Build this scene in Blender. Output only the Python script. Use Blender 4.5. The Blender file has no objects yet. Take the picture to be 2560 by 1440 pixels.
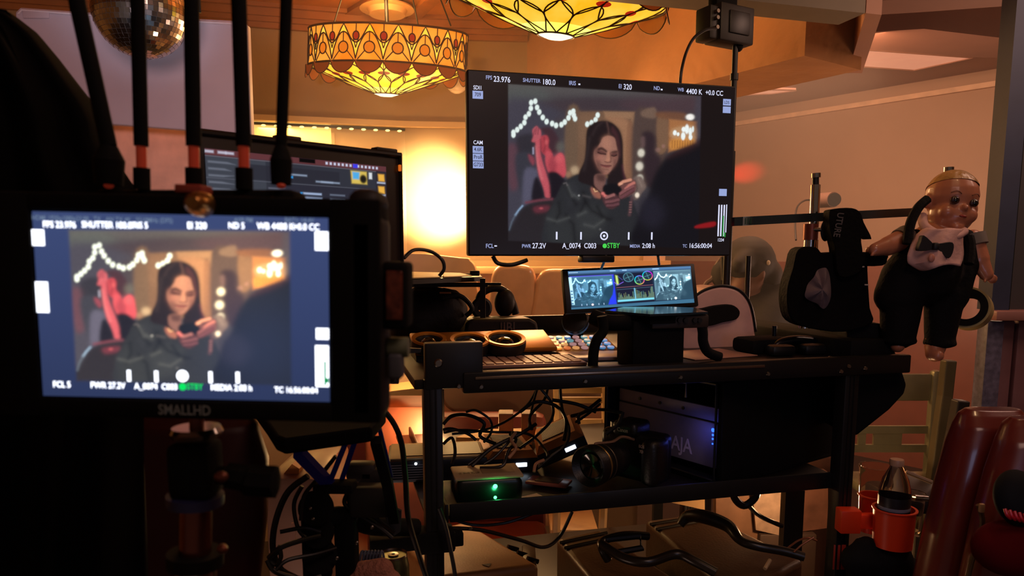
import bpy, bmesh, math, random
import numpy as np
from mathutils import Vector, Matrix
random.seed(7); np.random.seed(7)
S = bpy.context.scene
COL = S.collection
# ---------- camera, world, exposure ----------
FPX, CY, CZ = 1800.0, 870.0, 1.35          # focal length in pixels, principal row, eye height
PITCH = math.atan(230 / 1800)
cd = bpy.data.cameras.new('camera'); cam = bpy.data.objects.new('camera', cd); COL.objects.link(cam)
cam.location = (0, 0, CZ); cam.rotation_euler = (math.pi / 2 - PITCH, 0, 0)
cd.sensor_fit = 'HORIZONTAL'; cd.sensor_width = 36; cd.lens = 36 * FPX / 2560
cd.shift_y = 150 / 2560; cd.clip_start = 0.02; cd.clip_end = 60
cd.dof.use_dof = True; cd.dof.focus_distance = 1.75; cd.dof.aperture_fstop = 9.5
S.camera = cam
S.view_settings.view_transform = 'Standard'; S.view_settings.look = 'None'
S.view_settings.exposure = 0.0; S.view_settings.gamma = 1.0; S.view_settings.use_curve_mapping = False
wd = bpy.data.worlds.new('world'); S.world = wd; wd.use_nodes = True
wd.node_tree.nodes['Background'].inputs[0].default_value = (0.55, 0.36, 0.27, 1)
wd.node_tree.nodes['Background'].inputs[1].default_value = 0.12

def light(kind, loc, target, power, color, size=0.3, size_y=None, spot=None, blend=0.5, name='lamp_light'):
    ld = bpy.data.lights.new(name, kind); ld.energy = power; ld.color = color
    if kind == 'AREA':
        ld.size = size
        if size_y: ld.shape = 'RECTANGLE'; ld.size_y = size_y
    else: ld.shadow_soft_size = size
    if kind == 'SPOT': ld.spot_size = math.radians(spot); ld.spot_blend = blend
    o = bpy.data.objects.new(name, ld); COL.objects.link(o); o.location = loc
    if target is not None:
        o.rotation_euler = (Vector(target) - Vector(loc)).to_track_quat('-Z', 'Y').to_euler()
    return o

# ---------- geometry of the view: pixel -> point on a real plane ----------
_F = Vector((0, math.cos(PITCH), -math.sin(PITCH))); _U = Vector((0, math.sin(PITCH), math.cos(PITCH))); _R = Vector((1, 0, 0))
EYE = Vector((0, 0, CZ))
def ray(x, y): return _R * ((x - 1280) / FPX) + _U * ((CY - y) / FPX) + _F
def W(x, y, Y):                                  # point at distance Y
    d = ray(x, y); return EYE + d * (Y / d.y)
YAW = math.radians(14.2)
CU = Vector((math.cos(YAW), math.sin(YAW), 0)); CV = Vector((-math.sin(YAW), math.cos(YAW), 0))
CA = W(1080, 1000, 1.2); CA.z = 0                 # foot of the cart's front left post
def H(x, y, z):                                  # point at height z
    d = ray(x, y); return EYE + d * ((z - CZ) / d.z)
def C(x, y, off=0.0):                            # point on a plane parallel to the cart's front
    d = ray(x, y); t = (CA + CV * off - EYE).dot(CV) / d.dot(CV); return EYE + d * t
def L(P): q = Vector(P) - CA; return Vector((q.dot(CU), q.dot(CV), q.z))   # world -> cart coordinates
def K(a, b, z): return CA + CU * a + CV * b + Vector((0, 0, z))            # cart coordinates -> world
def KM(a=0, b=0, z=0, rz=0, rx=0, ry=0):         # frame standing on the cart
    return Matrix.Translation(K(a, b, z)) @ Matrix.Rotation(YAW + rz, 4, 'Z') @ Matrix.Rotation(rx, 4, 'X') @ Matrix.Rotation(ry, 4, 'Y')
def TM(p, rz=0, rx=0, ry=0): return Matrix.Translation(Vector(p)) @ Matrix.Rotation(rz, 4, 'Z') @ Matrix.Rotation(rx, 4, 'X') @ Matrix.Rotation(ry, 4, 'Y')
def R_(d): return math.radians(d)

# ---------- lights of the room ----------
WARM = (1.0, 0.50, 0.19)
soff = [H(640, 318, 1.93), H(1025, 330, 1.93)]
# ---------- materials ----------
def lin(c):
    return tuple((x / 255 / 12.92) if x / 255 <= 0.04045 else ((x / 255 + 0.055) / 1.055) ** 2.4 for x in c)
MATS = {}
def mat(name, c, rough=0.5, metal=0.0, var=0.15, scale=12, bump=0.0, bscale=60, emit=None, es=1.0, alpha=None, trans=0.0, coat=0.0, spec=0.5, lin_in=False):
    if name in MATS: return MATS[name]
    m = bpy.data.materials.new(name); m.use_nodes = True; nt = m.node_tree; b = nt.nodes['Principled BSDF']
    col = c if lin_in else lin(c)
    tc = nt.nodes.new('ShaderNodeTexCoord')
    n = nt.nodes.new('ShaderNodeTexNoise'); n.inputs['Scale'].default_value = scale; n.inputs['Detail'].default_value = 4
    nt.links.new(tc.outputs['Object'], n.inputs['Vector'])
    r = nt.nodes.new('ShaderNodeValToRGB')
    r.color_ramp.elements[0].position = 0.3; r.color_ramp.elements[1].position = 0.7
    r.color_ramp.elements[0].color = tuple(x * (1 - var) for x in col) + (1,)
    r.color_ramp.elements[1].color = tuple(min(1, x * (1 + var)) for x in col) + (1,)
    nt.links.new(n.outputs['Fac'], r.inputs['Fac']); nt.links.new(r.outputs['Color'], b.inputs['Base Color'])
    b.inputs['Roughness'].default_value = rough; b.inputs['Metallic'].default_value = metal
    b.inputs['Coat Weight'].default_value = coat; b.inputs['Coat Roughness'].default_value = 0.12
    b.inputs['Specular IOR Level'].default_value = spec
    b.inputs['Transmission Weight'].default_value = trans
    if alpha is not None: b.inputs['Alpha'].default_value = alpha
    if bump:
        n2 = nt.nodes.new('ShaderNodeTexNoise'); n2.inputs['Scale'].default_value = bscale; n2.inputs['Detail'].default_value = 6
        nt.links.new(tc.outputs['Object'], n2.inputs['Vector'])
        bp = nt.nodes.new('ShaderNodeBump'); bp.inputs['Strength'].default_value = bump; bp.inputs['Distance'].default_value = 0.01
        nt.links.new(n2.outputs['Fac'], bp.inputs['Height']); nt.links.new(bp.outputs['Normal'], b.inputs['Normal'])
    if emit is not None:
        b.inputs['Emission Color'].default_value = lin(emit) + (1,); b.inputs['Emission Strength'].default_value = es
    MATS[name] = m; return m
def emat(name, c, s=1.0):
    if name in MATS: return MATS[name]
    m = bpy.data.materials.new(name); m.use_nodes = True; nt = m.node_tree
    b = nt.nodes['Principled BSDF']; b.inputs['Base Color'].default_value = (0.01, 0.01, 0.01, 1); b.inputs['Roughness'].default_value = 0.4
    b.inputs['Emission Color'].default_value = lin(c) + (1,); b.inputs['Emission Strength'].default_value = s
    MATS[name] = m; return m
def vmat(name, s=1.0, rough=0.3):                # a lit display: emission from the panel's own pixels
    m = bpy.data.materials.new(name); m.use_nodes = True; nt = m.node_tree; b = nt.nodes['Principled BSDF']
    a = nt.nodes.new('ShaderNodeAttribute'); a.attribute_name = 'pix'
    b.inputs['Base Color'].default_value = (0.005, 0.005, 0.006, 1); b.inputs['Roughness'].default_value = rough; b.inputs['Specular IOR Level'].default_value = 0.2
    nt.links.new(a.outputs['Color'], b.inputs['Emission Color']); b.inputs['Emission Strength'].default_value = s
    return m
BLK = mat('black_plastic', (22, 21, 22), 0.45)
BLKM = mat('matte_black', (13, 12, 13), 0.8, spec=0.2)
DMET = mat('black_anodised_metal', (30, 28, 28), 0.38, 0.3)
STEEL = mat('chrome_steel', (190, 185, 180), 0.16, 1.0, var=0.05)
SCREW = mat('screw_steel', (150, 140, 130), 0.3, 1.0, var=0.05)
RUB = mat('black_rubber', (18, 17, 17), 0.6)
CABLE = mat('cable_rubber', (28, 24, 22), 0.4)
# ---------- mesh builder ----------
def cr(pts, n=8, closed=False):
    P = [Vector(p) for p in pts]; out = []
    m = len(P); rng = range(m if closed else m - 1)
    for i in rng:
        if closed: p0, p1, p2, p3 = P[(i - 1) % m], P[i], P[(i + 1) % m], P[(i + 2) % m]
        else: p0, p1, p2, p3 = P[max(i - 1, 0)], P[i], P[i + 1], P[min(i + 2, m - 1)]
        for k in range(n):
            t = k / n
            out.append(0.5 * ((2 * p1) + (p2 - p0) * t + (2 * p0 - 5 * p1 + 4 * p2 - p3) * t * t + (3 * p1 - p0 - 3 * p2 + p3) * t ** 3))
    if not closed: out.append(P[-1])
    return out
class MB:
    def __init__(s, M=None): s.bm = bmesh.new(); s.M = M or Matrix()
    def _add(s, verts, faces, M=None):
        T = s.M @ M if M is not None else s.M
        vs = [s.bm.verts.new(T @ Vector(v)) for v in verts]
        for f in faces:
            try: s.bm.faces.new([vs[i] for i in f])
            except ValueError: pass
        return s
    def box(s, c, d, bev=0.0, M=None, seg=2):
        t = bmesh.new(); bmesh.ops.create_cube(t, size=1)
        for v in t.verts: v.co = Vector((v.co.x * d[0], v.co.y * d[1], v.co.z * d[2]))
        if bev > 0: bmesh.ops.bevel(t, geom=t.edges[:], offset=min(bev, min(d) * 0.49), segments=seg, affect='EDGES', profile=0.5)
        for v in t.verts: v.co += Vector(c)
        t.verts.index_update()
        s._add([v.co.copy() for v in t.verts], [[v.index for v in f.verts] for f in t.faces], M); t.free(); return s
    def cyl(s, p0, p1, r, r1=None, n=18, M=None):
        p0, p1 = Vector(p0), Vector(p1); r1 = r if r1 is None else r1
        q = (p1 - p0).to_track_quat('Z', 'Y'); X, Y = q @ Vector((1, 0, 0)), q @ Vector((0, 1, 0))
        vs = []
        for p, rr in ((p0, r), (p1, r1)):
            for k in range(n): a = 2 * math.pi * k / n; vs.append(p + X * (rr * math.cos(a)) + Y * (rr * math.sin(a)))
        fs = [[k, (k + 1) % n, n + (k + 1) % n, n + k] for k in range(n)] + [list(range(n))[::-1], list(range(n, 2 * n))]
        return s._add(vs, fs, M)
    def lathe(s, prof, n=32, M=None, cap=True, sx=1, sy=1):
        vs = []; fs = []
        for r, z in prof:
            for k in range(n): a = 2 * math.pi * k / n; vs.append((r * math.cos(a) * sx, r * math.sin(a) * sy, z))
        for i in range(len(prof) - 1):
            for k in range(n): fs.append([i * n + k, i * n + (k + 1) % n, (i + 1) * n + (k + 1) % n, (i + 1) * n + k])
        if cap:
            if prof[0][0] > 1e-5: fs.append(list(range(n))[::-1])
            if prof[-1][0] > 1e-5: fs.append([(len(prof) - 1) * n + k for k in range(n)])
        return s._add(vs, fs, M)
    def ell(s, c, r, n=20, M=None):
        c = Vector(c); vs = []; fs = []; m = n // 2
        for i in range(m + 1):
            t = math.pi * i / m
            for k in range(n):
                a = 2 * math.pi * k / n
                vs.append(c + Vector((r[0] * math.sin(t) * math.cos(a), r[1] * math.sin(t) * math.sin(a), r[2] * math.cos(t))))
        for i in range(m):
            for k in range(n): fs.append([i * n + k, (i + 1) * n + k, (i + 1) * n + (k + 1) % n, i * n + (k + 1) % n])
        return s._add(vs, fs, M)
    def tube(s, pts, r, n=8, closed=False, M=None):
        P = [Vector(p) for p in pts]; rs = r if isinstance(r, (list, tuple)) else [r] * len(P)
        vs = []; fs = []; m = len(P); up = None
        for i, p in enumerate(P):
            t = (P[(i + 1) % m] - P[i - 1]) if closed else (P[min(i + 1, m - 1)] - P[max(i - 1, 0)])
            if t.length < 1e-9: t = Vector((0, 0, 1))
            t.normalize()
            if up is None: up = t.orthogonal().normalized()
            up = (up - t * up.dot(t)); up = up.normalized() if up.length > 1e-6 else t.orthogonal().normalized()
            w = t.cross(up)
            for k in range(n): a = 2 * math.pi * k / n; vs.append(p + up * (rs[i] * math.cos(a)) + w * (rs[i] * math.sin(a)))
        for i in range(m if closed else m - 1):
            j = (i + 1) % m
            for k in range(n): fs.append([i * n + k, i * n + (k + 1) % n, j * n + (k + 1) % n, j * n + k])
        if not closed: fs += [list(range(n))[::-1], [(m - 1) * n + k for k in range(n)]]
        return s._add(vs, fs, M)
    def prism(s, poly, h, M=None):                # bottom polygon (3-D points) swept by vector h
        n = len(poly); h = Vector(h); P = [Vector(p) for p in poly]
        return s._add(P + [p + h for p in P], [list(range(n))[::-1], list(range(n, 2 * n))] + [[k, (k + 1) % n, n + (k + 1) % n, n + k] for k in range(n)], M)
    def grid(s, fn, nu, nv, M=None, closed_u=False):
        vs = [fn(i / nu, j / nv) for j in range(nv + 1) for i in range(nu + 1)]
        fs = [[j * (nu + 1) + i, j * (nu + 1) + i + 1, (j + 1) * (nu + 1) + i + 1, (j + 1) * (nu + 1) + i] for j in range(nv) for i in range(nu)]
        return s._add(vs, fs, M)
    def poly(s, pts, M=None): return s._add(pts, [list(range(len(pts)))], M)
    def build(s, name, m, parent=None, ang=40, flat=False, fix=True):
        if fix: bmesh.ops.recalc_face_normals(s.bm, faces=s.bm.faces[:])
        me = bpy.data.meshes.new(name); s.bm.to_mesh(me); s.bm.free()
        o = bpy.data.objects.new(name, me); COL.objects.link(o)
        if m: me.materials.append(m)
        if not flat and len(me.polygons):
            me.polygons.foreach_set('use_smooth', [True] * len(me.polygons)); me.set_sharp_from_angle(angle=R_(ang))
        me.update()
        root = parent
        org = Vector((0, 0, 0))
        if parent is not None:
            while root.parent: root = root.parent
            org = root.location.copy(); o.parent = parent
        elif len(me.vertices):
            co = np.empty(len(me.vertices) * 3); me.vertices.foreach_get('co', co); co = co.reshape(-1, 3)
            org = Vector(((co[:, 0].min() + co[:, 0].max()) / 2, (co[:, 1].min() + co[:, 1].max()) / 2, co[:, 2].min()))
            o.location = org
        me.transform(Matrix.Translation(-org))
        return o
def tag(o, label=None, cat=None, group=None, kind=None):
    if label: o['label'] = label
    if cat: o['category'] = cat
    if group: o['group'] = group
    if kind: o['kind'] = kind
    return o
def thing(name, label, cat, loc, group=None):
    o = bpy.data.objects.new(name, None); COL.objects.link(o); o.empty_display_size = 0.02
    o.location = Vector(loc); return tag(o, label, cat, group)
def struct(name, mb, m, **k): return tag(mb.build(name, m, **k), kind='structure')
def copy_tree(o, parent=None):
    c = o.copy(); COL.objects.link(c); c.parent = parent
    for ch in list(o.children): copy_tree(ch, c)
    return c
def texts(items, name, m, parent, depth=0.0):     # items: (string, Matrix placing x right / y up, size, align)
    obs = []
    for st, M, size, al in items:
        cu = bpy.data.curves.new('t', 'FONT'); cu.body = st; cu.size = size; cu.align_x = al; cu.align_y = 'CENTER'; cu.resolution_u = 3
        cu.extrude = depth; cu.offset = size * 0.012
        o = bpy.data.objects.new('t', cu); COL.objects.link(o); obs.append((o, M))
    dg = bpy.context.evaluated_depsgraph_get(); mbs = []
    for o, M in obs:
        me = o.evaluated_get(dg).to_mesh(); mb = MB(); mbs.append(mb)
        mb._add([Vector((v.co.x * 0.84, v.co.y, v.co.z)) for v in me.vertices], [list(p.vertices) for p in me.polygons], M)
    for o, M in obs:
        cu = o.data; bpy.data.objects.remove(o); bpy.data.curves.remove(cu)
    return [mb.build(name, m, parent, flat=True, fix=False) for mb in mbs]
def hom(src, dst):                                # homography src -> dst (4 points each)
    A = []; b = []
    for (x, y), (X, Y) in zip(src, dst):
        A += [[x, y, 1, 0, 0, 0, -X * x, -X * y], [0, 0, 0, x, y, 1, -Y * x, -Y * y]]; b += [X, Y]
    h = np.linalg.solve(np.array(A, float), np.array(b, float)); return np.append(h, 1).reshape(3, 3)
def happ(Hm, x, y):
    w = Hm[2, 0] * x + Hm[2, 1] * y + Hm[2, 2]
    return (Hm[0, 0] * x + Hm[0, 1] * y + Hm[0, 2]) / w, (Hm[1, 0] * x + Hm[1, 1] * y + Hm[1, 2]) / w
def blob(name, segs, m, parent, voxel=0.004, smooth=3, ells=()):
    """one continuous skin grown round tapered limbs and ellipsoids"""
    mb = MB()
    for p0, r0, p1, r1 in segs:
        p0, p1 = Vector(p0), Vector(p1); n = max(2, int((p1 - p0).length / (min(r0, r1) * 0.5 + 1e-4)))
        mb.tube([p0.lerp(p1, i / n) for i in range(n + 1)], [r0 + (r1 - r0) * i / n for i in range(n + 1)], 14)
        mb.ell(p0, (r0,) * 3, 14); mb.ell(p1, (r1,) * 3, 14)
    for e in ells:
        if len(e) == 2: mb.ell(e[0], e[1], 20)
        else: mb.ell((0, 0, 0), e[1], 20, M=Matrix.Translation(Vector(e[0])) @ e[2])
    o = mb.build(name, m, parent)
    r = o.modifiers.new('r', 'REMESH'); r.mode = 'VOXEL'; r.voxel_size = voxel; r.use_smooth_shade = True
    s = o.modifiers.new('s', 'SMOOTH'); s.iterations = smooth; s.factor = 0.5
    dg = bpy.context.evaluated_depsgraph_get(); me = bpy.data.meshes.new_from_object(o.evaluated_get(dg))
    o.modifiers.clear(); old = o.data; o.data = me; bpy.data.meshes.remove(old); me.name = name
    if not me.materials: me.materials.append(m)
    return o
# ---------- painting a display's pixels ----------
def inpoly(x, y, P):
    ins = np.zeros(x.shape, bool); d = np.full(x.shape, 1e9); n = len(P)
    for i in range(n):
        x0, y0 = P[i]; x1, y1 = P[(i + 1) % n]
        if y0 != y1:
            c = ((y0 > y) != (y1 > y)) & (x < (x1 - x0) * (y - y0) / (y1 - y0) + x0); ins ^= c
        dx, dy = x1 - x0, y1 - y0; t = np.clip(((x - x0) * dx + (y - y0) * dy) / (dx * dx + dy * dy + 1e-9), 0, 1)
        d = np.minimum(d, (x - x0 - t * dx) ** 2 + (y - y0 - t * dy) ** 2)
    d = np.sqrt(d); return np.where(ins, d, -d)
class Pic:
    def __init__(s, x, y, base): s.x, s.y = x, y; s.c = np.ones(x.shape + (3,)) * np.array(lin(base))
    def mix(s, a, col): s.c = s.c * (1 - a[..., None]) + a[..., None] * np.array(lin(col))
    def P(s, pts, col, soft=4, op=1.0, sm=True):
        if sm: pts = [(p.x, p.y) for p in cr([(a, b, 0) for a, b in pts], 4, True)]
        xs = [p[0] for p in pts]; ys = [p[1] for p in pts]; g = soft * 4
        k = (s.x > min(xs) - g) & (s.x < max(xs) + g) & (s.y > min(ys) - g) & (s.y < max(ys) + g)
        a = np.zeros(s.x.shape)
        if k.any(): a[k] = op / (1 + np.exp(-inpoly(s.x[k], s.y[k], pts) / soft * 2))
        s.mix(a, col)
    def E(s, cx, cy, rx, ry, col, soft=0.15, op=1.0):
        d = np.sqrt(((s.x - cx) / rx) ** 2 + ((s.y - cy) / ry) ** 2); s.mix(op / (1 + np.exp((d - 1) / soft * 2)), col)
    def Ln(s, pts, wd, col, soft=2, op=1.0):
        d = np.full(s.x.shape, 1e9)
        for (x0, y0), (x1, y1) in zip(pts[:-1], pts[1:]):
            dx, dy = x1 - x0, y1 - y0; t = np.clip(((s.x - x0) * dx + (s.y - y0) * dy) / (dx * dx + dy * dy + 1e-9), 0, 1)
            d = np.minimum(d, (s.x - x0 - t * dx) ** 2 + (s.y - y0 - t * dy) ** 2)
        s.mix(op / (1 + np.exp((np.sqrt(d) - wd) / soft * 2)), col)
def woman(x, y):
    p = Pic((x - 310.1) / 0.8077, (y - 124.6) / 0.8077, (62, 58, 64))
    P, Ln, E = p.P, p.Ln, p.E
    # back wall, ceiling and lit doorway
    P([(-60, -40), (1760, 20), (1760, 170), (1100, 130), (520, 120), (-60, 60)], (84, 80, 80), 50, 0.85)
    P([(-60, 40), (260, 30), (360, 130), (160, 180), (-60, 200)], (80, 86, 84), 50, 0.7)
    P([(330, 170), (800, 120), (1300, 170), (1700, 110), (1760, 260), (1200, 250), (560, 260), (330, 230)], (62, 52, 58), 30)
    P([(1040, 130), (1760, 100), (1760, 240), (1100, 250)], (74, 56, 62), 40, 0.8)
    P([(-60, 200), (520, 300), (560, 900), (300, 1000), (60, 1300), (-60, 1300)], (62, 60, 72), 40)
    P([(420, 330), (520, 330), (520, 560), (440, 560)], (66, 58, 62), 24, 0.8)
    P([(520, 255), (630, 250), (640, 790), (520, 800)], (104, 82, 66), 14)
    P([(625, 250), (850, 245), (1105, 250), (1105, 860), (620, 800)], (112, 84, 66), 10, 1, False)
    P([(625, 300), (760, 300), (740, 500), (640, 520)], (122, 92, 72), 30, 0.7)
    P([(835, 248), (1102, 252), (1100, 380), (1085, 372), (1070, 310), (850, 300)], (146, 110, 84), 8, 0.9, False)
    P([(860, 300), (1040, 320), (1060, 500), (1050, 820), (1010, 820), (1000, 460), (930, 360)], (156, 112, 84), 16, 0.85)
    P([(1040, 380), (1095, 380), (1095, 820), (1040, 820)], (132, 92, 70), 8, 0.8)
    P([(1105, 250), (1300, 270), (1400, 420), (1380, 640), (1240, 880), (1100, 860)], (78, 62, 58), 16)
    P([(1165, 240), (1270, 210), (1282, 300), (1170, 290)], (118, 94, 80), 10, 0.8)
    P([(1295, 300), (1385, 300), (1390, 560), (1310, 600)], (118, 88, 68), 10)
    P([(1300, 250), (1520, 255), (1540, 300), (1480, 320), (1310, 300)], (112, 74, 54), 14, 0.9)
    P([(1395, 310), (1640, 330), (1640, 520), (1400, 600)], (160, 106, 66), 10, 1, False)
    P([(1430, 395), (1620, 370), (1625, 500), (1435, 480)], (184, 144, 106), 12, 0.8)
    P([(1425, 490), (1610, 480), (1600, 530), (1430, 580)], (206, 138, 62), 12, 0.8)
    for a in range(1430, 1610, 22): Ln([(a, 500), (a, 560)], 3, (128, 78, 44), 4, 0.7)
    for a, b, rx, ry in [(1450, 430, 16, 22), (1478, 442, 12, 16), (1525, 400, 18, 22), (1552, 398, 18, 40), (1582, 420, 15, 36), (1522, 458, 18, 34), (1585, 468, 16, 24), (1604, 398, 10, 26)]: E(a, b, rx, ry, (238, 246, 244), 0.2)
    E(1578, 292, 36, 26, (250, 246, 240), 0.25)
    P([(1620, 100), (1690, 100), (1690, 520), (1630, 520)], (66, 62, 72), 20, 0.8)
    # group in red light at the left
    P([(90, 500), (160, 450), (240, 460), (260, 560), (220, 640), (110, 640)], (44, 42, 50), 18)
    P([(20, 560), (90, 560), (110, 760), (120, 900), (60, 940), (20, 800)], (92, 58, 68), 24, 0.85)
    P([(90, 640), (230, 620), (270, 760), (240, 1000), (190, 1060), (120, 900)], (52, 52, 62), 18)
    P([(170, 770), (270, 760), (275, 850), (240, 1000), (215, 1060), (160, 1070)], (86, 84, 104), 16, 0.9)
    P([(300, 400), (380, 390), (430, 440), (470, 540), (440, 620), (370, 590), (340, 470)], (62, 40, 48), 14)
    E(470, 560, 34, 44, (104, 104, 96), 0.5, 0.55); E(600, 765, 34, 36, (190, 162, 130), 0.45, 0.8); E(545, 800, 24, 24, (160, 120, 96), 0.5, 0.7)
    P([(300, 470), (350, 460), (372, 500), (370, 560), (395, 600), (400, 640), (350, 640), (300, 590), (290, 520)], (168, 62, 72), 8)
    Ln([(330, 480), (345, 540), (330, 600)], 5, (112, 42, 52), 10, 0.7); E(350, 520, 12, 20, (204, 92, 96), 0.6, 0.7)
    P([(355, 600), (400, 620), (420, 650), (470, 612), (505, 640), (520, 720), (525, 790), (500, 830), (440, 790), (380, 790), (345, 700)], (190, 76, 86), 8)
    P([(400, 640), (440, 660), (440, 760), (400, 780), (370, 720)], (134, 52, 64), 18, 0.7); E(462, 660, 30, 34, (214, 98, 104), 0.7, 0.6)
    P([(248, 470), (262, 560), (268, 660), (290, 800), (330, 920), (352, 1000), (402, 1000), (392, 900), (360, 800), (322, 690), (300, 590), (300, 480), (290, 430)], (184, 82, 92), 7)
    Ln([(300, 500), (308, 600), (345, 720), (385, 850), (398, 960)], 5, (112, 46, 56), 10, 0.75); Ln([(262, 560), (280, 700), (320, 840)], 6, (214, 120, 124), 12, 0.6)
    P([(228, 420), (240, 395), (262, 380), (280, 395), (300, 420), (300, 470), (270, 500), (248, 520), (225, 510), (235, 470)], (176, 84, 94), 7)
    for a, b, c_, d in [(236, 460, 248, 410), (255, 450, 262, 392), (275, 450, 278, 400)]: Ln([(a, b), (c_, d)], 3, (108, 48, 60), 6, 0.8)
    P([(200, 630), (240, 650), (255, 690), (240, 720), (210, 680)], (140, 62, 76), 10, 0.8)
    Ln([(238, 570), (240, 620)], 6, (170, 170, 196), 5, 0.7)
    P([(375, 790), (440, 780), (520, 850), (540, 940), (460, 1010), (400, 1010), (392, 900)], (26, 22, 30), 12)
    P([(250, 860), (290, 840), (345, 1000), (240, 1030)], (28, 24, 32), 12)
    P([(-40, 1420), (70, 1240), (150, 1100), (240, 1050), (400, 1020), (520, 1060), (560, 1420)], (38, 34, 38), 18)
    Ln([(410, 1018), (300, 1030), (190, 1050)], 10, (110, 56, 68), 8, 0.85); P([(260, 1090), (380, 1075), (385, 1120), (280, 1140)], (104, 46, 58), 14, 0.8); E(320, 1100, 16, 10, (178, 80, 88), 0.5, 0.7)
    Ln([(158, 1080), (125, 1120), (100, 1160)], 7, (140, 168, 200), 6, 0.85); Ln([(100, 1160), (70, 1220), (50, 1290)], 5, (92, 104, 120), 8, 0.8)
    for a, b in [(65, 435), (66, 458), (97, 412), (127, 383), (157, 349), (166, 302), (194, 272), (210, 224), (211, 174), (246, 162), (263, 216), (283, 256), (314, 303), (348, 339), (396, 356), (430, 372), (476, 365), (504, 342), (535, 305), (548, 262), (575, 248), (592, 312), (580, 282), (698, 360), (734, 347), (768, 321), (785, 280)]:
        E(a, b, 18, 24, (226, 240, 236), 0.22)
    # guest at the back right
    P([(1170, 440), (1240, 420), (1285, 480), (1290, 600), (1340, 680), (1300, 880), (1230, 900), (1180, 700), (1190, 580)], (48, 36, 42), 18)
    P([(1160, 480), (1190, 470), (1195, 540), (1170, 560)], (104, 80, 80), 12, 0.7)
    for a, b, r in [(1166, 608, 28), (1155, 725, 30), (1162, 830, 26)]: E(a, b, r, r * 1.2, (212, 204, 188), 0.3)
    E(1310, 580, 20, 18, (140, 104, 96), 0.5, 0.6); E(1355, 548, 14, 16, (150, 110, 100), 0.5, 0.6)
    # jacket
    P([(500, 880), (560, 830), (650, 800), (760, 900), (900, 960), (1040, 980), (1120, 1060), (1160, 1420), (400, 1440), (360, 1200), (420, 1060), (470, 940)], (40, 41, 45), 9)
    P([(380, 1180), (470, 1060), (520, 1200), (600, 1180), (640, 1400), (420, 1420)], (48, 50, 52), 30, 0.7)
    P([(640, 1120), (760, 1060), (880, 1120), (840, 1300), (700, 1360), (620, 1240)], (54, 56, 58), 30, 0.6)
    P([(520, 900), (600, 860), (640, 960), (560, 1080)], (48, 49, 54), 24, 0.6)
    for l in [[(520, 880), (560, 980), (620, 1060)], [(540, 1160), (600, 1240), (620, 1400)], [(700, 1040), (760, 1120), (880, 1180)], [(800, 1080), (860, 1190), (920, 1190)], [(470, 1050), (480, 1140), (440, 1220)], [(680, 960), (700, 1040), (660, 1120)]]: Ln(l, 9, (22, 22, 25), 20, 0.8)
    for l in [[(545, 900), (585, 990)], [(380, 1190), (460, 1215), (560, 1180)], [(640, 1160), (700, 1130)], [(700, 1240), (780, 1260), (860, 1200)], [(600, 980), (640, 1010)]]: Ln(l, 6, (82, 84, 84), 16, 0.7)
    Ln([(510, 880), (530, 875), (540, 895)], 5, (96, 90, 92), 6, 0.8); E(642, 985, 8, 8, (150, 150, 150), 0.5); E(832, 1280, 9, 9, (84, 84, 86), 0.5); Ln([(680, 985), (740, 1000)], 6, (76, 72, 74), 10, 0.8)
    # neck, chest, hair
    P([(760, 790), (860, 800), (862, 900), (842, 960), (828, 1000), (775, 1000), (745, 930), (760, 860)], (118, 82, 76), 8)
    P([(790, 800), (858, 810), (855, 860), (800, 850)], (70, 46, 44), 14, 0.85)
    P([(700, 400), (740, 355), (800, 332), (870, 332), (930, 360), (980, 420), (1005, 510), (1012, 640), (1020, 760), (1050, 860), (1010, 930), (930, 960), (880, 880), (880, 800), (780, 800), (770, 880), (800, 960), (740, 900), (640, 860), (640, 780), (680, 680), (690, 560), (690, 470)], (32, 24, 27), 7)
    P([(915, 380), (960, 440), (985, 540), (985, 640), (955, 560), (935, 470), (905, 420)], (70, 40, 44), 16, 0.8); Ln([(1012, 720), (1025, 800), (1040, 850)], 6, (92, 48, 60), 12, 0.6)
    Ln([(720, 480), (705, 620), (680, 760)], 8, (54, 44, 46), 16, 0.6); Ln([(865, 340), (880, 400), (884, 440)], 6, (88, 62, 58), 9, 0.7); Ln([(830, 340), (780, 380), (745, 450)], 6, (56, 44, 46), 16, 0.6)
    # face
    P([(838, 476), (890, 460), (935, 480), (952, 540), (968, 620), (962, 680), (935, 730), (905, 775), (870, 796), (832, 780), (795, 735), (768, 670), (762, 600), (790, 560), (815, 520)], (150, 104, 90), 6)
    P([(762, 590), (800, 560), (815, 640), (830, 740), (860, 790), (820, 780), (780, 720)], (92, 60, 56), 16, 0.85)
    P([(925, 620), (968, 600), (962, 690), (925, 750), (930, 690)], (98, 62, 58), 14, 0.85)
    P([(838, 480), (885, 462), (905, 520), (900, 580), (850, 570), (830, 530)], (170, 118, 98), 18, 0.8)
    E(812, 650, 32, 30, (166, 108, 94), 0.7, 0.75); E(866, 790, 22, 10, (146, 98, 84), 0.6, 0.8); E(940, 650, 14, 20, (146, 96, 84), 0.7, 0.6)
    P([(795, 572), (830, 560), (872, 590), (868, 606), (826, 586), (798, 592)], (56, 34, 34), 6, 0.9); P([(905, 602), (940, 590), (962, 592), (960, 606), (925, 612)], (58, 36, 36), 6, 0.85)
    P([(792, 592), (830, 590), (868, 612), (860, 630), (820, 626), (795, 612)], (86, 52, 50), 7, 0.9); P([(905, 616), (940, 608), (962, 612), (955, 634), (920, 638)], (86, 52, 50), 7, 0.9)
    Ln([(796, 606), (825, 618), (862, 622)], 4, (34, 20, 22), 4); Ln([(910, 632), (935, 638), (958, 628)], 4, (36, 22, 24), 4)
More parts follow.
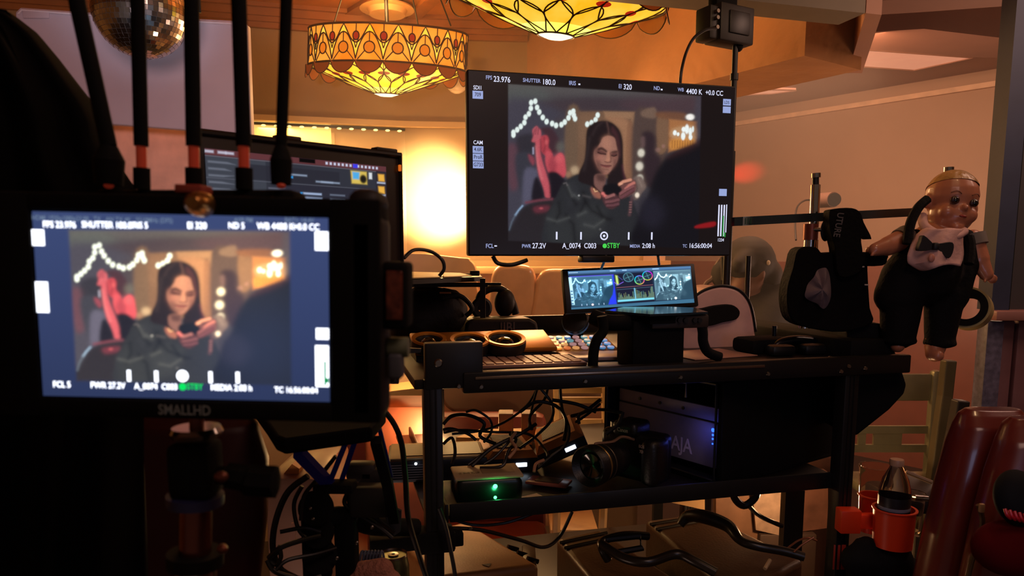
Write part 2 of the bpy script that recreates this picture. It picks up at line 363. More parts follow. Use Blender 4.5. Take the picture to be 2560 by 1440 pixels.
    E(830, 632, 24, 8, (150, 100, 88), 0.6, 0.7)
    P([(880, 600), (898, 600), (902, 650), (904, 680), (880, 690), (862, 680), (872, 650)], (178, 122, 100), 8, 0.85); Ln([(902, 610), (910, 660), (908, 684)], 5, (92, 56, 52), 8, 0.8); Ln([(858, 686), (880, 694), (904, 690)], 4, (90, 50, 48), 5, 0.8)
    P([(822, 712), (850, 714), (880, 716), (912, 722), (890, 740), (850, 736), (830, 726)], (122, 66, 64), 5, 0.9); Ln([(822, 714), (868, 724), (912, 722)], 3, (66, 34, 36), 4, 0.9); Ln([(845, 752), (885, 756)], 4, (100, 62, 56), 8, 0.7)
    P([(745, 920), (780, 925), (832, 975), (820, 1010), (780, 985), (755, 960)], (150, 92, 76), 8, 0.9); Ln([(768, 925), (780, 950), (800, 945)], 3, (236, 190, 140), 4, 0.9); Ln([(770, 905), (830, 960), (845, 1010)], 5, (26, 20, 22), 5, 0.8)
    # hands, phone, cuff
    P([(1105, 830), (1170, 812), (1200, 860), (1215, 910), (1180, 960), (1150, 1010), (1110, 1010), (1100, 940)], (112, 94, 88), 9); Ln([(1120, 850), (1140, 920), (1120, 1000)], 6, (70, 56, 56), 10, 0.8); Ln([(1150, 840), (1180, 900)], 7, (140, 120, 110), 12, 0.7)
    P([(860, 890), (1000, 880), (1030, 940), (990, 1010), (900, 1000), (850, 960)], (20, 19, 24), 8)
    P([(978, 880), (1000, 860), (1050, 840), (1100, 836), (1130, 880), (1120, 950), (1060, 990), (1000, 1010), (985, 980), (1010, 930)], (104, 66, 64), 7)
    for pts, w, c_ in [([(990, 884), (1020, 862), (1080, 845)], 13, (204, 140, 116)), ([(1045, 922), (1075, 892), (1110, 872)], 13, (186, 112, 102)), ([(1000, 965), (1050, 930), (1105, 900)], 12, (128, 78, 80)), ([(1010, 998), (1060, 966), (1110, 930)], 11, (104, 62, 68))]:
        Ln(pts, w, c_, 5); Ln([(a + 4, b + w + 4) for a, b in pts], 3, (60, 34, 38), 5, 0.8)
    E(1000, 880, 14, 8, (222, 162, 136), 0.5, 0.7)
    P([(838, 970), (862, 958), (880, 985), (940, 968), (985, 1000), (985, 1060), (930, 1100), (880, 1080), (850, 1030)], (78, 48, 52), 8)
    for pts, w, c_ in [([(846, 965), (860, 985), (880, 995)], 13, (208, 112, 108)), ([(880, 1000), (910, 990), (940, 978)], 13, (146, 94, 92)), ([(880, 1040), (930, 1035), (980, 1020)], 12, (112, 70, 74)), ([(890, 1072), (940, 1070), (980, 1058)], 11, (100, 62, 68))]:
        Ln(pts, w, c_, 5); Ln([(a, b + w + 3) for a, b in pts], 3, (52, 30, 36), 5, 0.8)
    Ln([(1098, 1000), (1088, 1080), (1080, 1150)], 12, (84, 60, 64), 8, 0.85)
    for b in range(1040, 1150, 22): Ln([(1080, b), (1094, b)], 3, (150, 100, 100), 4, 0.8)
    E(1142, 978, 18, 22, (244, 226, 206), 0.3)
    # dark head close to the lens
    P([(1760, 480), (1640, 520), (1520, 570), (1420, 620), (1350, 680), (1300, 770), (1260, 880), (1230, 990), (1180, 1080), (1150, 1200), (1130, 1420), (1760, 1460)], (20, 19, 25), 20)
    P([(1180, 1020), (1300, 1000), (1380, 1140), (1300, 1260), (1180, 1200)], (36, 34, 46), 50, 0.8); P([(1700, 480), (1560, 540), (1430, 610), (1380, 650), (1440, 640), (1600, 570)], (56, 30, 32), 24, 0.6)
    g = np.random.RandomState(3).normal(0, 0.06, x.shape)
    p.c = np.clip(p.c * (1 + g[..., None]), 0, 1)
    return p
# =====================================================  THE ROOM  =====================================================
CEIL = 2.42; SOF = 1.945
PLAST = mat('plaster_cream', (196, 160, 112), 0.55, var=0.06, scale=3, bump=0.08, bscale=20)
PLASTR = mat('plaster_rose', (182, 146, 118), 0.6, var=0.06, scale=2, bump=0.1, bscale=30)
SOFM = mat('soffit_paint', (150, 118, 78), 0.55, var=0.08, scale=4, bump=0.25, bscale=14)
GOLD = mat('gilded_ceiling', (176, 112, 48), 0.45, 0.15, var=0.22, scale=5, bump=0.4, bscale=18)
CEILM = mat('ceiling_paint', (165, 118, 92), 0.6, var=0.05, scale=3)
BEAMM = mat('beam_paint', (112, 98, 76), 0.6, var=0.06)
FLOORM = mat('floor_boards', (58, 42, 34), 0.5, var=0.2, scale=4)
def wallrun(name, pts, z0, z1, m, th=0.1, inn=None):
    mb = MB()
    for (a, b) in zip(pts[:-1], pts[1:]):
        a, b = Vector((a[0], a[1], 0)), Vector((b[0], b[1], 0)); d = (b - a).normalized(); nrm = Vector((-d.y, d.x, 0))
        if nrm.y < 0: nrm = -nrm
        mb.prism([a + Vector((0, 0, z0)), b + Vector((0, 0, z0)), b + nrm * th + Vector((0, 0, z0)), a + nrm * th + Vector((0, 0, z0))], (0, 0, z1 - z0))
    return struct(name, mb, m)
fl = MB().box((0.6, 3.2, -0.05), (9, 9.6, 0.1)); struct('floor', fl, FLOORM)
# soffit corner points in plan
P1 = W(1025, 325, 3.4); P0 = P1 - CU * 3.2
P2 = Vector((W(1318, 110, 3.45).x, 3.45, 0)); P3 = W(2010, 165, 2.25); P4 = Vector((P3.x, P3.y, 0))
def xy(p): return (p.x, p.y)
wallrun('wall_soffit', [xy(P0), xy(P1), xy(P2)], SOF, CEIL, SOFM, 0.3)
# slanted gilded bulkhead running toward the room's middle
d3 = (P4 - P2).normalized(); n3 = Vector((-d3.y, d3.x, 0)) * -1
if n3.x < 0: n3 = -n3
mb = MB(); mb.prism([Vector((p.x, p.y, SOF)) for p in (P2, P4, P4 + n3 * 0.30, P2 + n3 * 0.30)], (0, 0, CEIL - SOF)); struct('wall_bulkhead', mb, mat('gilded_bulkhead', (176, 122, 72), 0.5, 0.05, var=0.14, scale=5, bump=0.3, bscale=22))
# recessed lower wall below the soffit, with corner
Q1 = W(1015, 480, 3.46); Q0 = Q1 - CU * 3.2; Q2 = Q1 + Vector((1.0, -0.12, 0)) * 1.2
Q3 = Vector((1.72, 5.55, 0))
wallrun('wall_back', [xy(Q0), xy(Q1), xy(Q2)], 0, SOF + 0.02, PLAST, 0.1)
# long wall at the right, its top edge running down to the left in the photo
RW0 = W(1840, 312, 5.5); RW1 = W(2530, 206, 4.12); dz = CEIL
RW0 = EYE + (RW0 - EYE) * ((2.33 - CZ) / (RW0.z - CZ)); RW1 = EYE + (RW1 - EYE) * ((2.33 - CZ) / (RW1.z - CZ))
dr = (RW1 - RW0).normalized(); A0 = RW0 - dr * 1.4; A1 = RW1 + dr * 1.6
wallrun('wall_right', [xy(A0), xy(A1)], 0, CEIL, PLASTR, 0.1)
wallrun('wall_far', [xy(Q2), xy(A0)], 0, CEIL, PLASTR, 0.1)
# cove trim along the right wall
nr = Vector((dr.y, -dr.x, 0));  nr = nr if nr.y < 0 else -nr
mb = MB(); mb.prism([A0 + nr * 0.03 + Vector((0, 0, 2.33 - A0.z)) + Vector((0, 0, -0.012)), A1 + nr * 0.03 + Vector((0, 0, 2.33 - A1.z - 0.012)), A1 + Vector((0, 0, 2.33 - A1.z - 0.012)), A0 + Vector((0, 0, 2.33 - A0.z - 0.012))], (0, 0, 0.03))
struct('trim_1', mb, mat('pale_cove', (232, 192, 156), 0.5))
# wall_left closes the room, out of frame
wallrun('wall_left', [(-2.95, -1.5), xy(P0)], 0, CEIL, PLAST, 0.1)
wallrun('wall_side', [(xy(A1)[0], xy(A1)[1]), (4.5, -1.5)], 0, CEIL, PLASTR, 0.1)
# ceiling: one plain slab; glowing panels stand in for the lit coffer wells
mb = MB(); mb.box((0.6, 3.2, CEIL + 0.05), (9, 9.6, 0.1)); struct('ceiling', mb, CEILM)
mb = MB(); g0 = [P0, P1, P2, P4, Vector((0.2, 1.7, 0)), Vector((-2.6, 1.0, 0))]
mb.prism([Vector((p.x, p.y, CEIL - 0.012)) for p in g0], (0, 0, 0.010)); struct('ceiling_gilded', mb, GOLD)
for i, (a, b) in enumerate([((1.0, -0.0), (-0.4, 1))][:1]): pass
# ornamental moulding under the gilded ceiling
def moulding(name, pts, z, prof, m, th=0.0):
    mb = MB()
    for a, b in zip(pts[:-1], pts[1:]):
        a, b = Vector((a.x, a.y, z)), Vector((b.x, b.y, z)); d = (b - a).normalized(); n = Vector((d.y, -d.x, 0)); n = n if n.y < 0 else -n
        for off, z0, h in prof:
            mb.prism([a - d * 0.0 + Vector((0, 0, z0)), b + Vector((0, 0, z0)), b + n * off + Vector((0, 0, z0)), a + n * off + Vector((0, 0, z0))], (0, 0, h))
    return struct(name, mb, m)
MOLD = mat('moulding_bronze', (150, 92, 44), 0.4, 0.1, var=0.12)
moulding('trim_2', [P0, P1, P2], 2.32, [(0.02, 0, 0.022), (0.035, 0.022, 0.02), (0.05, 0.042, 0.03), (0.07, 0.072, 0.028)], MOLD)
moulding('trim_3', [P0, P1, P2], SOF - 0.012, [(0.03, 0, 0.024)], PLAST)
# raised ribs across the gilded ceiling
mb = MB()
for (x0, y0, x1, y1) in [(845, 60, 1010, -40), (1000, 78, 1150, -60)]:
    a, b = H(x0, y0, CEIL - 0.03), H(x1, y1, CEIL - 0.03); d = (b - a).normalized(); n = Vector((-d.y, d.x, 0)) * 0.03
    mb.prism([a - n, a + n, b + n, b - n], (0, 0, 0.02))
struct('ceiling_ribs', mb, MOLD)
# nearer ceiling beam, parallel with the cart
b0, b1 = W(1300, -16, 1.75), W(2098, 60, 2.0); zb = 1.985
q0 = H(1290, -20, zb); q1 = H(2096, 62, zb)
dd = (q1 - q0).normalized(); nn = Vector((-dd.y, dd.x, 0)); nn = nn if nn.y > 0 else -nn
mb = MB(); mb.prism([q0 - dd * 0.2 - nn * 0.10, q1 - nn * 0.10, q1, q0 - dd * 0.2], (0, 0, CEIL - zb)); struct('trim_4', mb, BEAMM)
# cross beam at its right end and the banded soffits further right
mb = MB(); c0 = H(2098, 62, zb); c1 = H(2120, 168, zb + 0.02)
mb.prism([c0 - nn * 0.1, c0 - nn * 0.1 + dd * 0.05, Vector((c1.x + 0.05, c1.y, zb)), Vector((c1.x, c1.y, zb))], (0, 0, CEIL - zb)); struct('trim_5', mb, CEILM)
def band(name, quad, z, h, m):
    mb = MB(); mb.prism([H(x, y, z) for x, y in quad], (0, 0, h)); return struct(name, mb, m)
band('trim_6', [(2106, 8), (2560, -22), (2760, -40), (2760, 40), (2560, 12), (2310, 30), (2112, 42)], 2.15, 0.2, mat('beam_rose', (126, 88, 70), 0.6, var=0.05))
band('trim_7', [(2115, 84), (2310, 72), (2700, 118), (2700, 150), (2430, 143), (2118, 120)], 2.2, 0.15, mat('beam_rose', (126, 88, 70), 0.6))
GLO = mat('coffer_face_glow', (200, 140, 108), 0.5, emit=(206, 138, 108), es=0.8)  # emission stands in for light caught by the coffer faces
def panel(quad, z, lab, nm='coffer_glow'):
    root = thing(nm, lab, 'ceiling light', H(*quad[0], z)); mb = MB(); mb.prism([H(x, y, z) for x, y in quad], (0, 0, 0.015)); mb.build('glow_face', GLO, root)
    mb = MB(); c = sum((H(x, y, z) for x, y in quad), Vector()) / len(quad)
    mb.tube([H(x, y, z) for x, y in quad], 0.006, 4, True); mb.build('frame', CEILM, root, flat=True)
panel([(2312, 32), (2620, 0), (2620, 58), (2552, 52)], CEIL - 0.02, 'dim rose face with added glow in the ceiling well at the top right corner')
panel([(2112, 120), (2430, 144), (2284, 175), (2115, 163)], CEIL - 0.02, 'brightest rose face with added glow between the ceiling beams, above the doll')
panel([(1838, 222), (1990, 226), (1930, 234), (1838, 238)], CEIL - 0.02, 'thin pale strip with added glow low on the ceiling just right of the big monitor')
# dado rail shelf along the walls at eye height
mb = MB(); zz = 1.31
a, b = A0 + nr * 0.04, A1 + nr * 0.04
mb.prism([Vector((A0.x, A0.y, 0)), Vector((A1.x, A1.y, 0)), Vector((A1.x, A1.y, 0)) + nr * 0.03, Vector((A0.x, A0.y, 0)) + nr * 0.03], (0, 0, zz)); struct('trim_8', mb, mat('dado_terracotta', (150, 82, 58), 0.45, var=0.08))
mb = MB(); mb.prism([Vector((Q1.x - 0.02, Q1.y - 0.12, 1.30)), Vector((Q2.x, Q2.y - 0.12, 1.30)), Vector((Q2.x, Q2.y, 1.30)), Vector((Q1.x - 0.02, Q1.y, 1.30))], (0, 0, 0.03)); struct('trim_9', mb, PLAST)
# window blind glow behind the laptop: lit cream window panel in the recess
wa, wb = W(560, 330, 3.42), W(862, 345, 3.50)
mb = MB(); n0 = CV * -0.02
wa = Q1 - CU * 1.25; wb = Q1 - CU * 0.335
def qz(p, z): return Vector((p.x, p.y, z))
mb.prism([qz(wa + n0, 1.25), qz(wb + n0, 1.25), qz(wb, 1.25), qz(wa, 1.25)], (0, 0, 0.69)); w1 = struct('window_1', mb, mat('window_blind', (255, 214, 130), 0.5, var=0.06, emit=(255, 205, 112), es=0.85))
mb = MB()
mb.prism([qz(wb + n0, 1.25), qz(wb + n0 + CU * 0.015, 1.25), qz(wb + CU * 0.015, 1.25), qz(wb, 1.25)], (0, 0, 0.655)); struct('trim_10', mb, PLAST)
# strip of little bulbs under the soffit
root = thing('strip_light', 'row of tiny warm bulbs under the edge of the brown soffit', 'strip light', qz(P1 - CU * 0.7, SOF - 0.02))
mb = MB(); pa = P1 - CU * 1.15 + CV * 0.02; pb = P1 - CU * 0.02 + CV * 0.02
mb.prism([qz(pa, SOF - 0.022), qz(pb, SOF - 0.022), qz(pb + CV * 0.02, SOF - 0.022), qz(pa + CV * 0.02, SOF - 0.022)], (0, 0, 0.01)); mb.build('rail', DMET, root)
for k in range(21):
    t = pa.lerp(pb, (k + 0.5) / 21); mb = MB(); mb.ell(qz(t - CV * 0.01, SOF - 0.027), (0.011, 0.007, 0.005), 10); mb.build('bulb', emat('bulb_glow', (255, 214, 130), 2.2), root)
# room lights and added unseen fills
pc = P1 - CU * 0.7 + CV * 0.12
light('AREA', (pc.x, pc.y, SOF - 0.03), (pc.x + 0.02, pc.y + 0.05, 0), 7, (1, 0.62, 0.25), 1.3, 0.08, name='soffit_strip')
# bare unseen spot, inferred from the blown-out oval it throws on the wall
hs = W(1100, 500, 3.42)
light('SPOT', (hs.x + 0.06, hs.y - 0.42, 1.52), (hs.x, hs.y, hs.z), 150, (1, 0.76, 0.42), 0.03, spot=60, blend=0.9, name='unseen_wall_spot')
light('POINT', (hs.x + 0.1, hs.y - 0.5, 1.5), None, 9, (1, 0.60, 0.24), 0.08, name='unseen_spot_spill')
light('AREA', (1.15, 3.1, 2.28), (2.0, 4.6, 1.2), 48, (1.0, 0.55, 0.33), 0.7, name='right_wall_fill')  # unseen fill added to brighten the right wall
light('AREA', (0.2, 2.35, 2.25), (0.9, 2.9, 2.3), 0.9, (1.0, 0.55, 0.22), 0.4, name='bulkhead_fill')  # area light without a fixture, tuned for the gilded bulkhead
_d = ray(1862, 432); _t = (RW0 - EYE).dot(nr) / _d.dot(nr); _p = EYE + _d * _t
light('SPOT', _p + nr * 0.5 - dr * 0.75, _p, 60.0, (1, 0.03, 0.02), 0.01, spot=12, blend=1, name='red_beam')
light('SPOT', (-0.46, 0.62, 1.66), (-1.12, 2.15, 1.85), 34.0, (0.95, 0.66, 0.72), 0.1, spot=70, blend=0.6, name='board_fill')  # out-of-view spot added to light the white board
light('AREA', (0.15, 3.0, 1.82), K(0.3, 0.2, 1.1), 11.0, (1.0, 0.52, 0.22), 0.35, name='back_light')  # added unseen behind the monitor to warm the cart tops
light('AREA', (0.5, 0.1, 2.2), K(0.7, 0.0, 1.0), 3.0, (1.0, 0.62, 0.5), 0.5, name='cart_fill')  # soft fill added from the camera side for the cart
light('AREA', (1.5, 1.5, 2.1), (1.3, 2.2, 1.2), 4.5, (1.0, 0.6, 0.45), 0.5, name='right_side_fill')  # unseen soft area added to lift the right side
light('POINT', W(1080, 1085, 1.80), None, 6.5, (1.0, 0.58, 0.24), 0.02, name='under_cart_fill')  # no lamp here; point added to brighten the case tops
light('POINT', W(1985, 1255, 1.74), None, 3.2, (1.0, 0.56, 0.26), 0.02, name='under_cart_fill')  # second added point, hidden by the dark post, for the right cases
light('AREA', (2.05, 2.75, 1.2), (1.1, 2.2, 2.4), 9.0, (1.0, 0.58, 0.4), 0.4, name='ceiling_beam_fill')  # out-of-frame fill added for the ceiling beams
light('POINT', (0.82, 1.15, 2.1), None, 2.6, (1.0, 0.62, 0.3), 0.03, name='chair_highlight_fill')  # bare point added to raise highlights on the vinyl chairs
light('AREA', (-0.5, 0.95, 0.4), (-0.42, 1.4, 0.85), 1.6, (1.0, 0.66, 0.52), 0.3, name='lower_left_fill')  # unseen fill added low down for the bin and looped cables
# =====================================================  MONITORS  =====================================================
TXT = emat('readout_white', (225, 228, 255), 1.0); GRN = emat('readout_green', (70, 215, 80), 1.0)
CH = emat('chip_blue', (150, 165, 215), 1.0); CHT = emat('chip_ink', (40, 45, 70), 0.9)
# the large on-set monitor: panel plane is parallel with the cart front
MO = 0.18; a0, a1 = 0.099, 0.663; z0, z1 = 1.350, 1.697
mon = thing('monitor', 'large flat monitor above the cart showing the dark haired woman, wide black margins', 'monitor', K((a0 + a1) / 2, MO, z0))
bm_ = MB(KM()).box(((a0 + a1) / 2, MO + 0.014, (z0 + z1) / 2), (a1 - a0, 0.024, z1 - z0), 0.004); bm_.build('frame', BLK, mon)
MB(KM()).box(((a0 + a1) / 2, MO + 0.045, (z0 + z1) / 2), (0.34, 0.038, 0.22), 0.012).build('rear_housing', BLK, mon)
MB(KM()).box((0.365, MO + 0.012, z0 - 0.006), (0.07, 0.03, 0.014), 0.003).build('bottom_bracket', DMET, mon)
CR = [(40, 40), (1890, 150), (1880, 1330), (80, 1345)]              # screen corners in crop-6 pixels: TL TR BR BL
Huv = hom([(0, 1), (1, 1), (1, 0), (0, 0)], CR); Hvu = np.linalg.inv(Huv)
PQ = [(318, 135), (1655, 212), (1668, 1290), (345, 1245)]
def screen_mesh(name, parent, M, w, h, nx, ny, colfn, m):
    u, v = np.meshgrid(np.linspace(0, 1, nx), np.linspace(0, 1, ny)); u = u.ravel(); v = v.ravel()
    co = np.stack([u * w, np.zeros_like(u), v * h], 1)
    me = bpy.data.meshes.new(name); me.vertices.add(len(co))
    i = np.arange(nx - 1)[None, :] + nx * np.arange(ny - 1)[:, None]; i = i.ravel()
    f = np.stack([i, i + 1, i + nx + 1, i + nx], 1)
    me.vertices.foreach_set('co', co.ravel()); me.loops.add(f.size); me.polygons.add(len(f))
    me.loops.foreach_set('vertex_index', f.ravel()); me.polygons.foreach_set('loop_start', np.arange(0, f.size, 4)); me.update(calc_edges=True)
    c = np.clip(colfn(u, v), 0, 50); at = me.color_attributes.new('pix', 'FLOAT_COLOR', 'POINT')
    at.data.foreach_set('color', np.concatenate([c, np.ones((len(c), 1))], 1).ravel().astype(np.float32))
    o = bpy.data.objects.new(name, me); COL.objects.link(o); me.materials.append(m); me.transform(M)
    r = parent
    while r.parent: r = r.parent
    me.transform(Matrix.Translation(-r.location)); o.parent = parent; return o
def col_mon(u, v):
    x, y = happ(Huv, u, v); p = woman(x, y)
    a = 1 / (1 + np.exp(-inpoly(x, y, PQ) / 2)); base = np.array(lin((24, 18, 19)))
    c = base * (1 - a[:, None]) + p.c * a[:, None]
    q = Pic(x, y, (0, 0, 0)); q.c = c
    q.P([(1650, 1125), (1770, 1098), (1768, 1132), (1650, 1145)], (150, 24, 30), 5, 0.85)
    return q.c * 1.0
W_, H_ = a1 - a0 - 0.006, z1 - z0 - 0.006
SM = KM(a0 + 0.003, MO + 0.0012, z0 + 0.003)
scr = screen_mesh('screen', mon, SM, W_, H_, 620, 380, col_mon, vmat('monitor_pixels', 1.0))
def M1(x, y, lift=0.0008):                         # crop-6 pixel -> matrix on the panel face
    u, v = happ(Hvu, x, y); return SM @ Matrix.Translation((u * W_, -lift, v * H_)) @ Matrix.Rotation(math.pi / 2, 4, 'X')
k1 = H_ / 1180                                     # metres per crop pixel
def T1(l): return [(s, M1(x, y), sz * k1 * 1.32, al) for s, x, y, sz, al in l]
texts(T1([('23.976', 214, 101, 38, 'LEFT'), ('180.0', 552, 119, 38, 'LEFT'), ('320', 1115, 151, 38, 'LEFT'), ('4400 K', 1550, 180, 38, 'LEFT'), ('+0.0 CC', 1683, 188, 36, 'LEFT'),
          ('27.2V', 512, 1281, 38, 'LEFT'), ('A_0074  C003', 722, 1279, 38, 'LEFT'), ('2:08 h', 1275, 1274, 36, 'LEFT'), ('16:56:00:04', 1598, 1271, 36, 'LEFT'),
          ('SDI1', 106, 163, 27, 'CENTER'), ('CAM', 118, 551, 27, 'CENTER'), ('1234', 1818, 1228, 24, 'CENTER')]), 'readout_values', TXT, scr)
texts(T1([('FPS', 160, 90, 27, 'LEFT'), ('SHUTTER', 418, 107, 26, 'LEFT'), ('IRIS', 738, 126, 29, 'LEFT'), ('EI', 1082, 147, 29, 'LEFT'), ('ND', 1325, 159, 28, 'LEFT'), ('WB', 1492, 168, 26, 'LEFT'),
          ('FCL', 188, 1285, 30, 'LEFT'), ('PWR', 440, 1284, 27, 'LEFT'), ('MEDIA', 1190, 1277, 24, 'LEFT'), ('TC', 1556, 1273, 24, 'LEFT')]), 'readout_captions', emat('caption_blue', (165, 175, 225), 0.95), scr)
texts(T1([('STBY', 1033, 1275, 38, 'LEFT')]), 'standby_text', GRN, scr)
mb = MB(); mb.lathe([(0, 0), (16 * k1, 0)], 18, M=M1(1016, 1276), cap=False); mb.build('standby_dot', GRN, scr, flat=True)
def chip(mb, x, y, w, h, Mf, k, lift=0.0005):
    M = Mf(x, y, lift); mb._add([(-w / 2 * k, -h / 2 * k, 0), (w / 2 * k, -h / 2 * k, 0), (w / 2 * k, h / 2 * k, 0), (-w / 2 * k, h / 2 * k, 0)], [[0, 1, 2, 3]], M)
def chips(l, Mf, k, nm, m, par, lift=0.0005):
    for x, y, w, h in l: mb = MB(); chip(mb, x, y, w, h, Mf, k, lift); mb.build(nm, m, par, flat=True, fix=False)
chips([(108, 212, 70, 50), (119, 600, 72, 45), (121, 654, 72, 45), (123, 708, 72, 45), (1834, 255, 62, 45), (1834, 308, 62, 45), (1824, 891, 62, 50)], M1, k1, 'status_chip', CH, scr)
texts(T1([('709', 108, 212, 26, 'CENTER'), ('4.6K', 119, 600, 26, 'CENTER'), ('ProR', 121, 654, 26, 'CENTER'), ('G733', 123, 708, 26, 'CENTER'), ('LDS', 1832, 257, 22, 'CENTER')]), 'chip_text', CHT, scr)
chips([(681, 1206, 12, 52), (850, 1206, 12, 52), (1181, 1204, 12, 52), (1341, 1203, 12, 52), (811, 134, 14, 10), (1381, 168, 14, 10), (258, 1283, 18, 8), (1800, 1090, 11, 225), (1818, 1090, 11, 225), (1836, 1090, 11, 225), (1852, 1075, 8, 200)], M1, k1, 'scale_mark', TXT, scr)
mb = MB()
M = M1(1010, 1205); mb.lathe([(20 * k1, 0), (30 * k1, 0)], 28, M=M, cap=False); mb.lathe([(0, 0), (9 * k1, 0)], 18, M=M, cap=False)
mb.build('focus_dial', TXT, scr, flat=True, fix=False)
chips([(1831, 1130, 9, 150), (1845, 1190, 11, 34)], M1, k1, 'level_bar', emat('level_green', (40, 150, 60), 0.9), scr, 0.0009)

# ---- small foreground monitor ----
FY = 0.42
c = [W(78, 526, FY), W(816, 547, FY), W(829, 1003, FY), W(110, 991, FY)]
ex = ((c[1] - c[0]) + (c[2] - c[3])).normalized(); ez = ((c[0] - c[3]) + (c[1] - c[2])); ez = (ez - ex * ez.dot(ex)).normalized(); ey = ez.cross(ex)
fw = ((c[1] - c[0]).length + (c[2] - c[3]).length) / 2; fh = ((c[0] - c[3]).length + (c[1] - c[2]).length) / 2
cen = sum(c, Vector()) / 4; org = cen - ex * fw / 2 - ez * fh / 2
FM = Matrix.Translation(org) @ Matrix((ex, ey, ez)).transposed().to_4x4()
FMI = FM.inverted()
def fl_(px, py, Y=FY):                             # pixel -> monitor local x, z
    q = FMI @ W(px, py, Y); return q
fmon = thing('camera_monitor', 'small blurred monitor close to the lens at left, showing the woman in bright colours', 'monitor', cen - ez * 0.09)
def shell(x0, x1, z0_, z1_, y0, y1, bev=0.006): return MB(FM).box(((x0 + x1) / 2, (y0 + y1) / 2, (z0_ + z1_) / 2), (x1 - x0, y1 - y0, z1_ - z0_), bev, seg=3)
s_ = fw / 737
shell(-118 * s_, 860 * s_ - 92 * s_ + 100 * s_, -52 * s_, fh + 48 * s_, 0.0016, 0.032).build('housing', BLKM, fmon)
mb = MB(FM)                                        # raised bezel round the glass
for x0, x1, q0_, q1_ in [(-118 * s_, -3 * s_, -52 * s_, fh + 48 * s_), (fw + 3 * s_, 868 * s_, -52 * s_, fh + 48 * s_), (-10 * s_, fw + 10 * s_, fh + 3 * s_, fh + 48 * s_), (-10 * s_, fw + 10 * s_, -52 * s_, -3 * s_)]:
    mb.box(((x0 + x1) / 2, 0.001, (q0_ + q1_) / 2), (x1 - x0, 0.006, q1_ - q0_), 0.0018)
mb.build('bezel', BLKM, fmon)
GRIP = mat('brown_black_rubber', (30, 22, 21), 0.6)
shell(768 * s_, 872 * s_, -60 * s_, fh + 20 * s_, -0.002, 0.035, 0.008).build('side_grip', GRIP, fmon)
shell(780 * s_, 868 * s_, fh + 10 * s_, fh + 76 * s_, 0.0, 0.034, 0.008).build('corner_bumper', GRIP, fmon)
PF = [(285, 240), (1700, 255), (1730, 1240), (345, 1215)]
SF = [(45, 118), (1942, 172), (1977, 1345), (128, 1312)]
Hf = hom([(0, 1), (1, 1), (1, 0), (0, 0)], SF); Hfi = np.linalg.inv(Hf); Hfp = hom(PF, PQ)
def col_f(u, v):
    x, y = happ(Hf, u, v); X, Y = happ(Hfp, x, y); p = woman(X, Y)
    a = 1 / (1 + np.exp(-inpoly(x, y, PF) / 4)); base = np.array(lin((50, 62, 100)))
    base = base[None, :] * (0.75 + 0.5 * v[:, None])
    g = p.c * np.array([1.75, 1.6, 1.35]) + np.array([0.006, 0.010, 0.018])
    warm = np.exp(-((X - 1300) / 420) ** 2 - ((Y - 480) / 330) ** 2)[:, None]
    g = g * (1 + warm * np.array([0.9, 0.75, 0.35]))
    r = np.exp(-((X - 1480) / 380) ** 2 - ((Y - 1000) / 420) ** 2)[:, None]; g = g + r * np.array([0.010, 0.018, 0.045])
    g = g * (1 - 0.12 * v[:, None])
    return base * (1 - a[:, None]) + g * a[:, None]
FS = FM
fscr = screen_mesh('screen', fmon, FS, fw, fh, 420, 270, col_f, vmat('camera_monitor_pixels', 1.15))
kf = fh / 1180 * 1.0
def M2(x, y, lift=0.0006):
    u, v = happ(Hfi, x, y); return FS @ Matrix.Translation((u * fw, -lift, v * fh)) @ Matrix.Rotation(math.pi / 2, 4, 'X')
def T2(l): return [(s, M2(x, y), sz * kf * 1.12, al) for s, x, y, sz, al in l]
FT = emat('bright_readout', (240, 244, 255), 2.6)
texts(T2([('FPS 23.976', 120, 204, 50, 'LEFT'), ('SHUTTER 180.0', 372, 206, 50, 'LEFT'), ('IRIS 5', 692, 212, 48, 'LEFT'), ('EI 320', 1050, 216, 52, 'LEFT'), ('ND 5', 1312, 218, 48, 'LEFT'), ('WB 4400 K', 1495, 222, 52, 'LEFT'), ('+0.0 CC', 1725, 228, 50, 'LEFT'),
          ('FCL 5', 195, 1238, 50, 'LEFT'), ('PWR 27.2V', 440, 1242, 50, 'LEFT'), ('A_0074  C003', 725, 1248, 50, 'LEFT'), ('MEDIA 2:08 h', 1216, 1254, 50, 'LEFT'), ('TC 16:56:00:04', 1624, 1268, 48, 'LEFT')]), 'readout_values', FT, fscr, 0.00008)
texts(T2([('HDMI 1920x1080p23.98   TX   AN TX 4K   5510MHz (DFS)', 48, 160, 38, 'LEFT'), ('4:09 PM', 1350, 182, 38, 'LEFT'), ('BAT1: 14.4V', 1670, 184, 38, 'LEFT')]), 'status_line', emat('status_grey', (120, 140, 170), 0.8), fscr)
GF = emat('bright_green', (0, 210, 90), 1.3)
texts(T2([('STBY', 1062, 1250, 50, 'LEFT')]), 'standby_text', GF, fscr, 0.00008)
mb = MB(); mb.lathe([(0, 0), (24 * kf, 0)], 16, M=M2(1036, 1250), cap=False); mb.build('standby_dot', GF, fscr, flat=True)
chips([(90, 288, 78, 100), (120, 672, 80, 196), (1905, 318, 84, 118), (1922, 908, 82, 72), (1924, 1115, 86, 270)], M2, kf, 'status_chip', FT, fscr)
chips([(688, 1180, 24, 74), (865, 1184, 24, 74), (1214, 1188, 24, 74), (1388, 1190, 24, 74)], M2, kf, 'scale_mark', FT, fscr); mb = MB()
mb.lathe([(0, 0), (38 * kf, 0)], 28, M=M2(1034, 1180), cap=False)
mb.build('focus_dial', FT, fscr, flat=True, fix=False)
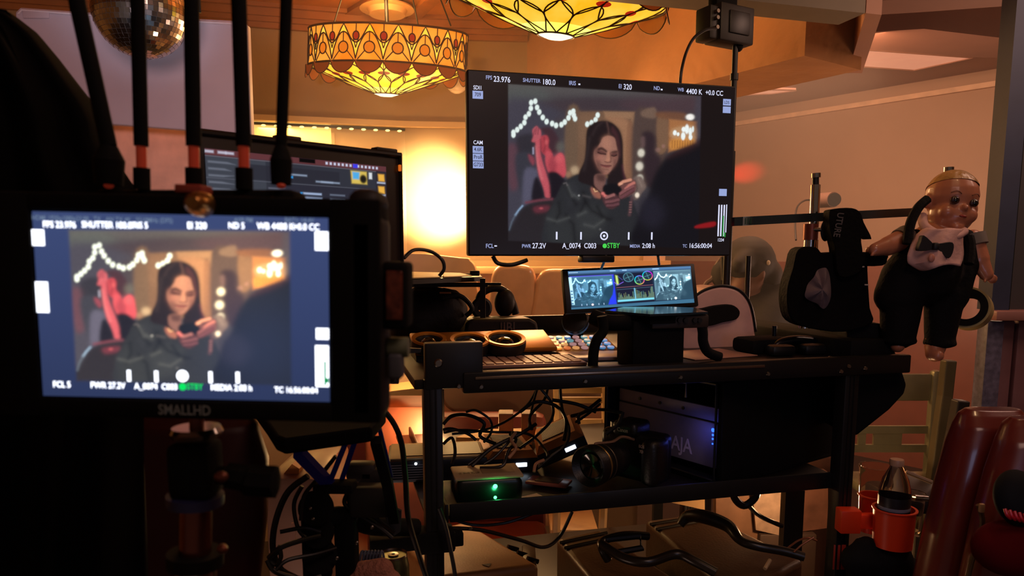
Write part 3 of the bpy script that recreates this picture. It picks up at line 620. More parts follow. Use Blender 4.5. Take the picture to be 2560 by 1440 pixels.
chips([(1946, 1160, 16, 160), (1955, 1205, 30, 32)], M2, kf, 'level_bar', emat('level_dim_green', (30, 150, 90), 1.0), fscr, 0.0012)
q = fl_(466, 1024)
texts([('SMALLHD', FM @ Matrix.Translation((q.x, -0.0026, q.z)) @ Matrix.Rotation(math.pi / 2, 4, 'X'), 0.0085, 'CENTER')], 'bezel_lettering', mat('grey_lettering', (110, 100, 90), 0.5, emit=(60, 54, 50), es=0.25), fmon)
q = fl_(515, 513)                                  # brass locking knob on the top edge
MB(FM).lathe([(0, 0.014), (0.0035, 0.0145), (0.0058, 0.012), (0.0072, 0.006), (0.0072, 0.0)], 24, M=Matrix.Translation((q.x, -0.004, q.z)) @ Matrix.Rotation(math.pi / 2, 4, 'X')).build('thumb_screw', mat('brass', (170, 118, 64), 0.3, 0.9), fmon)
q = fl_(462, 472); shell(q.x - 0.008, q.x + 0.008, q.z - 0.002, q.z + 0.003, 0.004, 0.02, 0.001).build('release_button', mat('dull_red_plastic', (170, 70, 55), 0.45), fmon)
# hardware plugged in the right side
shell(fl_(950, 0).x, fl_(1018, 0).x, fl_(0, 805).z, fl_(0, 632).z, 0.004, 0.032, 0.003).build('side_module', BLKM, fmon)
shell(fl_(962, 0).x, fl_(1006, 0).x, fl_(0, 780).z, fl_(0, 655).z, 0.002, 0.006, 0.001).build('module_reflection', mat('reddish_reflection', (120, 58, 42), 0.25, 0.4, var=0.6, scale=160), fmon)  # reddish reflection on the module, put into this plate's colour
MB(FM).cyl((fl_(958, 0).x, 0.018, fl_(0, 856).z), (fl_(1014, 0).x, 0.018, fl_(0, 856).z), 0.0062, n=20).build('cable_connector', mat('pale_green_plastic', (120, 124, 100), 0.5), fmon)
shell(fl_(960, 0).x, fl_(1000, 0).x, fl_(0, 935).z, fl_(0, 870).z, 0.01, 0.024, 0.002).build('port_block', mat('slate_plastic', (84, 84, 92), 0.45), fmon)

# video receiver with five whip antennas standing behind that monitor
RY = 0.475
rc = thing('video_receiver', 'black wireless receiver with five tall whip antennas behind the small monitor', 'receiver', W(490, 600, RY))
p = W(240, 560, RY); p2 = W(740, 470, RY)
MB().box(((p.x + p2.x) / 2, RY + 0.012, p2.z - 0.012), (p2.x - p.x, 0.03, 0.022), 0.004).build('body', BLKM, rc)
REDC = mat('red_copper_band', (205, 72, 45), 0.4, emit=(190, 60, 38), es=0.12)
for x0, x1, yb, wd_, hy in [(192, 272, 462, 19, 0), (344, 353, 470, 17, 1), (478, 484, 470, 18, 1), (597, 609, 470, 18, 1), (716, 703, 462, 14, 0)]:
    r = wd_ / FPX * RY
    pts = [W(x0 - (x1 - x0) * 0.15, -70, RY), W(x0, 0, RY), W((x0 * .45 + x1 * .55), 200, RY), W(x1, 365, RY)]
    at = MB().tube(cr(pts, 5), r, 14).build('antenna', BLKM, rc)
    if hy:
        MB().cyl(W(x1, 366, RY), W(x1 + 1, 421, RY), r * 0.72, n=16).build('red_band', REDC, at)
        MB().cyl(W(x1 + 1, 420, RY), W(x1 + 2, yb + 4, RY), r * 1.15, n=16).build('socket', BLKM, at)
    else:
        MB().cyl(W(x1, 364, RY), W(x1, 400, RY), r, r * 1.9, n=16).build('hinge', BLKM, at)
        MB().cyl(W(x1, 400, RY), W(x1, 462, RY), r * 1.9, r * 1.7, n=16).build('socket', BLKM, at)
        MB().ell(W(x1, 464, RY - 0.004), (0.003, 0.003, 0.002), 12).build('red_tip', REDC, at)
# light stand under the monitor
SY = 0.445
st = thing('monitor_stand', 'chrome and black stand with a grip handle under the small monitor', 'stand', W(490, 1440, SY))
MB().cyl(W(492, 1040, SY), W(492, 1085, SY), 0.0045, n=16).build('mounting_pin', mat('copper_pin', (120, 64, 48), 0.35, 0.6), st)
MB().lathe([(0.0, 0), (0.0145, 0), (0.016, 0.003), (0.0145, 0.006), (0, 0.006)], 28, M=TM(W(492, 1090, SY))).build('washer', STEEL, st)
MB().box(W(490, 1170, SY), (0.028, 0.026, 0.036), 0.005).build('clamp_head', BLKM, st)
MB().cyl(W(488, 1260, SY), W(488, 1236, SY), 0.0175, n=26).build('blue_collar', mat('dark_blue_ring', (44, 44, 88), 0.5), st)
MB().cyl(W(488, 1390, SY), W(490, 1262, SY), 0.0100, n=22).build('riser', mat('coppery_chrome', (128, 74, 62), 0.22, 0.85), st)  # coppery tinted chrome tube
MB().cyl(W(488, 1412, SY), W(488, 1380, SY), 0.0175, n=24).build('lower_collar', BLKM, st)
MB().cyl(W(487, 1700, SY), W(488, 1408, SY), 0.0130, n=22).build('lower_tube', STEEL, st)
h = MB(); h.tube(cr([W(548, 1188, SY - 0.01), W(590, 1192, SY - 0.012), (W(640, 1202, SY - 0.012)), W(695, 1205, SY - 0.012)], 6), [0.006] * 4 + [0.0085] * 6 + [0.0105] * 8 + [0.006]); h.build('grip_handle', BLKM, st)
MB().ell(W(553, 1192, SY - 0.024), (0.0045, 0.003, 0.0035), 14).build('handle_bolt', mat('copper_pin', (120, 64, 48)), st)
MB().ell(W(556, 1372, SY - 0.02), (0.0035, 0.003, 0.003), 12).build('collar_bolt', mat('copper_pin', (120, 64, 48)), st)
# =====================================================  THE CART AND WHAT IT CARRIES  =====================================================
ZD = 1.145; ZS = 0.905; ZB = 0.60
def screws(pts, parent, r=0.0042, off=-0.0165):
    for x, y in pts:
        p = C(x, y, off); q = L(p)
        MB(KM()).cyl((q.x, q.y, q.z), (q.x, q.y - 0.003, q.z), r, r * 0.7, 6 if 0 else 14).build('screw', SCREW, parent)
cart = thing('equipment_cart', 'black metal three shelf cart carrying the monitors, colour panel and cases', 'cart', K(0.43, 0.3, 0))
for a, b in [(0, 0), (0.822, 0.0), (0.10, 0.63), (0.822, 0.63)]:
    mb = MB(KM()).box((a, b, 0.58), (0.031, 0.031, 1.13 if b == 0 else 1.1), 0.002)
    for s in (-1, 1): mb.box((a + s * 0.0045, b - 0.016, 0.58), (0.0025, 0.003, 1.1))
    mb.build('post', DMET, cart)
DESK = mat('desk_board', (26, 21, 20), 0.42)
MB(KM()).box((0.455, 0.325, 1.136), (0.97, 0.66, 0.018), 0.003).build('top_shelf', DESK, cart)
mb = MB(KM()).box((0.50, -0.012, 1.138), (0.90, 0.022, 0.036), 0.003); mb.build('front_rail', DMET, cart)
MB(KM()).box((0.345, -0.0245, 1.146), (0.55, 0.003, 0.0055), 0.001).build('rail_highlight', mat('slot_highlight', (150, 130, 112), 0.25, 0.9), cart)  # bright strip painting the highlight along the rail slot
MB(KM()).box((0.036, -0.008, 1.168), (0.098, 0.022, 0.078), 0.003).build('corner_plate', BLK, cart)
MB(KM()).box((0.455, 0.655, 1.167), (0.97, 0.016, 0.05), 0.002).build('back_lip', BLK, cart)
MB(KM()).box((0.885, 0.30, 1.160), (0.10, 0.58, 0.05), 0.006).build('end_block', BLKM, cart)
MB(KM()).box((0.42, 0.315, ZS - 0.012), (0.86, 0.60, 0.006), 0.001).build('middle_shelf', DESK, cart)
mb = MB(KM()); mb.box((0.43, 0.013, ZS - 0.004), (0.80, 0.006, 0.034), 0.002); mb.box((0.025, 0.31, ZS - 0.004), (0.006, 0.60, 0.034), 0.002); mb.build('shelf_lip', BLK, cart)
MB(KM()).box((0.42, 0.315, ZB - 0.01), (0.86, 0.60, 0.012), 0.002).build('bottom_shelf', DESK, cart)
mb = MB(KM()).box((-0.03, 0.0, 0.862), (0.16, 0.03, 0.026), 0.003); mb.box((0, 0, 0.862), (0.07, 0.045, 0.04), 0.006); mb.build('shelf_clamp', BLKM, cart)
screws([(1096, 908)], cart, 0.0075, -0.02)
screws([(1147, 966), (1203, 967), (1463, 953), (1701, 943), (1920, 935), (2103, 929), (2122, 916), (2163, 921)], cart, 0.0042, -0.0235)
screws([(1175, 1322), (1033, 1313)], cart, 0.004, -0.024)
for x, y in [(2024, 902), (2076, 897)]: q = L(C(x, y, 0.02)); MB(KM()).ell((q.x, 0.02, q.z), (0.006, 0.006, 0.006), 14).build('ball_nut', SCREW, cart)
# monitor pole with battery pack box on top
pl = thing('monitor_pole', 'thin black pole rising behind the right edge of the large monitor', 'pole', K(0.7, 0.40, ZD))
q = L(C(1838, 130, 0.40)); pa = q.x
MB(KM()).cyl((pa, 0.40, ZD), (pa, 0.40, 1.60), 0.0095, n=16).build('lower_tube', BLK, pl)
MB(KM()).cyl((pa, 0.40, 1.58), (pa, 0.40, L(C(1838, 100, 0.40)).z), 0.0068, n=16).build('upper_tube', BLK, pl)
MB(KM()).cyl((pa, 0.40, 1.765), (pa, 0.40, 1.78), 0.0095, n=16).build('collar', BLK, pl)
q2 = L(C(1846, 115, 0.40)); MB(KM()).ell((q2.x, 0.40, q2.z), (0.012, 0.01, 0.014), 16).build('swivel_head', BLKM, pl)
tx = thing('battery_transmitter', 'square black transmitter box on top of the pole beside the ceiling beam', 'transmitter', C(1838, 98, 0.37))
t0_, t1_ = L(C(1768, 98, 0.37)), L(C(1899, 14, 0.37))
TB = KM((t0_.x + t1_.x) / 2, 0.40, t0_.z, rz=R_(14)); tw = t1_.x - t0_.x; th = t1_.z - t0_.z
BOXM = mat('charcoal_shell', (38, 31, 26), 0.5)
MB(TB).box((0.008, 0, th / 2), (tw * 0.80, 0.055, th), 0.004).build('body', BOXM, tx)
MB(TB).box((-tw * 0.43, 0.005, th / 2 - 0.003), (tw * 0.2, 0.05, th * 0.88), 0.004).build('port_side', BOXM, tx)
MB(TB).box((0.012, -0.029, th * 0.52), (tw * 0.48, 0.004, th * 0.6), 0.002).build('battery_plate', mat('battery_shell', (26, 21, 19), 0.4), tx)
MB(TB).box((-0.005, 0.01, th + 0.01), (tw * 0.5, 0.03, 0.03), 0.004).build('top_module', BLKM, tx)
for z in (0.72, 0.55, 0.3): MB(TB).cyl((-tw * 0.42, -0.02, th * z), (-tw * 0.42, -0.03, th * z), 0.0045, n=12).build('port', mat('dull_nickel', (110, 98, 84), 0.35, 0.7), tx)
def cable(pts, r, lab, grp=None, m=None, nm='cable', n=6, s=8):
    return tag(MB().tube(cr([W(*p) for p in pts], n), r, s).build(nm, m or CABLE), lab, 'cable', grp)
cable([(1790, 72, 1.66), (1765, 74, 1.64), (1735, 95, 1.63), (1716, 130, 1.62), (1704, 175, 1.60), (1700, 215, 1.60)], 0.0033, 'black cable arching from the transmitter box down behind the large monitor')
# wide display under the monitor
def frame4(c):                                     # TL TR BR BL -> frame, width, height
    ex = ((c[1] - c[0]) + (c[2] - c[3])).normalized(); ez = ((c[0] - c[3]) + (c[1] - c[2])); ez = (ez - ex * ez.dot(ex)).normalized()
    w = ((c[1] - c[0]).length + (c[2] - c[3]).length) / 2; h = ((c[0] - c[3]).length + (c[1] - c[2]).length) / 2
    o = sum(c, Vector()) / 4 - ex * w / 2 - ez * h / 2
    return Matrix.Translation(o) @ Matrix((ex, ez.cross(ex), ez)).transposed().to_4x4(), w, h
WM, ww, wh = frame4([C(1405, 672, 0.27), C(1737, 658, 0.27), C(1748, 765, 0.25), C(1418, 784, 0.25)])
wdsp = thing('wide_display', 'narrow wide display showing grading scopes and two small pictures, under the large monitor', 'display', K(0.47, 0.26, 1.22))
MB(WM).box((ww / 2, 0.010, wh / 2), (ww, 0.018, wh), 0.003).build('frame', BLK, wdsp)
WS = WM @ Matrix.Translation((0.011, -0.0005, 0.008)); sw, sh = ww - 0.022, wh - 0.014
def col_w(u, v):
    X = u * 1115; Y = (1 - v) * 375                 # panel measured 1115 x 375
    p = Pic(X, Y, (28, 44, 66)); 
    p.P([(0, 0), (1115, 0), (1115, 34), (0, 34)], (78, 118, 160), 2, 0.9, False)
    p.P([(0, 26), (1115, 26), (1115, 42), (0, 42)], (44, 68, 100), 2, 0.9, False)
    p.P([(0, 355), (1115, 335), (1115, 375), (0, 375)], (62, 110, 140), 3, 0.8, False)
    for (x0, x1, y0, y1, tint) in [(10, 390, 52, 345, (0.35, 0.95, 1.5)), (760, 1110, 34, 330, (0.7, 1.25, 1.5))]:
        k = (X > x0) & (X < x1) & (Y > y0) & (Y < y1)
        if k.any():
            q = woman(320 + (X[k] - x0) / (x1 - x0) * 1335, 170 + (Y[k] - y0) / (y1 - y0) * 1090)
            p.c[k] = (q.c * np.array([0.3, 0.6, 0.4]) @ np.ones((3, 1))) * np.array(tint) * 1.7 + q.c * 0.25 * np.array([0.3, 1, 1.2]) + np.array(lin((22, 52, 72)))
    p.P([(385, 52), (398, 52), (402, 345), (330, 345), (345, 300), (375, 250), (390, 180)], (40, 60, 235), 4, 0.95, False)
    p.P([(8, 52), (398, 50), (398, 58), (8, 60)], (90, 60, 220), 2, 0.8, False)
    p.P([(0, 60), (26, 60), (34, 330), (10, 330)], (190, 240, 255), 2, 0.95, False)
    for i in range(5): p.P([(8, 190 + i * 30), (26, 190 + i * 30), (27, 206 + i * 30), (9, 206 + i * 30)], (40, 90, 140), 1, 0.8, False)
    p.P([(410, 50), (745, 40), (745, 340), (415, 345)], (24, 26, 46), 3, 0.95, False)
    for cx, cy, rr, col in [(530, 85, 44, (70, 120, 140)), (628, 118, 42, (60, 190, 170)), (705, 78, 44, (120, 110, 230))]:
        d = np.hypot(X - cx, Y - cy); an = np.arctan2(Y - cy, X - cx)
        ring = 1 / (1 + np.exp((np.abs(d - rr) - 4) * 1.2))
        c = np.stack([0.35 + 0.35 * np.cos(an - 0.5), 0.35 + 0.35 * np.cos(an - 2.6), 0.45 + 0.4 * np.cos(an + 1.7)], -1) if rr and cx > 600 else np.ones(X.shape + (3,)) * np.array(lin(col))
        p.c = p.c * (1 - ring[..., None]) + c * ring[..., None]
        p.E(cx, cy, rr - 6, rr - 6, (34, 56, 72), 0.1, 0.7); p.Ln([(cx - 30, cy + 10), (cx + 30, cy - 10)], 1.5, (90, 150, 160), 2); p.Ln([(cx - 12, cy - 34), (cx + 12, cy + 34)], 1.5, (90, 150, 160), 2)
    p.P([(415, 60), (432, 66), (436, 150), (418, 158)], (200, 230, 120), 5, 0.9, False); p.Ln([(400, 130), (430, 158), (480, 130)], 3, (120, 90, 210), 2); p.Ln([(435, 70), (475, 110)], 2, (70, 80, 160), 2)
    p.Ln([(415, 185), (745, 172)], 2, (140, 90, 100), 2); p.Ln([(415, 205), (745, 192)], 1.2, (80, 110, 130), 2)
    rg = np.random.RandomState(5); hh = rg.rand(70) * 70 + 20; hh[30:38] += 40; hh[60:] += 45
    for i in range(66): p.P([(420 + i * 5, 318), (420 + i * 5, 318 - hh[i]), (423 + i * 5, 318 - hh[i]), (423 + i * 5, 318)], [(110, 150, 110), (90, 140, 150), (150, 160, 110)][i % 3], 2, 0.75, False)
    p.P([(415, 308), (745, 300), (745, 318), (415, 326)], (120, 210, 235), 3, 0.9, False); p.Ln([(575, 200), (577, 300)], 4, (120, 200, 235), 3, 0.9)
    for x, y in [(6, 14), (16, 14), (28, 14), (40, 14), (52, 14), (64, 14), (76, 14)]: p.E(x + 4, y + 2, 4, 4, (190, 220, 240))
    for x, w in [(370, 50), (480, 40), (755, 60)]: p.P([(x, 10), (x + w, 10), (x + w, 18), (x, 18)], (170, 210, 240), 2, 0.9, False)
    for x in (95, 140, 245, 290): p.Ln([(x, 330), (x, 342)], 2, (190, 220, 255), 2)
    p.E(190, 338, 10, 10, (255, 225, 230)); p.E(945, 318, 12, 12, (235, 250, 255))
    for x in (870, 905): p.Ln([(x, 318), (x, 330)], 2, (190, 240, 255), 2)
    return p.c * 1.35
screen_mesh('screen', wdsp, WS, sw, sh, 420, 150, col_w, vmat('wide_display_pixels', 1.0))
MB(KM()).cyl((0.47, 0.275, ZD), (0.47, 0.275, 1.25), 0.012, n=16).build('stand_post', BLK, wdsp)
MB(KM()).box((0.47, 0.28, ZD + 0.006), (0.12, 0.10, 0.010), 0.003).build('stand_foot', BLK, wdsp)
# grading panel with three trackballs
GP = mat('panel_orange_reflection', (196, 124, 40), 0.36, 0.55, var=0.08)  # orange is light reflected off the panel top, put into its colour
gp = thing('grading_panel', 'low control panel with painted orange reflection and three gold rimmed trackballs at the left of the desk', 'control panel', K(0.17, 0.33, ZD))
GT = KM(0.14, 0.195, ZD + 0.012, rx=R_(15))
mb = MB(GT); mb.box((0.0, 0.052, 0.004), (0.29, 0.104, 0.010), 0.003); mb.build('body', GP, gp)
mb = MB(KM(0, 0, ZD)); mb.prism([(-0.003, 0.197, 0), (-0.003, 0.292, 0), (-0.003, 0.292, 0.034), (-0.003, 0.197, 0.010)], (0.286, 0, 0)); mb.build('base_wedge', BLK, gp)
GTI = GT.inverted()
for x, y, r in [(1072, 853, 0.034), (1174, 856, 0.039), (1262, 852, 0.042)]:
    d_ = ray(x, y); n_ = (GT.to_3x3() @ Vector((0, 0, 1))).normalized(); o_ = GT @ Vector((0, 0, 0.025)); t_ = (o_ - EYE).dot(n_) / d_.dot(n_); q = GTI @ (EYE + d_ * t_)
    M = GT @ Matrix.Translation((q.x, q.y, 0.008))
    rg = MB(M).lathe([(r * 0.96, 0), (r * 1.02, 0.008), (r * 1.02, 0.018), (r * 0.97, 0.022), (r * 0.72, 0.019), (r * 0.62, 0.012), (r * 0.60, 0.002)], 40, cap=False).build('trackball_ring', BLK, gp)
    MB(M).lathe([(r * 1.0, 0.0205), (r * 0.985, 0.0245), (r * 0.80, 0.0235), (r * 0.78, 0.020)], 40, cap=False).build('gold_rim', mat('gold_edge', (214, 140, 50), 0.35, 0.5), rg)
    MB(M).ell((0, 0, 0.004), (r * 0.58, r * 0.58, 0.020), 28).build('ball', mat('gloss_black_ball', (10, 10, 11), 0.08, coat=1.0), gp)
# button pad with coloured keys
bp_ = thing('key_pad', 'flat macro pad with rows of glowing orange to blue keys beside the trackballs', 'key pad', K(0.37, 0.4, ZD))
KMt = KM(0.362, 0.275, ZD + 0.008, rz=R_(-6), rx=R_(9))
MB(KMt).box((0, 0, 0.004), (0.145, 0.125, 0.010), 0.003).build('body', mat('aluminium_dim', (120, 84, 60), 0.35, 0.6), bp_)
kc = [(255, 150, 60), (250, 130, 70), (255, 180, 110), (200, 150, 150), (120, 180, 190), (90, 150, 210), (110, 170, 235)]
for i in range(7):
    for j in range(4):
        c_ = kc[(i + j) % 7] if i < 3 else kc[min(6, i)]
        MB(KMt @ Matrix.Translation((-0.057 + i * 0.019, -0.042 + j * 0.028, 0.010))).lathe([(0.0073, 0), (0.0078, 0.0015), (0.007, 0.003), (0, 0.0034)], 14, sy=1.2).build('key', emat('key_glow_%d_%d_%d' % c_, c_, 0.62 if (i * 3 + j) % 4 else 0.9), bp_)
# keyboard and trackpad
kb = thing('keyboard', 'thin silver keyboard along the front of the desk', 'keyboard', K(0.18, 0.12, ZD))
KBM = mat('silver_keys', (166, 126, 108), 0.4, 0.1)
kt = KM(0.165, 0.128, ZD, rz=R_(-2))
MB(kt).box((0.005, 0, 0.004), (0.27, 0.115, 0.007), 0.002).build('body', KBM, kb)
mb = MB(kt)
for j in range(5):
    for i in range(14): mb.box((-0.118 + i * 0.0185, -0.042 + j * 0.020, 0.0085), (0.0155, 0.0165, 0.002), 0.0008, seg=1)
tag(mb.build('keys', mat('white_keycaps', (176, 138, 122), 0.45), kb))
tag(MB(KM(0.365, 0.175, ZD, rz=R_(-4))).box((0, 0, 0.004), (0.15, 0.115, 0.007), 0.003).build('trackpad', mat('trackpad_white', (196, 168, 168), 0.3)), 'smooth pale trackpad to the right of the silver keyboard', 'trackpad')
# control deck on a stand
dk = thing('deck_controller', 'black control deck with blue gleam painted on its flat top on a thick black stand mid desk', 'controller', K(0.45, 0.05, ZD))
zt = 1.243
mb = MB(); mb.prism([H(x, y, zt) for x, y in [(1512, 781), (1625, 791), (1770, 785), (1735, 774), (1665, 771), (1560, 772)]], (0, 0, 0.004)); mb.build('glass_top', mat('blue_gleam_tint', (60, 78, 92), 0.12, 0.6), dk)  # bluish gleam of the top is put into its base colour
mb = MB(); mb.prism([H(x, y, zt - 0.016) for x, y in [(1512, 797), (1625, 811), (1770, 805), (1735, 790), (1560, 788)]], (0, 0, 0.014)); mb.build('body', BLKM, dk)
q = L(C(1690, 800, 0.03)); MB(KM()).box((q.x, 0.035, q.z - 0.002), (0.115, 0.05, 0.024), 0.003).build('port_panel', mat('port_grey', (48, 38, 34), 0.5), dk)
for x in (1700, 1715, 1738, 1750): q = L(C(x, 801, 0.005)); MB(KM()).cyl((q.x, 0.012, q.z), (q.x, 0.004, q.z), 0.0045, n=12).build('socket', BLK, dk)
q = L(C(1630, 870, 0.05)); MB(KM()).box((q.x, 0.06, 1.188), (0.105, 0.08, 0.088), 0.006).build('stand_block', BLKM, dk)
for pts in [[(1505, 790), (1508, 825), (1492, 850), (1484, 880), (1482, 915)], [(1752, 800), (1757, 830), (1758, 855), (1770, 880), (1800, 893)]]:
    MB().tube(cr([C(x, y, 0.0 + 0.02) for x, y in pts], 5), 0.0095, 12).build('bent_leg', BLKM, dk)
q = L(C(1500, 800, 0.05)); MB().tube(cr([C(1482, 792, 0.06), C(1520, 806, 0.04), C(1570, 806, 0.04)], 5), 0.015, 12).build('left_hinge', BLKM, dk)
# white rounded device
wh_ = thing('label_printer', 'white dome shaped plastic device with a black oval window at the right of the desk', 'printer', K(0.72, 0.33, ZD))
out = [(1700, 868), (1698, 795), (1722, 758), (1752, 731), (1790, 717), (1822, 717), (1850, 728), (1871, 752), (1882, 785), (1889, 830), (1887, 852), (1862, 874), (1800, 886), (1740, 880)]
O3 = cr([C(x, y, 0.26) for x, y in out], 3, True)
def bevmod(o, w, seg=3, ang=30):
    m = o.modifiers.new('b', 'BEVEL'); m.width = w; m.segments = seg; m.limit_method = 'ANGLE'; m.angle_limit = R_(ang); return o
mb = MB(); mb.prism(O3, CV * 0.10); bevmod(mb.build('shell', mat('white_pink_plastic', (226, 182, 172), 0.35, coat=0.3), wh_), 0.008)
mb = MB(); mb.tube(cr([C(x, y - 1, 0.262) for x, y in out[1:10]], 4), 0.0035, 8); mb.build('edge_seam', BLK, wh_)
ov = [(1700, 782), (1718, 768), (1750, 772), (1790, 764), (1830, 762), (1850, 778), (1842, 798), (1808, 806), (1775, 815), (1740, 812)]
mb = MB(); mb.prism(cr([C(x, y, 0.25) for x, y in ov], 4, True), CV * 0.016); bevmod(mb.build('oval_window', BLKM, wh_), 0.003)
# desk back row: portable speaker, coiled strap, headphones
sp = thing('portable_speaker', 'dark portable speaker lying behind the trackballs', 'speaker', K(0.26, 0.56, ZD))
so = [(1160, 845), (1166, 806), (1180, 797), (1325, 796), (1344, 806), (1350, 845)]
mb = MB(); mb.prism([C(x, y, 0.53) for x, y in so], CV * 0.09); bevmod(mb.build('body', mat('dark_speaker_cloth', (42, 30, 26), 0.55), sp), 0.012)
q = L(C(1273, 820, 0.527)); texts([('!JBL', KM(q.x, 0.5285, q.z) @ Matrix.Rotation(math.pi / 2, 4, 'X'), 0.036, 'CENTER')], 'lettering', mat('speaker_lettering', (120, 94, 80), 0.4), sp, 0.0004)
HB = mat('headphone_black', (26, 20, 18), 0.5)
hp = thing('headphones', 'black headphones resting on the ledge under the black shelf, left of the monitor foot', 'headphones', K(0.25, 0.66, 1.2))
hb_ = 0.64; mb = MB(); mb.tube(cr([C(x, y, hb_) for x, y in [(1196, 775), (1200, 740), (1225, 722), (1255, 724), (1278, 750), (1290, 785)]], 6), [0.010] * 31, 10); mb.build('headband', HB, hp)
q = L(C(1262, 757, hb_)); MB(KM(q.x, hb_, q.z, ry=0)).ell((0, 0, 0), (0.028, 0.02, 0.038), 24).build('ear_cup', HB, hp)
q = L(C(1198, 768, hb_)); MB(KM(q.x, hb_ - 0.02, q.z, rx=R_(90))).lathe([(0.010, 0), (0.026, 0), (0.028, 0.01), (0.022, 0.014), (0.010, 0.012)], 28, cap=False).build('ear_pad', HB, hp)
tp = thing('round_lens', 'small round black lens on the desk left of the deck stand', 'lens', C(1440, 830, 0.35))  # round lens body, gives no light
q = L(C(1442, 808, 0.33)); MB(KM(q.x, 0.33, q.z, rx=R_(70), rz=R_(-30))).lathe([(0.0, 0.0), (0.024, 0), (0.028, 0.006), (0.028, 0.03), (0.018, 0.034), (0, 0.034)], 28).build('barrel', BLK, tp)
MB(KM(q.x, 0.33, q.z, rx=R_(70), rz=R_(-30))).lathe([(0.0295, 0.012), (0.031, 0.014), (0.031, 0.018), (0.0295, 0.02)], 28, cap=False).build('rim_ring', mat('blue_lit_rim', (120, 150, 180), 0.3, 0.4), tp)  # blue light on the rim, put into this ring's colour
MB(KM()).box((q.x, 0.34, (q.z + ZD) / 2 - 0.01), (0.03, 0.03, q.z - ZD - 0.02), 0.003).build('foot', BLKM, tp)
# goggles / strap things at the right of the desk
gg = thing('visor', 'dark curved visor with a tan inner band lying at the right end of the desk', 'visor', K(0.84, 0.2, ZD))
pts = [(1928, 868), (1955, 850), (2000, 845), (2045, 852), (2078, 876)]
mb = MB(); P_ = cr([C(x, y, 0.13) for x, y in pts], 6); n = len(P_)
mb.grid(lambda u, v: P_[min(n - 1, int(round(u * (n - 1))))] + CV * (0.09 * v) + Vector((0, 0, -0.012 * v * v)), n - 1, 4)
o = mb.build('tan_band', mat('tan_leather', (168, 118, 62), 0.45), gg); so_ = o.modifiers.new('s', 'SOLIDIFY'); so_.thickness = 0.003
mb = MB(); mb.tube(cr([C(x, y + 5, 0.125) for x, y in pts], 6), [0.006 + 0.004 * math.sin(math.pi * i / 24) for i in range(25)], 10); mb.build('front_edge', mat('dark_navy_gloss', (20, 20, 28), 0.25), gg)
mb = MB()
for x, y in [(1960, 890), (2030, 893)]: q = L(C(x, y, 0.1)); mb.box((q.x, 0.1, q.z), (0.05, 0.03, 0.02), 0.008, M=None)
mb.M = KM(); mb2 = MB(KM())
for x, y in [(1950, 884), (2030, 888)]: q = L(C(x, y, 0.1)); mb2.box((q.x, 0.1, ZD + 0.012), (0.055, 0.035, 0.022), 0.008)
mb2.build('padding', BLK, gg)
cr_ = MB(KM()); q = L(C(2035, 832, 0.3)); rr = random.Random(4)
o = cr_.ell((q.x, 0.3, ZD + 0.055), (0.03, 0.025, 0.018), 16).build('plastic_bag', mat('crumpled_clear_film', (120, 100, 90), 0.2, alpha=0.5))
for v in o.data.vertices: v.co += Vector((rr.uniform(-1, 1), rr.uniform(-1, 1), rr.uniform(-1, 1))) * 0.008
tag(o, 'crumpled clear plastic bag behind the visor on the desk', 'bag')
for v in o.data.polygons: v.use_smooth = False
cble = thing('equipment_block', 'flat black gadget with knobs between the white device and the visor', 'gadget', K(0.73, 0.18, ZD))
MB(KM(0.735, 0.16, ZD, rz=R_(8))).box((0, 0, 0.017), (0.11, 0.07, 0.032), 0.01).build('body', BLKM, cble)
MB(KM()).cyl((0.77, 0.17, ZD + 0.03), (0.77, 0.17, ZD + 0.055), 0.005, n=12).build('knob', DMET, cble)
tag(MB(KM(0.6, 0.15, ZD, rz=R_(10))).box((0, 0, 0.0015), (0.16, 0.12, 0.002), 0.0008).build('paper_sheet', mat('dim_pink_paper', (190, 140, 124), 0.6)), 'sheet of pale paper under the deck stand and cable', 'paper')
# ---------------- middle shelf ----------------
WED = mat('ribbed_tan_top', (200, 118, 54), 0.7, 0.0, spec=0.15)
def wedge(lab, M, led=True):
    r = thing('power_brick', lab, 'power brick', M.translation, 'wedge shaped power bricks with white lights')
    mb = MB(M); pr = [(-0.055, 0), (0.055, 0), (0.055, 0.028), (0.042, 0.046), (-0.042, 0.046), (-0.055, 0.028)]
    mb.prism([(x, -0.075, z) for x, z in pr], (0, 0.15, 0)); bevmod(mb.build('body', mat('navy_black_shell', (26, 24, 32), 0.35), r), 0.003)
    mb = MB(M); mb.prism([(x, -0.0755, z) for x, z in [(-0.054, 0.030), (0.054, 0.030), (0.042, 0.0475), (-0.042, 0.0475)]], (0, 0.151, 0)); mb.build('tan_cover', WED, r)
    mb = MB(M)
    for k in range(16): mb.box((0, -0.052 + k * 0.007, 0.0485), (0.062, 0.0028, 0.003))
    mb.build('cooling_ribs', mat('rib_brown', (92, 60, 34), 0.5), r)  # dark brown ribs across the cover
    MB(M).box((0.018, -0.0765, 0.016), (0.024, 0.002, 0.009), 0.003).build('white_light', emat('white_led', (225, 240, 255), 2.5), r)
    return r
q = L(H(1296, 1180, ZS)); wedge('flat lying wedge power brick with a white light, behind the green lit box', KM(q.x + 0.0, q.y + 0.10, ZS - 0.008, rz=R_(-4)))
q = L(H(1420, 1150, ZS)); wedge('tilted wedge power brick leaning with its white light beside the photo camera', KM(q.x - 0.005, q.y + 0.02, ZS + 0.02, rz=R_(-14), ry=R_(-24)))
gb = thing('network_box', 'small box with pale lid and glowing green light on the front of the middle shelf', 'box', K(0.115, 0.1, ZS - 0.009))
gq = [Vector((*L(H(x, y, 0.952)).xy, 0)) for x, y in [(1100, 1200), (1172, 1210), (1275, 1203), (1215, 1177), (1110, 1177)]]
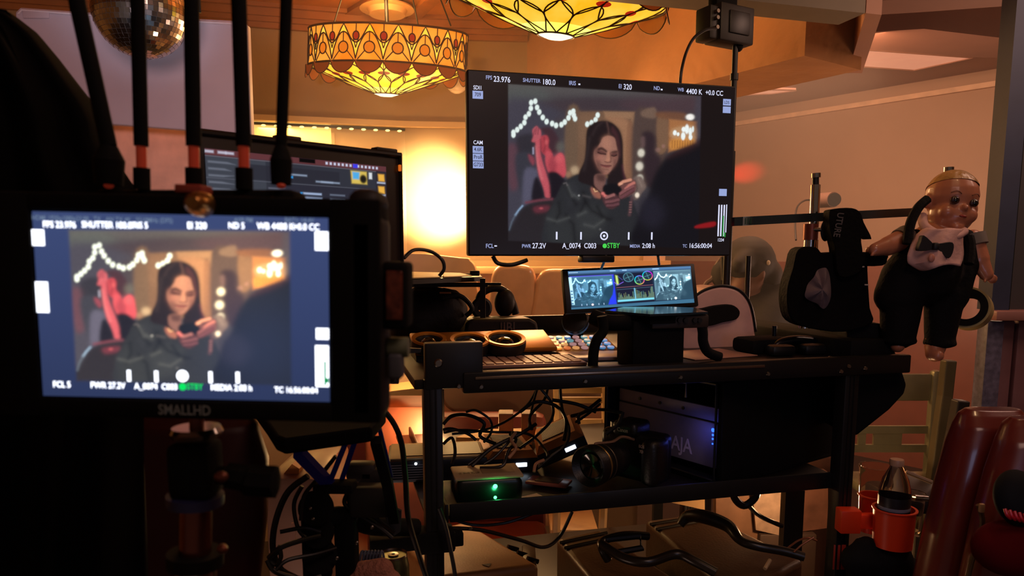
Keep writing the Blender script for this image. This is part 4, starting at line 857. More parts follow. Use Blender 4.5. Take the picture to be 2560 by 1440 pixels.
MG = KM(0.112, 0.085, ZS - 0.009, rz=R_(-3)) @ Matrix.Diagonal((1, 0.58, 1, 1))
mb = MB(MG).box((0, 0, 0.026), (0.125, 0.13, 0.05), 0.014, seg=4); mb.build('body', mat('dark_green_black', (14, 22, 18), 0.3), gb)
MB(MG).box((0, 0, 0.0525), (0.127, 0.132, 0.006), 0.0028).build('pale_lid', mat('pale_lid_paint', (206, 176, 132), 0.45), gb)
MB(MG).box((0.02, 0, 0.0562), (0.06, 0.07, 0.0006)).build('lid_outline', mat('lid_inner', (182, 152, 110), 0.5), gb)
texts([('S2M3', MG @ Matrix.Translation((-0.035, -0.018, 0.0559)) @ Matrix.Rotation(math.pi, 4, 'Z'), 0.022, 'CENTER')], 'lid_lettering', mat('lid_ink', (120, 92, 60), 0.5), gb, 0.0002)
G2 = emat('green_led', (60, 255, 110), 9)
for dz_, rr_ in ((0.036, 0.0042), (0.015, 0.003)): MB(MG).ell((0.010, -0.066, dz_), (rr_, 0.002, rr_), 14).build('green_light', G2, gb)
light('POINT', MG @ Vector((0.010, -0.08, 0.03)), None, 0.035, (0.05, 1, 0.3), 0.004, name='green_led_glow')
tag(MB(KM(0.19, 0.055, ZS - 0.008, rz=R_(20))).box((0, 0, 0.001), (0.06, 0.045, 0.001)).build('sticker', mat('sticker_white', (220, 190, 160), 0.5)), 'small white sticker lying on the middle shelf right of the green lit box', 'sticker')
rb = thing('relay_box', 'black box with a pale framed top and tiny white light left of the front post', 'box', K(0.02, 0.25, ZS))
MR = KM(0.045, 0.27, ZS - 0.008, rz=R_(-6))
MB(MR).box((0, 0, 0.024), (0.2, 0.13, 0.046), 0.004).build('body', mat('slate_ribbed', (40, 42, 52), 0.4), rb)
mb = MB(MR)
for k in range(7): mb.box((-0.06, -0.066, 0.008 + k * 0.005), (0.07, 0.002, 0.0018))
mb.build('side_ribs', mat('rib_light', (100, 100, 112), 0.4), rb)
MB(MR).box((0, 0, 0.0485), (0.19, 0.12, 0.003), 0.001).build('pale_top_frame', mat('pale_lid_paint', (206, 176, 132)), rb)
MB(MR).box((0.01, 0, 0.0505), (0.16, 0.09, 0.002)).build('dark_top_panel', mat('grey_brown_panel', (88, 70, 56), 0.45), rb)
q = L(C(1041, 1163, 0.19)); MB(KM()).ell((q.x, 0.2, q.z), (0.003, 0.002, 0.003), 12).build('white_light', emat('white_led', (225, 240, 255)), rb)
# card / phone dangling near the camera
cdp = thing('circuit_card', 'small clear cased circuit card on the middle shelf in front of the tilted brick', 'card', K(0.25, 0.09, ZS))
MC = KM(*L(H(1372, 1203, ZS)).xy, ZS - 0.004, rz=R_(-35))
MB(MC).box((0, 0, 0.003), (0.085, 0.045, 0.006), 0.002).build('case', mat('coral_frame', (170, 96, 78), 0.3), cdp)
MB(MC).box((0, 0, 0.0065), (0.05, 0.03, 0.002)).build('window', mat('olive_chip', (70, 58, 44), 0.3), cdp)
# ---- photo camera ----
CB = mat('camera_black', (17, 15, 15), 0.42, bump=0.1, bscale=300)
ph = thing('photo_camera', 'black photo camera with a large lens facing left on the middle shelf', 'camera', K(0.36, 0.1, ZS - 0.008))
lf = C(1468, 1168, -0.005); lb = C(1560, 1135, 0.06); ax = (lb - lf).normalized(); qz_ = ax.to_track_quat('Z', 'X'); LM = Matrix.Translation(lf) @ qz_.to_matrix().to_4x4()
MB(LM).lathe([(0.026, 0.012), (0.034, 0.002), (0.0355, 0), (0.038, 0.004), (0.038, 0.022), (0.0355, 0.024), (0.0355, 0.04), (0.034, 0.042), (0.034, 0.07), (0.031, 0.072), (0.031, 0.095), (0, 0.095)], 44, cap=False).build('lens_barrel', CB, ph)
MB(LM).lathe([(0.0362, 0.0245), (0.0368, 0.026), (0.0368, 0.028), (0.0362, 0.029)], 40, cap=False).build('gold_ring', mat('thin_gold_ring', (170, 140, 84), 0.3, 0.8), ph)
MB(LM).lathe([(0.0346, 0.043), (0.0352, 0.044), (0.0352, 0.045), (0.0346, 0.046)], 40, cap=False).build('silver_ring', mat('dull_nickel', (110, 98, 84)), ph)
MB(LM).lathe([(0.0, 0.016), (0.012, 0.0145), (0.022, 0.011), (0.0265, 0.013)], 32, cap=False).build('front_glass', mat('lens_glass', (8, 9, 12), 0.04, coat=1.0), ph)
bx = KM(0, 0, 0); qb = L(lb); BM_ = Matrix.Translation(lb + ax * 0.012) @ Matrix.Rotation(math.atan2(ax.y, ax.x) - math.pi / 2, 4, 'Z')
MB(BM_).box((0, 0.03, -0.008), (0.135, 0.055, 0.095), 0.012, seg=3).build('body', CB, ph)
MB(BM_).box((0.055, 0.01, -0.008), (0.035, 0.06, 0.09), 0.014, seg=3).build('grip', CB, ph)
MB(BM_).box((-0.005, 0.02, 0.047), (0.055, 0.06, 0.03), 0.010, seg=3).build('prism_housing', CB, ph)
MB(BM_).cyl((-0.045, 0.03, 0.038), (-0.045, 0.03, 0.050), 0.014, n=20).build('mode_dial', CB, ph)
texts([('Canon', BM_ @ Matrix.Translation((-0.005, -0.0115, 0.046)) @ Matrix.Rotation(math.pi / 2, 4, 'X'), 0.011, 'CENTER')], 'maker_lettering', mat('silver_lettering', (170, 150, 130), 0.4), ph, 0.0002)
texts([('EOS', BM_ @ Matrix.Translation((0.044, -0.0205, 0.024)) @ Matrix.Rotation(math.pi / 2, 4, 'X'), 0.008, 'CENTER'), ('7D', BM_ @ Matrix.Translation((0.044, -0.0205, 0.014)) @ Matrix.Rotation(math.pi / 2, 4, 'X'), 0.008, 'CENTER')], 'model_lettering', mat('silver_lettering', (170, 150, 130)), ph, 0.0002)
MB().tube(cr([C(1500, 1122, 0.02), C(1488, 1110, 0.02), C(1530, 1105, 0.03), C(1556, 1092, 0.05), C(1590, 1100, 0.06)], 6), 0.0028, 6).build('neck_strap', mat('strap_tan', (150, 112, 84), 0.5), ph)
# ---- open rack case with recorder inside ----
rk = thing('rack_case', 'big black open fronted case filling the right half of the middle shelf', 'case', K(0.6, 0.2, ZS - 0.008))
nc = C(1803, 1200, 0.03); nc.z = 0; e1 = Vector((-0.144, 0.203, 0)).normalized(); e2 = Vector((0.203, 0.144, 0)).normalized()
RMt = Matrix.Translation(nc) @ Matrix((e1, e2, Vector((0, 0, 1)))).transposed().to_4x4()  # x along the open face, y into the case
z_0, z_1 = ZS - 0.008, 1.118; fl2 = 0.34; dp = 0.40
mb = MB(RMt)
mb.box((fl2 / 2, dp / 2, z_1 - 0.008), (fl2, dp, 0.016), 0.004); mb.box((fl2 / 2, dp / 2, z_0 + 0.006), (fl2, dp, 0.012), 0.003)
mb.box((0.007, dp / 2, (z_0 + z_1) / 2), (0.014, dp, z_1 - z_0), 0.004); mb.box((fl2 - 0.007, dp / 2, (z_0 + z_1) / 2), (0.014, dp, z_1 - z_0), 0.004)
mb.box((fl2 / 2, dp - 0.007, (z_0 + z_1) / 2), (fl2, 0.014, z_1 - z_0), 0.004); mb.build('shell', BLKM, rk)
mb = MB(RMt); mb.tube([(0.016, -0.003, z_0 + 0.012), (0.016, -0.003, z_1 - 0.016), (fl2 - 0.016, -0.003, z_1 - 0.016), (fl2 - 0.016, -0.003, z_0 + 0.012)], 0.0035, 8, True); mb.build('rim', BLK, rk)
mb = MB(RMt); mb.tube([(0.10, 0.005, 1.062), (0.10, 0.005, 1.092), (0.26, 0.005, 1.092), (0.26, 0.005, 1.062)], 0.0022, 8); mb.build('silver_handle', mat('pale_steel_wire', (150, 140, 128), 0.35, 0.5), rk)
aj = thing('video_recorder', 'grey rack recorder with a blue light, standing inside the open black case', 'recorder', RMt @ Vector((0.15, 0.02, z_0 + 0.012)))
GRY = mat('recorder_grey', (132, 122, 132), 0.5)
MB(RMt).box((0.165, 0.10, 0.988), (0.285, 0.16, 0.125), 0.003).build('body', mat('recorder_dark', (40, 36, 42), 0.5), aj)
MB(RMt).box((0.165, 0.017, 0.973), (0.280, 0.006, 0.092), 0.002).build('face_plate', GRY, aj)
MB(RMt).box((0.165, 0.019, 1.036), (0.282, 0.006, 0.028), 0.002).build('top_strip', GRY, aj)
for x in (0.24, 0.18, 0.115): MB(RMt).cyl((x, 0.019, 1.036), (x, 0.014, 1.036), 0.0035, n=12).build('screw', DMET, aj)
texts([('AJA', RMt @ Matrix(((-1, 0, 0, 0.115), (0, 0, -1, 0.0132), (0, 1, 0, 0.957), (0, 0, 0, 1))), 0.042, 'CENTER')], 'logo_lettering', mat('recorder_lettering', (214, 200, 220), 0.4), aj, 0.0003)
BL2 = emat('blue_led', (40, 90, 255), 3)
for dz_, r_ in ((0.0, 0.0042), (-0.010, 0.0025), (-0.018, 0.0022), (-0.028, 0.0018)): MB(RMt).ell((0.035, 0.0135, 1.005 + dz_), (r_, 0.0015, r_), 12).build('blue_light', BL2, aj)
light('POINT', RMt @ Vector((0.045, -0.02, 1.003)), None, 0.02, (0.12, 0.15, 1), 0.004, name='blue_led_glow')
# bottom shelf: hard cases
CASE = mat('hard_case_shell', (158, 106, 56), 0.5, bump=0.12, bscale=200, var=0.15)
DCASE = mat('dark_case_shell', (84, 56, 32), 0.42, bump=0.1, bscale=160)
def hcase(lab, quad, z1c, m, h=0.10, loc=None):
    r = thing('hard_case', lab, 'case', H(*quad[0], z1c) * 0.5 + H(*quad[2], z1c) * 0.5 - Vector((0, 0, h)), 'hard cases on the bottom shelf')
    P_ = [H(x, y, z1c) for x, y in quad]
    mb = MB(); mb.prism([p - Vector((0, 0, h)) for p in P_], (0, 0, h)); bevmod(mb.build('lid', m, r), 0.012, 4)
    return r, P_
c1, P_ = hcase('flat hard case with a large tan lit top right of the front cart post', [(985, 1345), (1165, 1302), (1350, 1412), (1085, 1445)], 0.70, CASE)
q = P_[2]
mb = MB(); a_ = P_[1].lerp(P_[2], 0.50); b_ = P_[1].lerp(P_[2], 0.92); nn_ = CU * 0.02
for k in range(3): mb.tube([a_.lerp(b_, 0.1 + k * 0.3) + CU * 0.01 + Vector((0, 0, -0.01)), a_.lerp(b_, 0.1 + k * 0.3) + CU * 0.035 + Vector((0, 0, -0.02))], 0.006, 6)
mb.box(a_.lerp(b_, 0.5) + CU * 0.03 - Vector((0, 0, 0.02)), (0.03, 0.12, 0.012), 0.003); mb.build('latch', mat('case_latch', (50, 40, 30), 0.35, 0.4), c1)
mb = MB(); cc = [H(x, y, 0.7005) for x, y in [(1205, 1412), (1228, 1409), (1222, 1418)]]; mb.prism(cc, (0, 0, 0.001)); mb.build('arrow_mark', mat('arrow_ink', (70, 50, 30), 0.5), c1)
c2, P_ = hcase('middle hard case with ridged lid and a thick folded handle', [(1390, 1345), (1500, 1322), (1700, 1450), (1520, 1500)], 0.70, DCASE)
for k in (0.10, 0.2): MB().tube([P_[0].lerp(P_[3], k) + Vector((0, 0, 0.001)), P_[1].lerp(P_[2], k) + Vector((0, 0, 0.001))], 0.004, 8).build('ridge', mat('ridge_dark', (24, 18, 12), 0.4), c2)
def handle(parent, pts, r, z=None): return MB().tube(cr([W(x, y, Y) for x, y, Y in pts], 6), r, 12).build('handle', mat('handle_rubber_sheen', (40, 32, 24), 0.3), parent)
handle(c2, [(1520, 1400, 1.42), (1505, 1372, 1.42), (1508, 1352, 1.45), (1560, 1338, 1.48), (1620, 1340, 1.5)], 0.009)
handle(c2, [(1505, 1362, 1.42), (1560, 1395, 1.38), (1620, 1405, 1.36), (1690, 1385, 1.38), (1740, 1405, 1.36), (1790, 1432, 1.34)], 0.010)
MB().tube([W(1508, 1350, 1.45), W(1600, 1340, 1.47), W(1605, 1370, 1.45), W(1520, 1385, 1.43)], 0.007, 8, True).build('handle_bracket', BLK, c2)
c3, P_ = hcase('right hard case with dark ridged lid and long curved handle', [(1612, 1300), (1760, 1280), (2010, 1400), (1840, 1490)], 0.70, DCASE)
for k in (0.08, 0.16): MB().tube([P_[0].lerp(P_[3], k) + Vector((0, 0, 0.001)), P_[1].lerp(P_[2], k) + Vector((0, 0, 0.001))], 0.004, 8).build('ridge', mat('ridge_dark', (24, 18, 12)), c3)
handle(c3, [(1700, 1312, 1.60), (1722, 1290, 1.60), (1765, 1293, 1.57), (1820, 1315, 1.54), (1850, 1350, 1.50), (1890, 1365, 1.48), (1960, 1378, 1.47), (2010, 1392, 1.46)], [0.010 + 0.006 * math.sin(math.pi * min(1, i / 24)) for i in range(43)])
cable([(1925, 1400, 1.40), (1912, 1422, 1.38)], 0.004, 'short white ended lead beside the right case handle', m=mat('ivory_cord', (190, 160, 120), 0.5))
for i, pts in enumerate([[(1970, 1370, 1.5), (1995, 1352, 1.5), (2020, 1345, 1.5), (2042, 1352, 1.5)], [(1985, 1380, 1.45), (2005, 1362, 1.45), (2035, 1343, 1.45)]]):
    cable(pts, 0.0022, 'coppery wire sticking up at the right end of the bottom shelf', 'coppery wires at the right end', mat('copper_wire', (176, 110, 74), 0.35, 0.5))
# =====================================================  STAINED GLASS LAMPS, DISCO BALL  =====================================================
LEAD = mat('lead_came', (70, 34, 12), 0.6)
def glass(name, a, b, s, sc=9):
    m = bpy.data.materials.new(name); m.use_nodes = True; nt = m.node_tree; bs = nt.nodes['Principled BSDF']
    tc = nt.nodes.new('ShaderNodeTexCoord'); n = nt.nodes.new('ShaderNodeTexNoise'); n.inputs['Scale'].default_value = sc; n.inputs['Detail'].default_value = 5
    at = nt.nodes.new('ShaderNodeAttribute'); at.attribute_name = 'lit'
    nt.links.new(tc.outputs['Object'], n.inputs['Vector']); r = nt.nodes.new('ShaderNodeValToRGB')
    r.color_ramp.elements[0].position = 0.35; r.color_ramp.elements[1].position = 0.65
    r.color_ramp.elements[0].color = lin(a) + (1,); r.color_ramp.elements[1].color = lin(b) + (1,)
    nt.links.new(n.outputs['Fac'], r.inputs['Fac']); nt.links.new(r.outputs['Color'], bs.inputs['Emission Color'])
    bs.inputs['Emission Strength'].default_value = s; bs.inputs['Base Color'].default_value = lin(a) + (1,); bs.inputs['Roughness'].default_value = 0.25
    return m
G_AMB = glass('amber_glass', (238, 128, 22), (255, 176, 62), 0.85); G_YEL = glass('honey_glass', (250, 190, 30), (255, 222, 90), 0.95)
G_HOT = glass('hot_yellow_glass', (255, 235, 60), (255, 246, 130), 1.5); G_RED = emat('ruby_glass', (188, 34, 12), 0.8); G_ORG = emat('orange_glass', (240, 118, 18), 0.95)
G_SCAL = mat('rust_scallop_glass', (132, 62, 24), 0.3, emit=(150, 62, 20), es=0.35); G_END = emat('white_bottom_glass', (255, 244, 190), 1.8); G_CORE = glass('amber_deep_glass', (214, 110, 22), (240, 150, 40), 0.75)
def tiffany(lab, M, R, hd, sy, cone, coner, N=16, seed=1, drum=True):
    t = thing('stained_glass_lamp', lab, 'lamp', M.translation, 'stained glass ceiling lamps'); rd = random.Random(seed)
    S_ = M @ Matrix.Diagonal((1, sy, 1, 1))
    def dp(th, z, k=1.0): return Vector((R * k * math.sin(th), -R * k * math.cos(th), z))
    cell = 2 * math.pi / N
    if drum:
        nu = N * 8
        def fill(name, m, f0, f1, rr):          # glass pieces between two curves of one cell
            mb = MB(S_)
            for c in range(N):
                for i in range(8):
                    u0, u1 = i / 8, (i + 1) / 8
                    mb._add([dp((c + u0) * cell, f0(u0), rr), dp((c + u1) * cell, f0(u1), rr), dp((c + u1) * cell, f1(u1), rr), dp((c + u0) * cell, f1(u0), rr)], [[0, 1, 2, 3]])
            return mb.build(name, m, t)
        arch = lambda u: hd * (0.05 + 0.72 * (math.sin(math.pi * u) ** 0.75))
        vee = lambda u: hd * (1.0 - 0.42 * abs(math.sin(math.pi * (u + 0.5))) ** 1.4) if False else hd * (0.98 - 0.50 * (math.cos(math.pi * u) ** 2) ** 0.6)
        fill('arch_glass', G_AMB, lambda u: 0, arch, 1.0)
        fill('diamond_glass', G_YEL, arch, lambda u: max(arch(u), vee(u)), 1.0)
        fill('upper_glass', G_AMB, lambda u: max(arch(u), vee(u)), lambda u: hd, 1.0)
        mb = MB(S_); w = 0.0027
        for c in range(N):
            th = lambda u: (c + u) * cell
            mb.tube([dp(th(i / 10), arch(i / 10), 1.005) for i in range(11)], w, 5)
            mb.tube([dp(th(i / 10), vee(i / 10), 1.005) for i in range(11)], w, 5)
            rcx = 0.20 * cell; zc = hd * 0.36
            mb.tube([dp(th(0.5) + rcx * math.cos(a), zc + R * rcx * math.sin(a), 1.006) for a in [k * math.pi / 8 for k in range(16)]], w, 5, True)
            mb.tube([dp(th(0.5), zc + R * rcx, 1.006), dp(th(0.5), arch(0.5), 1.006)], w, 4)
            for s in (-1, 1): mb.tube([dp(th(0.5) + s * rcx * 0.8, zc - R * rcx * 0.6, 1.006), dp(th(0.5 + s * 0.42), hd * 0.04, 1.006)], w, 4)
            gz = hd * 0.66; rg = 0.12 * cell
            mb.tube([dp(th(0) + rg * math.cos(a), gz + R * rg * 1.25 * math.sin(a), 1.006) for a in [k * math.pi / 8 for k in range(16)]], w, 5, True)
            mb.tube([dp(th(0), gz + R * rg * 1.25, 1.006), dp(th(0), hd * 0.99, 1.006)], w, 4)
            for s in (-1, 1): mb.tube([dp(th(0) + s * rg * 0.9, gz - R * rg * 0.6, 1.006), dp(th(0), hd * 0.34, 1.006)], w, 4)
        for z in (0, hd): mb.tube([dp(2 * math.pi * k / 96, z, 1.004) for k in range(96)], w * 1.7, 6, True)
        mb.build('drum_leading', LEAD, t)
        for c in range(N):
            for (q, zc, rr, nm_, szz) in ((0.5, hd * 0.36, 0.18, 'orange_disc', 1.0), (0.0, hd * 0.66, 0.115, 'ruby_jewel', 1.25)):
                p0 = dp((c + q) * cell, zc, 1.002); pts = [p0] + [dp((c + q) * cell + rr * cell * math.cos(a), zc + R * rr * cell * szz * math.sin(a), 1.003) for a in [k * math.pi / 8 for k in range(16)]]
                MB(S_)._add(pts, [[0, k, k % 16 + 1] for k in range(1, 17)]).build(nm_, G_ORG if q else G_RED, t)
    # scalloped skirt
    mb = MB(S_); ml = MB(S_)
    for c in range(N):
        n = 10
        for i in range(n):
            u0, u1 = i / n, (i + 1) / n; sc = lambda u: -0.045 * (R / 0.31) * math.sin(math.pi * u) ** 0.6
            mb._add([dp((c + u0) * cell, sc(u0) - 0.0, 1.03), dp((c + u1) * cell, sc(u1) - 0.0, 1.03), dp((c + u1) * cell, 0.004, 1.0), dp((c + u0) * cell, 0.004, 1.0)], [[0, 1, 2, 3]])
        ml.tube([dp((c + i / 10) * cell, -0.045 * (R / 0.31) * math.sin(math.pi * i / 10) ** 0.6, 1.032) for i in range(11)], 0.002, 5)
    o = mb.build('scalloped_skirt', G_SCAL, t); ml.build('skirt_leading', LEAD, t)
    # lotus cone
    rb = coner; zc = -cone
    def cp(th, s, k=1.0): r = (R * 0.985 * (1 - s) + rb * s) * k; return Vector((r * math.sin(th), -r * math.cos(th), zc * (s ** 0.9) ))
    mb = MB(S_); nu = N * 6; mm = 10
    for nm, m, s0, s1 in (('outer_cone_glass', G_YEL if drum else G_YEL, 0.0, 0.45), ('inner_cone_glass', G_YEL if drum else G_HOT, 0.45, 0.8), ('tip_cone_glass', G_HOT, 0.8, 1.0)):
        mb = MB(S_)
        for i in range(nu):
            for j in range(4):
                a, b = i / nu * 2 * math.pi, (i + 1) / nu * 2 * math.pi; u, v = s0 + (s1 - s0) * j / 4, s0 + (s1 - s0) * (j + 1) / 4
                mb._add([cp(a, u), cp(b, u), cp(b, v), cp(a, v)], [[0, 1, 2, 3]])
        mb.build(nm, m, t)
    mb = MB(S_); w = 0.0024
    NP = N
    for c in range(NP):
        a0_ = c * 2 * math.pi / NP; dc = 2 * math.pi / NP
        for s in (-1, 1):
            mb.tube([cp(a0_ + s * dc * 0.5 * math.sin(math.pi * min(1, (1 - u) / 0.62)) ** 0.8 if u > 0.38 else a0_, u, 1.01) for u in [0.38 + 0.62 * i / 12 for i in range(13)]], w, 5)
            mb.tube([cp(a0_ + dc * 0.5 + s * dc * 0.5 * math.sin(math.pi * (u / 0.62)) ** 0.8, u, 1.01) for u in [0.62 * i / 10 for i in range(11)]], w, 5)
        mb.tube([cp(a0_, 0, 1.01), cp(a0_, 0.38, 1.01)], w, 4)
    mb.tube([cp(2 * math.pi * k / 48, 1.0, 1.02) for k in range(48)], w * 1.4, 6, True)
    mb.tube([cp(2 * math.pi * k / 96, 0.0, 1.01) for k in range(96)], w * 1.2, 5, True)
    mb.build('cone_leading', LEAD, t)
    for c in range(NP):
        a0_ = c * 2 * math.pi / NP; p0 = cp(a0_, 0.34, 1.012); n_ = 12
        pts = [p0] + [cp(a0_ + 0.11 * math.cos(q) * (1 if drum else 0.8), 0.34 + 0.055 * math.sin(q), 1.015) for q in [k * math.pi / 6 for k in range(12)]]
        MB(S_)._add(pts, [[0, k, k % 12 + 1] for k in range(1, 13)]).build('ruby_jewel', G_RED, t)
    mb = MB(S_); mb.lathe([(0, zc - 0.012), (rb * 0.5, zc - 0.010), (rb * 1.03, zc)], 32, cap=False); mb.build('bottom_disc', G_END, t)
    return t
# lamp 1: centre x 968 px, drum between y 62 and 160
l1 = W(968, 173, 3.02)
M1_ = Matrix.Translation(l1) @ Matrix.Rotation(R_(2.4), 4, 'Y') @ Matrix.Rotation(R_(-4), 4, 'X')
L1 = tiffany('drum shaped stained glass lamp with amber arches and red jewels, above the laptop', M1_, 0.318, 0.145, 0.30, 0.098, 0.052, 18, 2)
rod = MB(); rod.cyl(W(968, 70, 3.02), Vector((l1.x, 3.02, CEIL)), 0.008, n=10); rod.build('hanging_rod', DMET, L1)
c_ = Vector((l1.x, 3.02, CEIL - 0.03)); 
for dx in (-0.16, 0.10, 0.2): MB().tube([Vector((l1.x + dx, 3.02, CEIL - 0.01)), Vector((l1.x + dx * 1.3, 3.0, l1.z + 0.16))], 0.003, 6).build('hanging_chain', DMET, L1)
light('POINT', l1 + Vector((0, -0.05, 0.24)), None, 4.5, (1, 0.52, 0.16), 0.06, name='lamp_upward')
light('POINT', l1 + Vector((0, -0.16, -0.15)), None, 1.3, (1, 0.60, 0.2), 0.05, name='lamp_downward')
cp_ = thing('ceiling_spotlight', 'round white recessed spotlight on the gilded ceiling just above the drum lamp', 'ceiling light', H(968, 36, CEIL - 0.03))
MB(TM(H(968, 38, CEIL - 0.055))).lathe([(0.11, 0.03), (0.115, 0.022), (0.085, 0.020), (0.075, 0.0), (0, 0.0)], 36, cap=False).build('trim_ring', mat('cream_enamel', (214, 176, 122), 0.4), cp_)
l2 = W(1397, 22, 2.2)
M2_ = Matrix.Translation(l2 + Vector((0, 0, 0.024))) @ Matrix.Rotation(R_(5.0), 4, 'Y') @ Matrix.Rotation(R_(-3), 4, 'X')
L2 = tiffany('bright yellow stained glass lamp partly cut by the beam at the top of the photo', M2_, 0.315, 0.10, 0.50, 0.10, 0.052, 11, 5, True)
MB().cyl(l2, Vector((l2.x, l2.y, CEIL)), 0.008, n=10).build('hanging_rod', DMET, L2)
light('POINT', l2 + Vector((0, 0, 0.2)), None, 3.0, (1, 0.52, 0.14), 0.06, name='lamp_upward')
light('POINT', l2 + Vector((0.02, 0.12, -0.13)), None, 1.0, (1, 0.62, 0.2), 0.05, name='lamp_downward')
# white wall speaker behind the drum lamp
ws = thing('wall_speaker', 'small white wall speaker showing behind the right side of the drum lamp', 'speaker', W(1150, 240, 3.3))
MB().ell(W(1142, 205, 3.28), (0.048, 0.04, 0.05), 22).build('round_body', mat('white_enamel', (214, 190, 164), 0.35), ws)
MB().box(W(1160, 160, 3.34), (0.035, 0.05, 0.13), 0.01).build('bracket', mat('white_enamel', (214, 190, 164)), ws)
# mirrored disco ball
db = thing('disco_ball', 'mirrored disco ball hanging at the top left between the antennas', 'disco ball', W(351, 30, 1.85))
cb = W(351, 30, 1.85); R0 = 0.108; rd = random.Random(11)
mb = MB(Matrix.Translation(cb)); nr_ = 30
for i in range(nr_):
    t0, t1 = math.pi * i / nr_, math.pi * (i + 1) / nr_; nn_ = max(6, int(2 * nr_ * math.sin((t0 + t1) / 2)))
    for k in range(nn_):
        a, b = 2 * math.pi * (k + 0.04) / nn_, 2 * math.pi * (k + 0.96) / nn_; d0, d1 = t0 + 0.004, t1 - 0.004
        P_ = [Vector((math.sin(t) * math.cos(x), math.sin(t) * math.sin(x), math.cos(t))) * R0 for t, x in ((d0, a), (d0, b), (d1, b), (d1, a))]
        c0 = sum(P_, Vector()) / 4; rx = Vector((rd.gauss(0, 1), rd.gauss(0, 1), rd.gauss(0, 1))) * 0.035
        mb._add([p + (p - c0).cross(rx) for p in P_], [[0, 1, 2, 3]])
mb.build('mirror_tiles', mat('mirror_tile', (210, 208, 206), 0.16, 1.0, var=0.25, scale=30), db, flat=True)
MB(Matrix.Translation(cb)).ell((0, 0, 0), (R0 * 0.985,) * 3, 40).build('core', mat('grout_grey', (86, 76, 68), 0.5, 0.4), db)
MB().cyl(cb + Vector((0, 0, R0)), Vector((cb.x, cb.y, CEIL)), 0.004, n=8).build('hanging_cord', DMET, db)
light('SPOT', W(500, 620, 0.9), cb, 22.0, (0.45, 0.7, 1.0), 0.05, spot=20, name='cool_spark')  # unseen cool spot added for blue sparkle on the tiles
# =====================================================  RIGHT SIDE: BAR, DOLL, BAG, CHAIRS  =====================================================
BY = 1.47
hb2 = thing('crossbar', 'flat steel bar running from the large monitor to behind the doll', 'bar', W(2040, 545, BY))
def barx(p0, p1, hw, th, nm, m, par):
    d = (p1 - p0).normalized(); up = Vector((0, 0, hw)); n = d.cross(Vector((0, 0, 1))) * th
    MB().prism([p0 - up, p1 - up, p1 + up, p0 + up], n).build(nm, m, par)
b0_, b1_ = W(1836, 554, BY - 0.02), W(2290, 530, BY + 0.05)
barx(b0_, b1_, 0.0085, -0.012, 'flat_bar', mat('dark_blued_steel', (78, 88, 92), 0.28, 0.85), hb2)
barx(b0_.lerp(b1_, 0.045), b0_.lerp(b1_, 0.10), 0.0088, -0.0125, 'barcode_sticker', mat('sticker_white_green', (240, 250, 240), 0.4), hb2)
for k in range(3): barx(b0_.lerp(b1_, 0.056 + k * 0.014) + Vector((0, -0.0008, 0)), b0_.lerp(b1_, 0.060 + k * 0.014) + Vector((0, -0.0008, 0)), 0.006, -0.0135, 'barcode_mark', mat('dark_green_ink', (30, 80, 50), 0.5), hb2)
ls = thing('light_stand', 'chrome stand rod with a spigot top crossing the steel bar', 'stand', W(2035, 800, BY + 0.03))
SY2 = BY + 0.03; u_ = SY2 / FPX
MB().cyl(W(2040, 433, SY2), W(2040, 444, SY2), 11 * u_, n=18).build('spigot_cap', STEEL, ls)
MB().cyl(W(2039, 444, SY2), W(2039, 462, SY2), 8 * u_, n=18).build('spigot_neck', DMET, ls)
MB().cyl(W(2039, 462, SY2), W(2032, 640, SY2), 11.5 * u_, n=20).build('upper_rod', mat('striped_chrome', (210, 200, 190), 0.1, 1.0), ls)
MB().cyl(W(2028, 560, SY2 - 0.01), W(2026, 600, SY2 - 0.01), 18 * u_, n=20).build('collar', mat('red_brown_metal', (130, 66, 50), 0.35, 0.6), ls)
MB().cyl(W(2026, 595, SY2), W(2010, 820, SY2), 15 * u_, n=20).build('lower_rod', STEEL, ls)
MB().cyl(W(2030, 574, SY2 - 0.02), W(2060, 574, SY2 - 0.03), 5 * u_, n=12).build('clamp_bolt', STEEL, ls)
MB().ell(W(2064, 576, SY2 - 0.03), (0.010, 0.008, 0.022), 20).build('wing_knob', BLK, ls)
ls2 = thing('stand_stub', 'chrome spigot tip poking up behind the head of the doll', 'spigot', W(2371, 450, BY + 0.10)); 
MB().cyl(W(2372, 418, BY + 0.1), W(2371, 436, BY + 0.1), 12 * u_, n=18).build('tip', STEEL, ls2); MB().cyl(W(2371, 434, BY + 0.1), W(2362, 800, BY + 0.1), 5 * u_, n=16).build('rod', BLK, ls2)
# strap and sling bag hanging on the bar
FAB = mat('black_nylon', (13, 11, 11), 0.85, bump=0.2, bscale=120, spec=0.1)
bag = thing('sling_bag', 'black sling bag hanging from the steel bar with a grey cloth in its pouch', 'bag', W(2070, 800, BY - 0.03))
def slab(name, m, par, pts, Y, dep, puff=0.0, bev=0.01, rows=None):
    mb = MB(); mb.prism([W(x, y, Y) for x, y in pts], (0, dep, 0)); o = mb.build(name, m, par); bevmod(o, bev, 4, 25); return o
def sm(pts, n=3): return [(p.x, p.y) for p in cr([(a, b, 0) for a, b in pts], n, True)]
slab('strap', FAB, bag, sm([(2074, 532), (2085, 522), (2130, 520), (2152, 532), (2160, 556), (2180, 598), (2154, 592), (2158, 640), (2150, 680), (2098, 690), (2088, 620), (2076, 575)]), BY - 0.045, 0.03)
slab('body', FAB, bag, sm([(1998, 622), (2040, 618), (2058, 634), (2090, 630), (2170, 640), (2170, 665), (2172, 710), (2176, 770), (2182, 808), (2110, 830), (2030, 822), (1985, 805), (1970, 770), (1970, 720), (1984, 670)]), BY - 0.03, 0.05, bev=0.022)
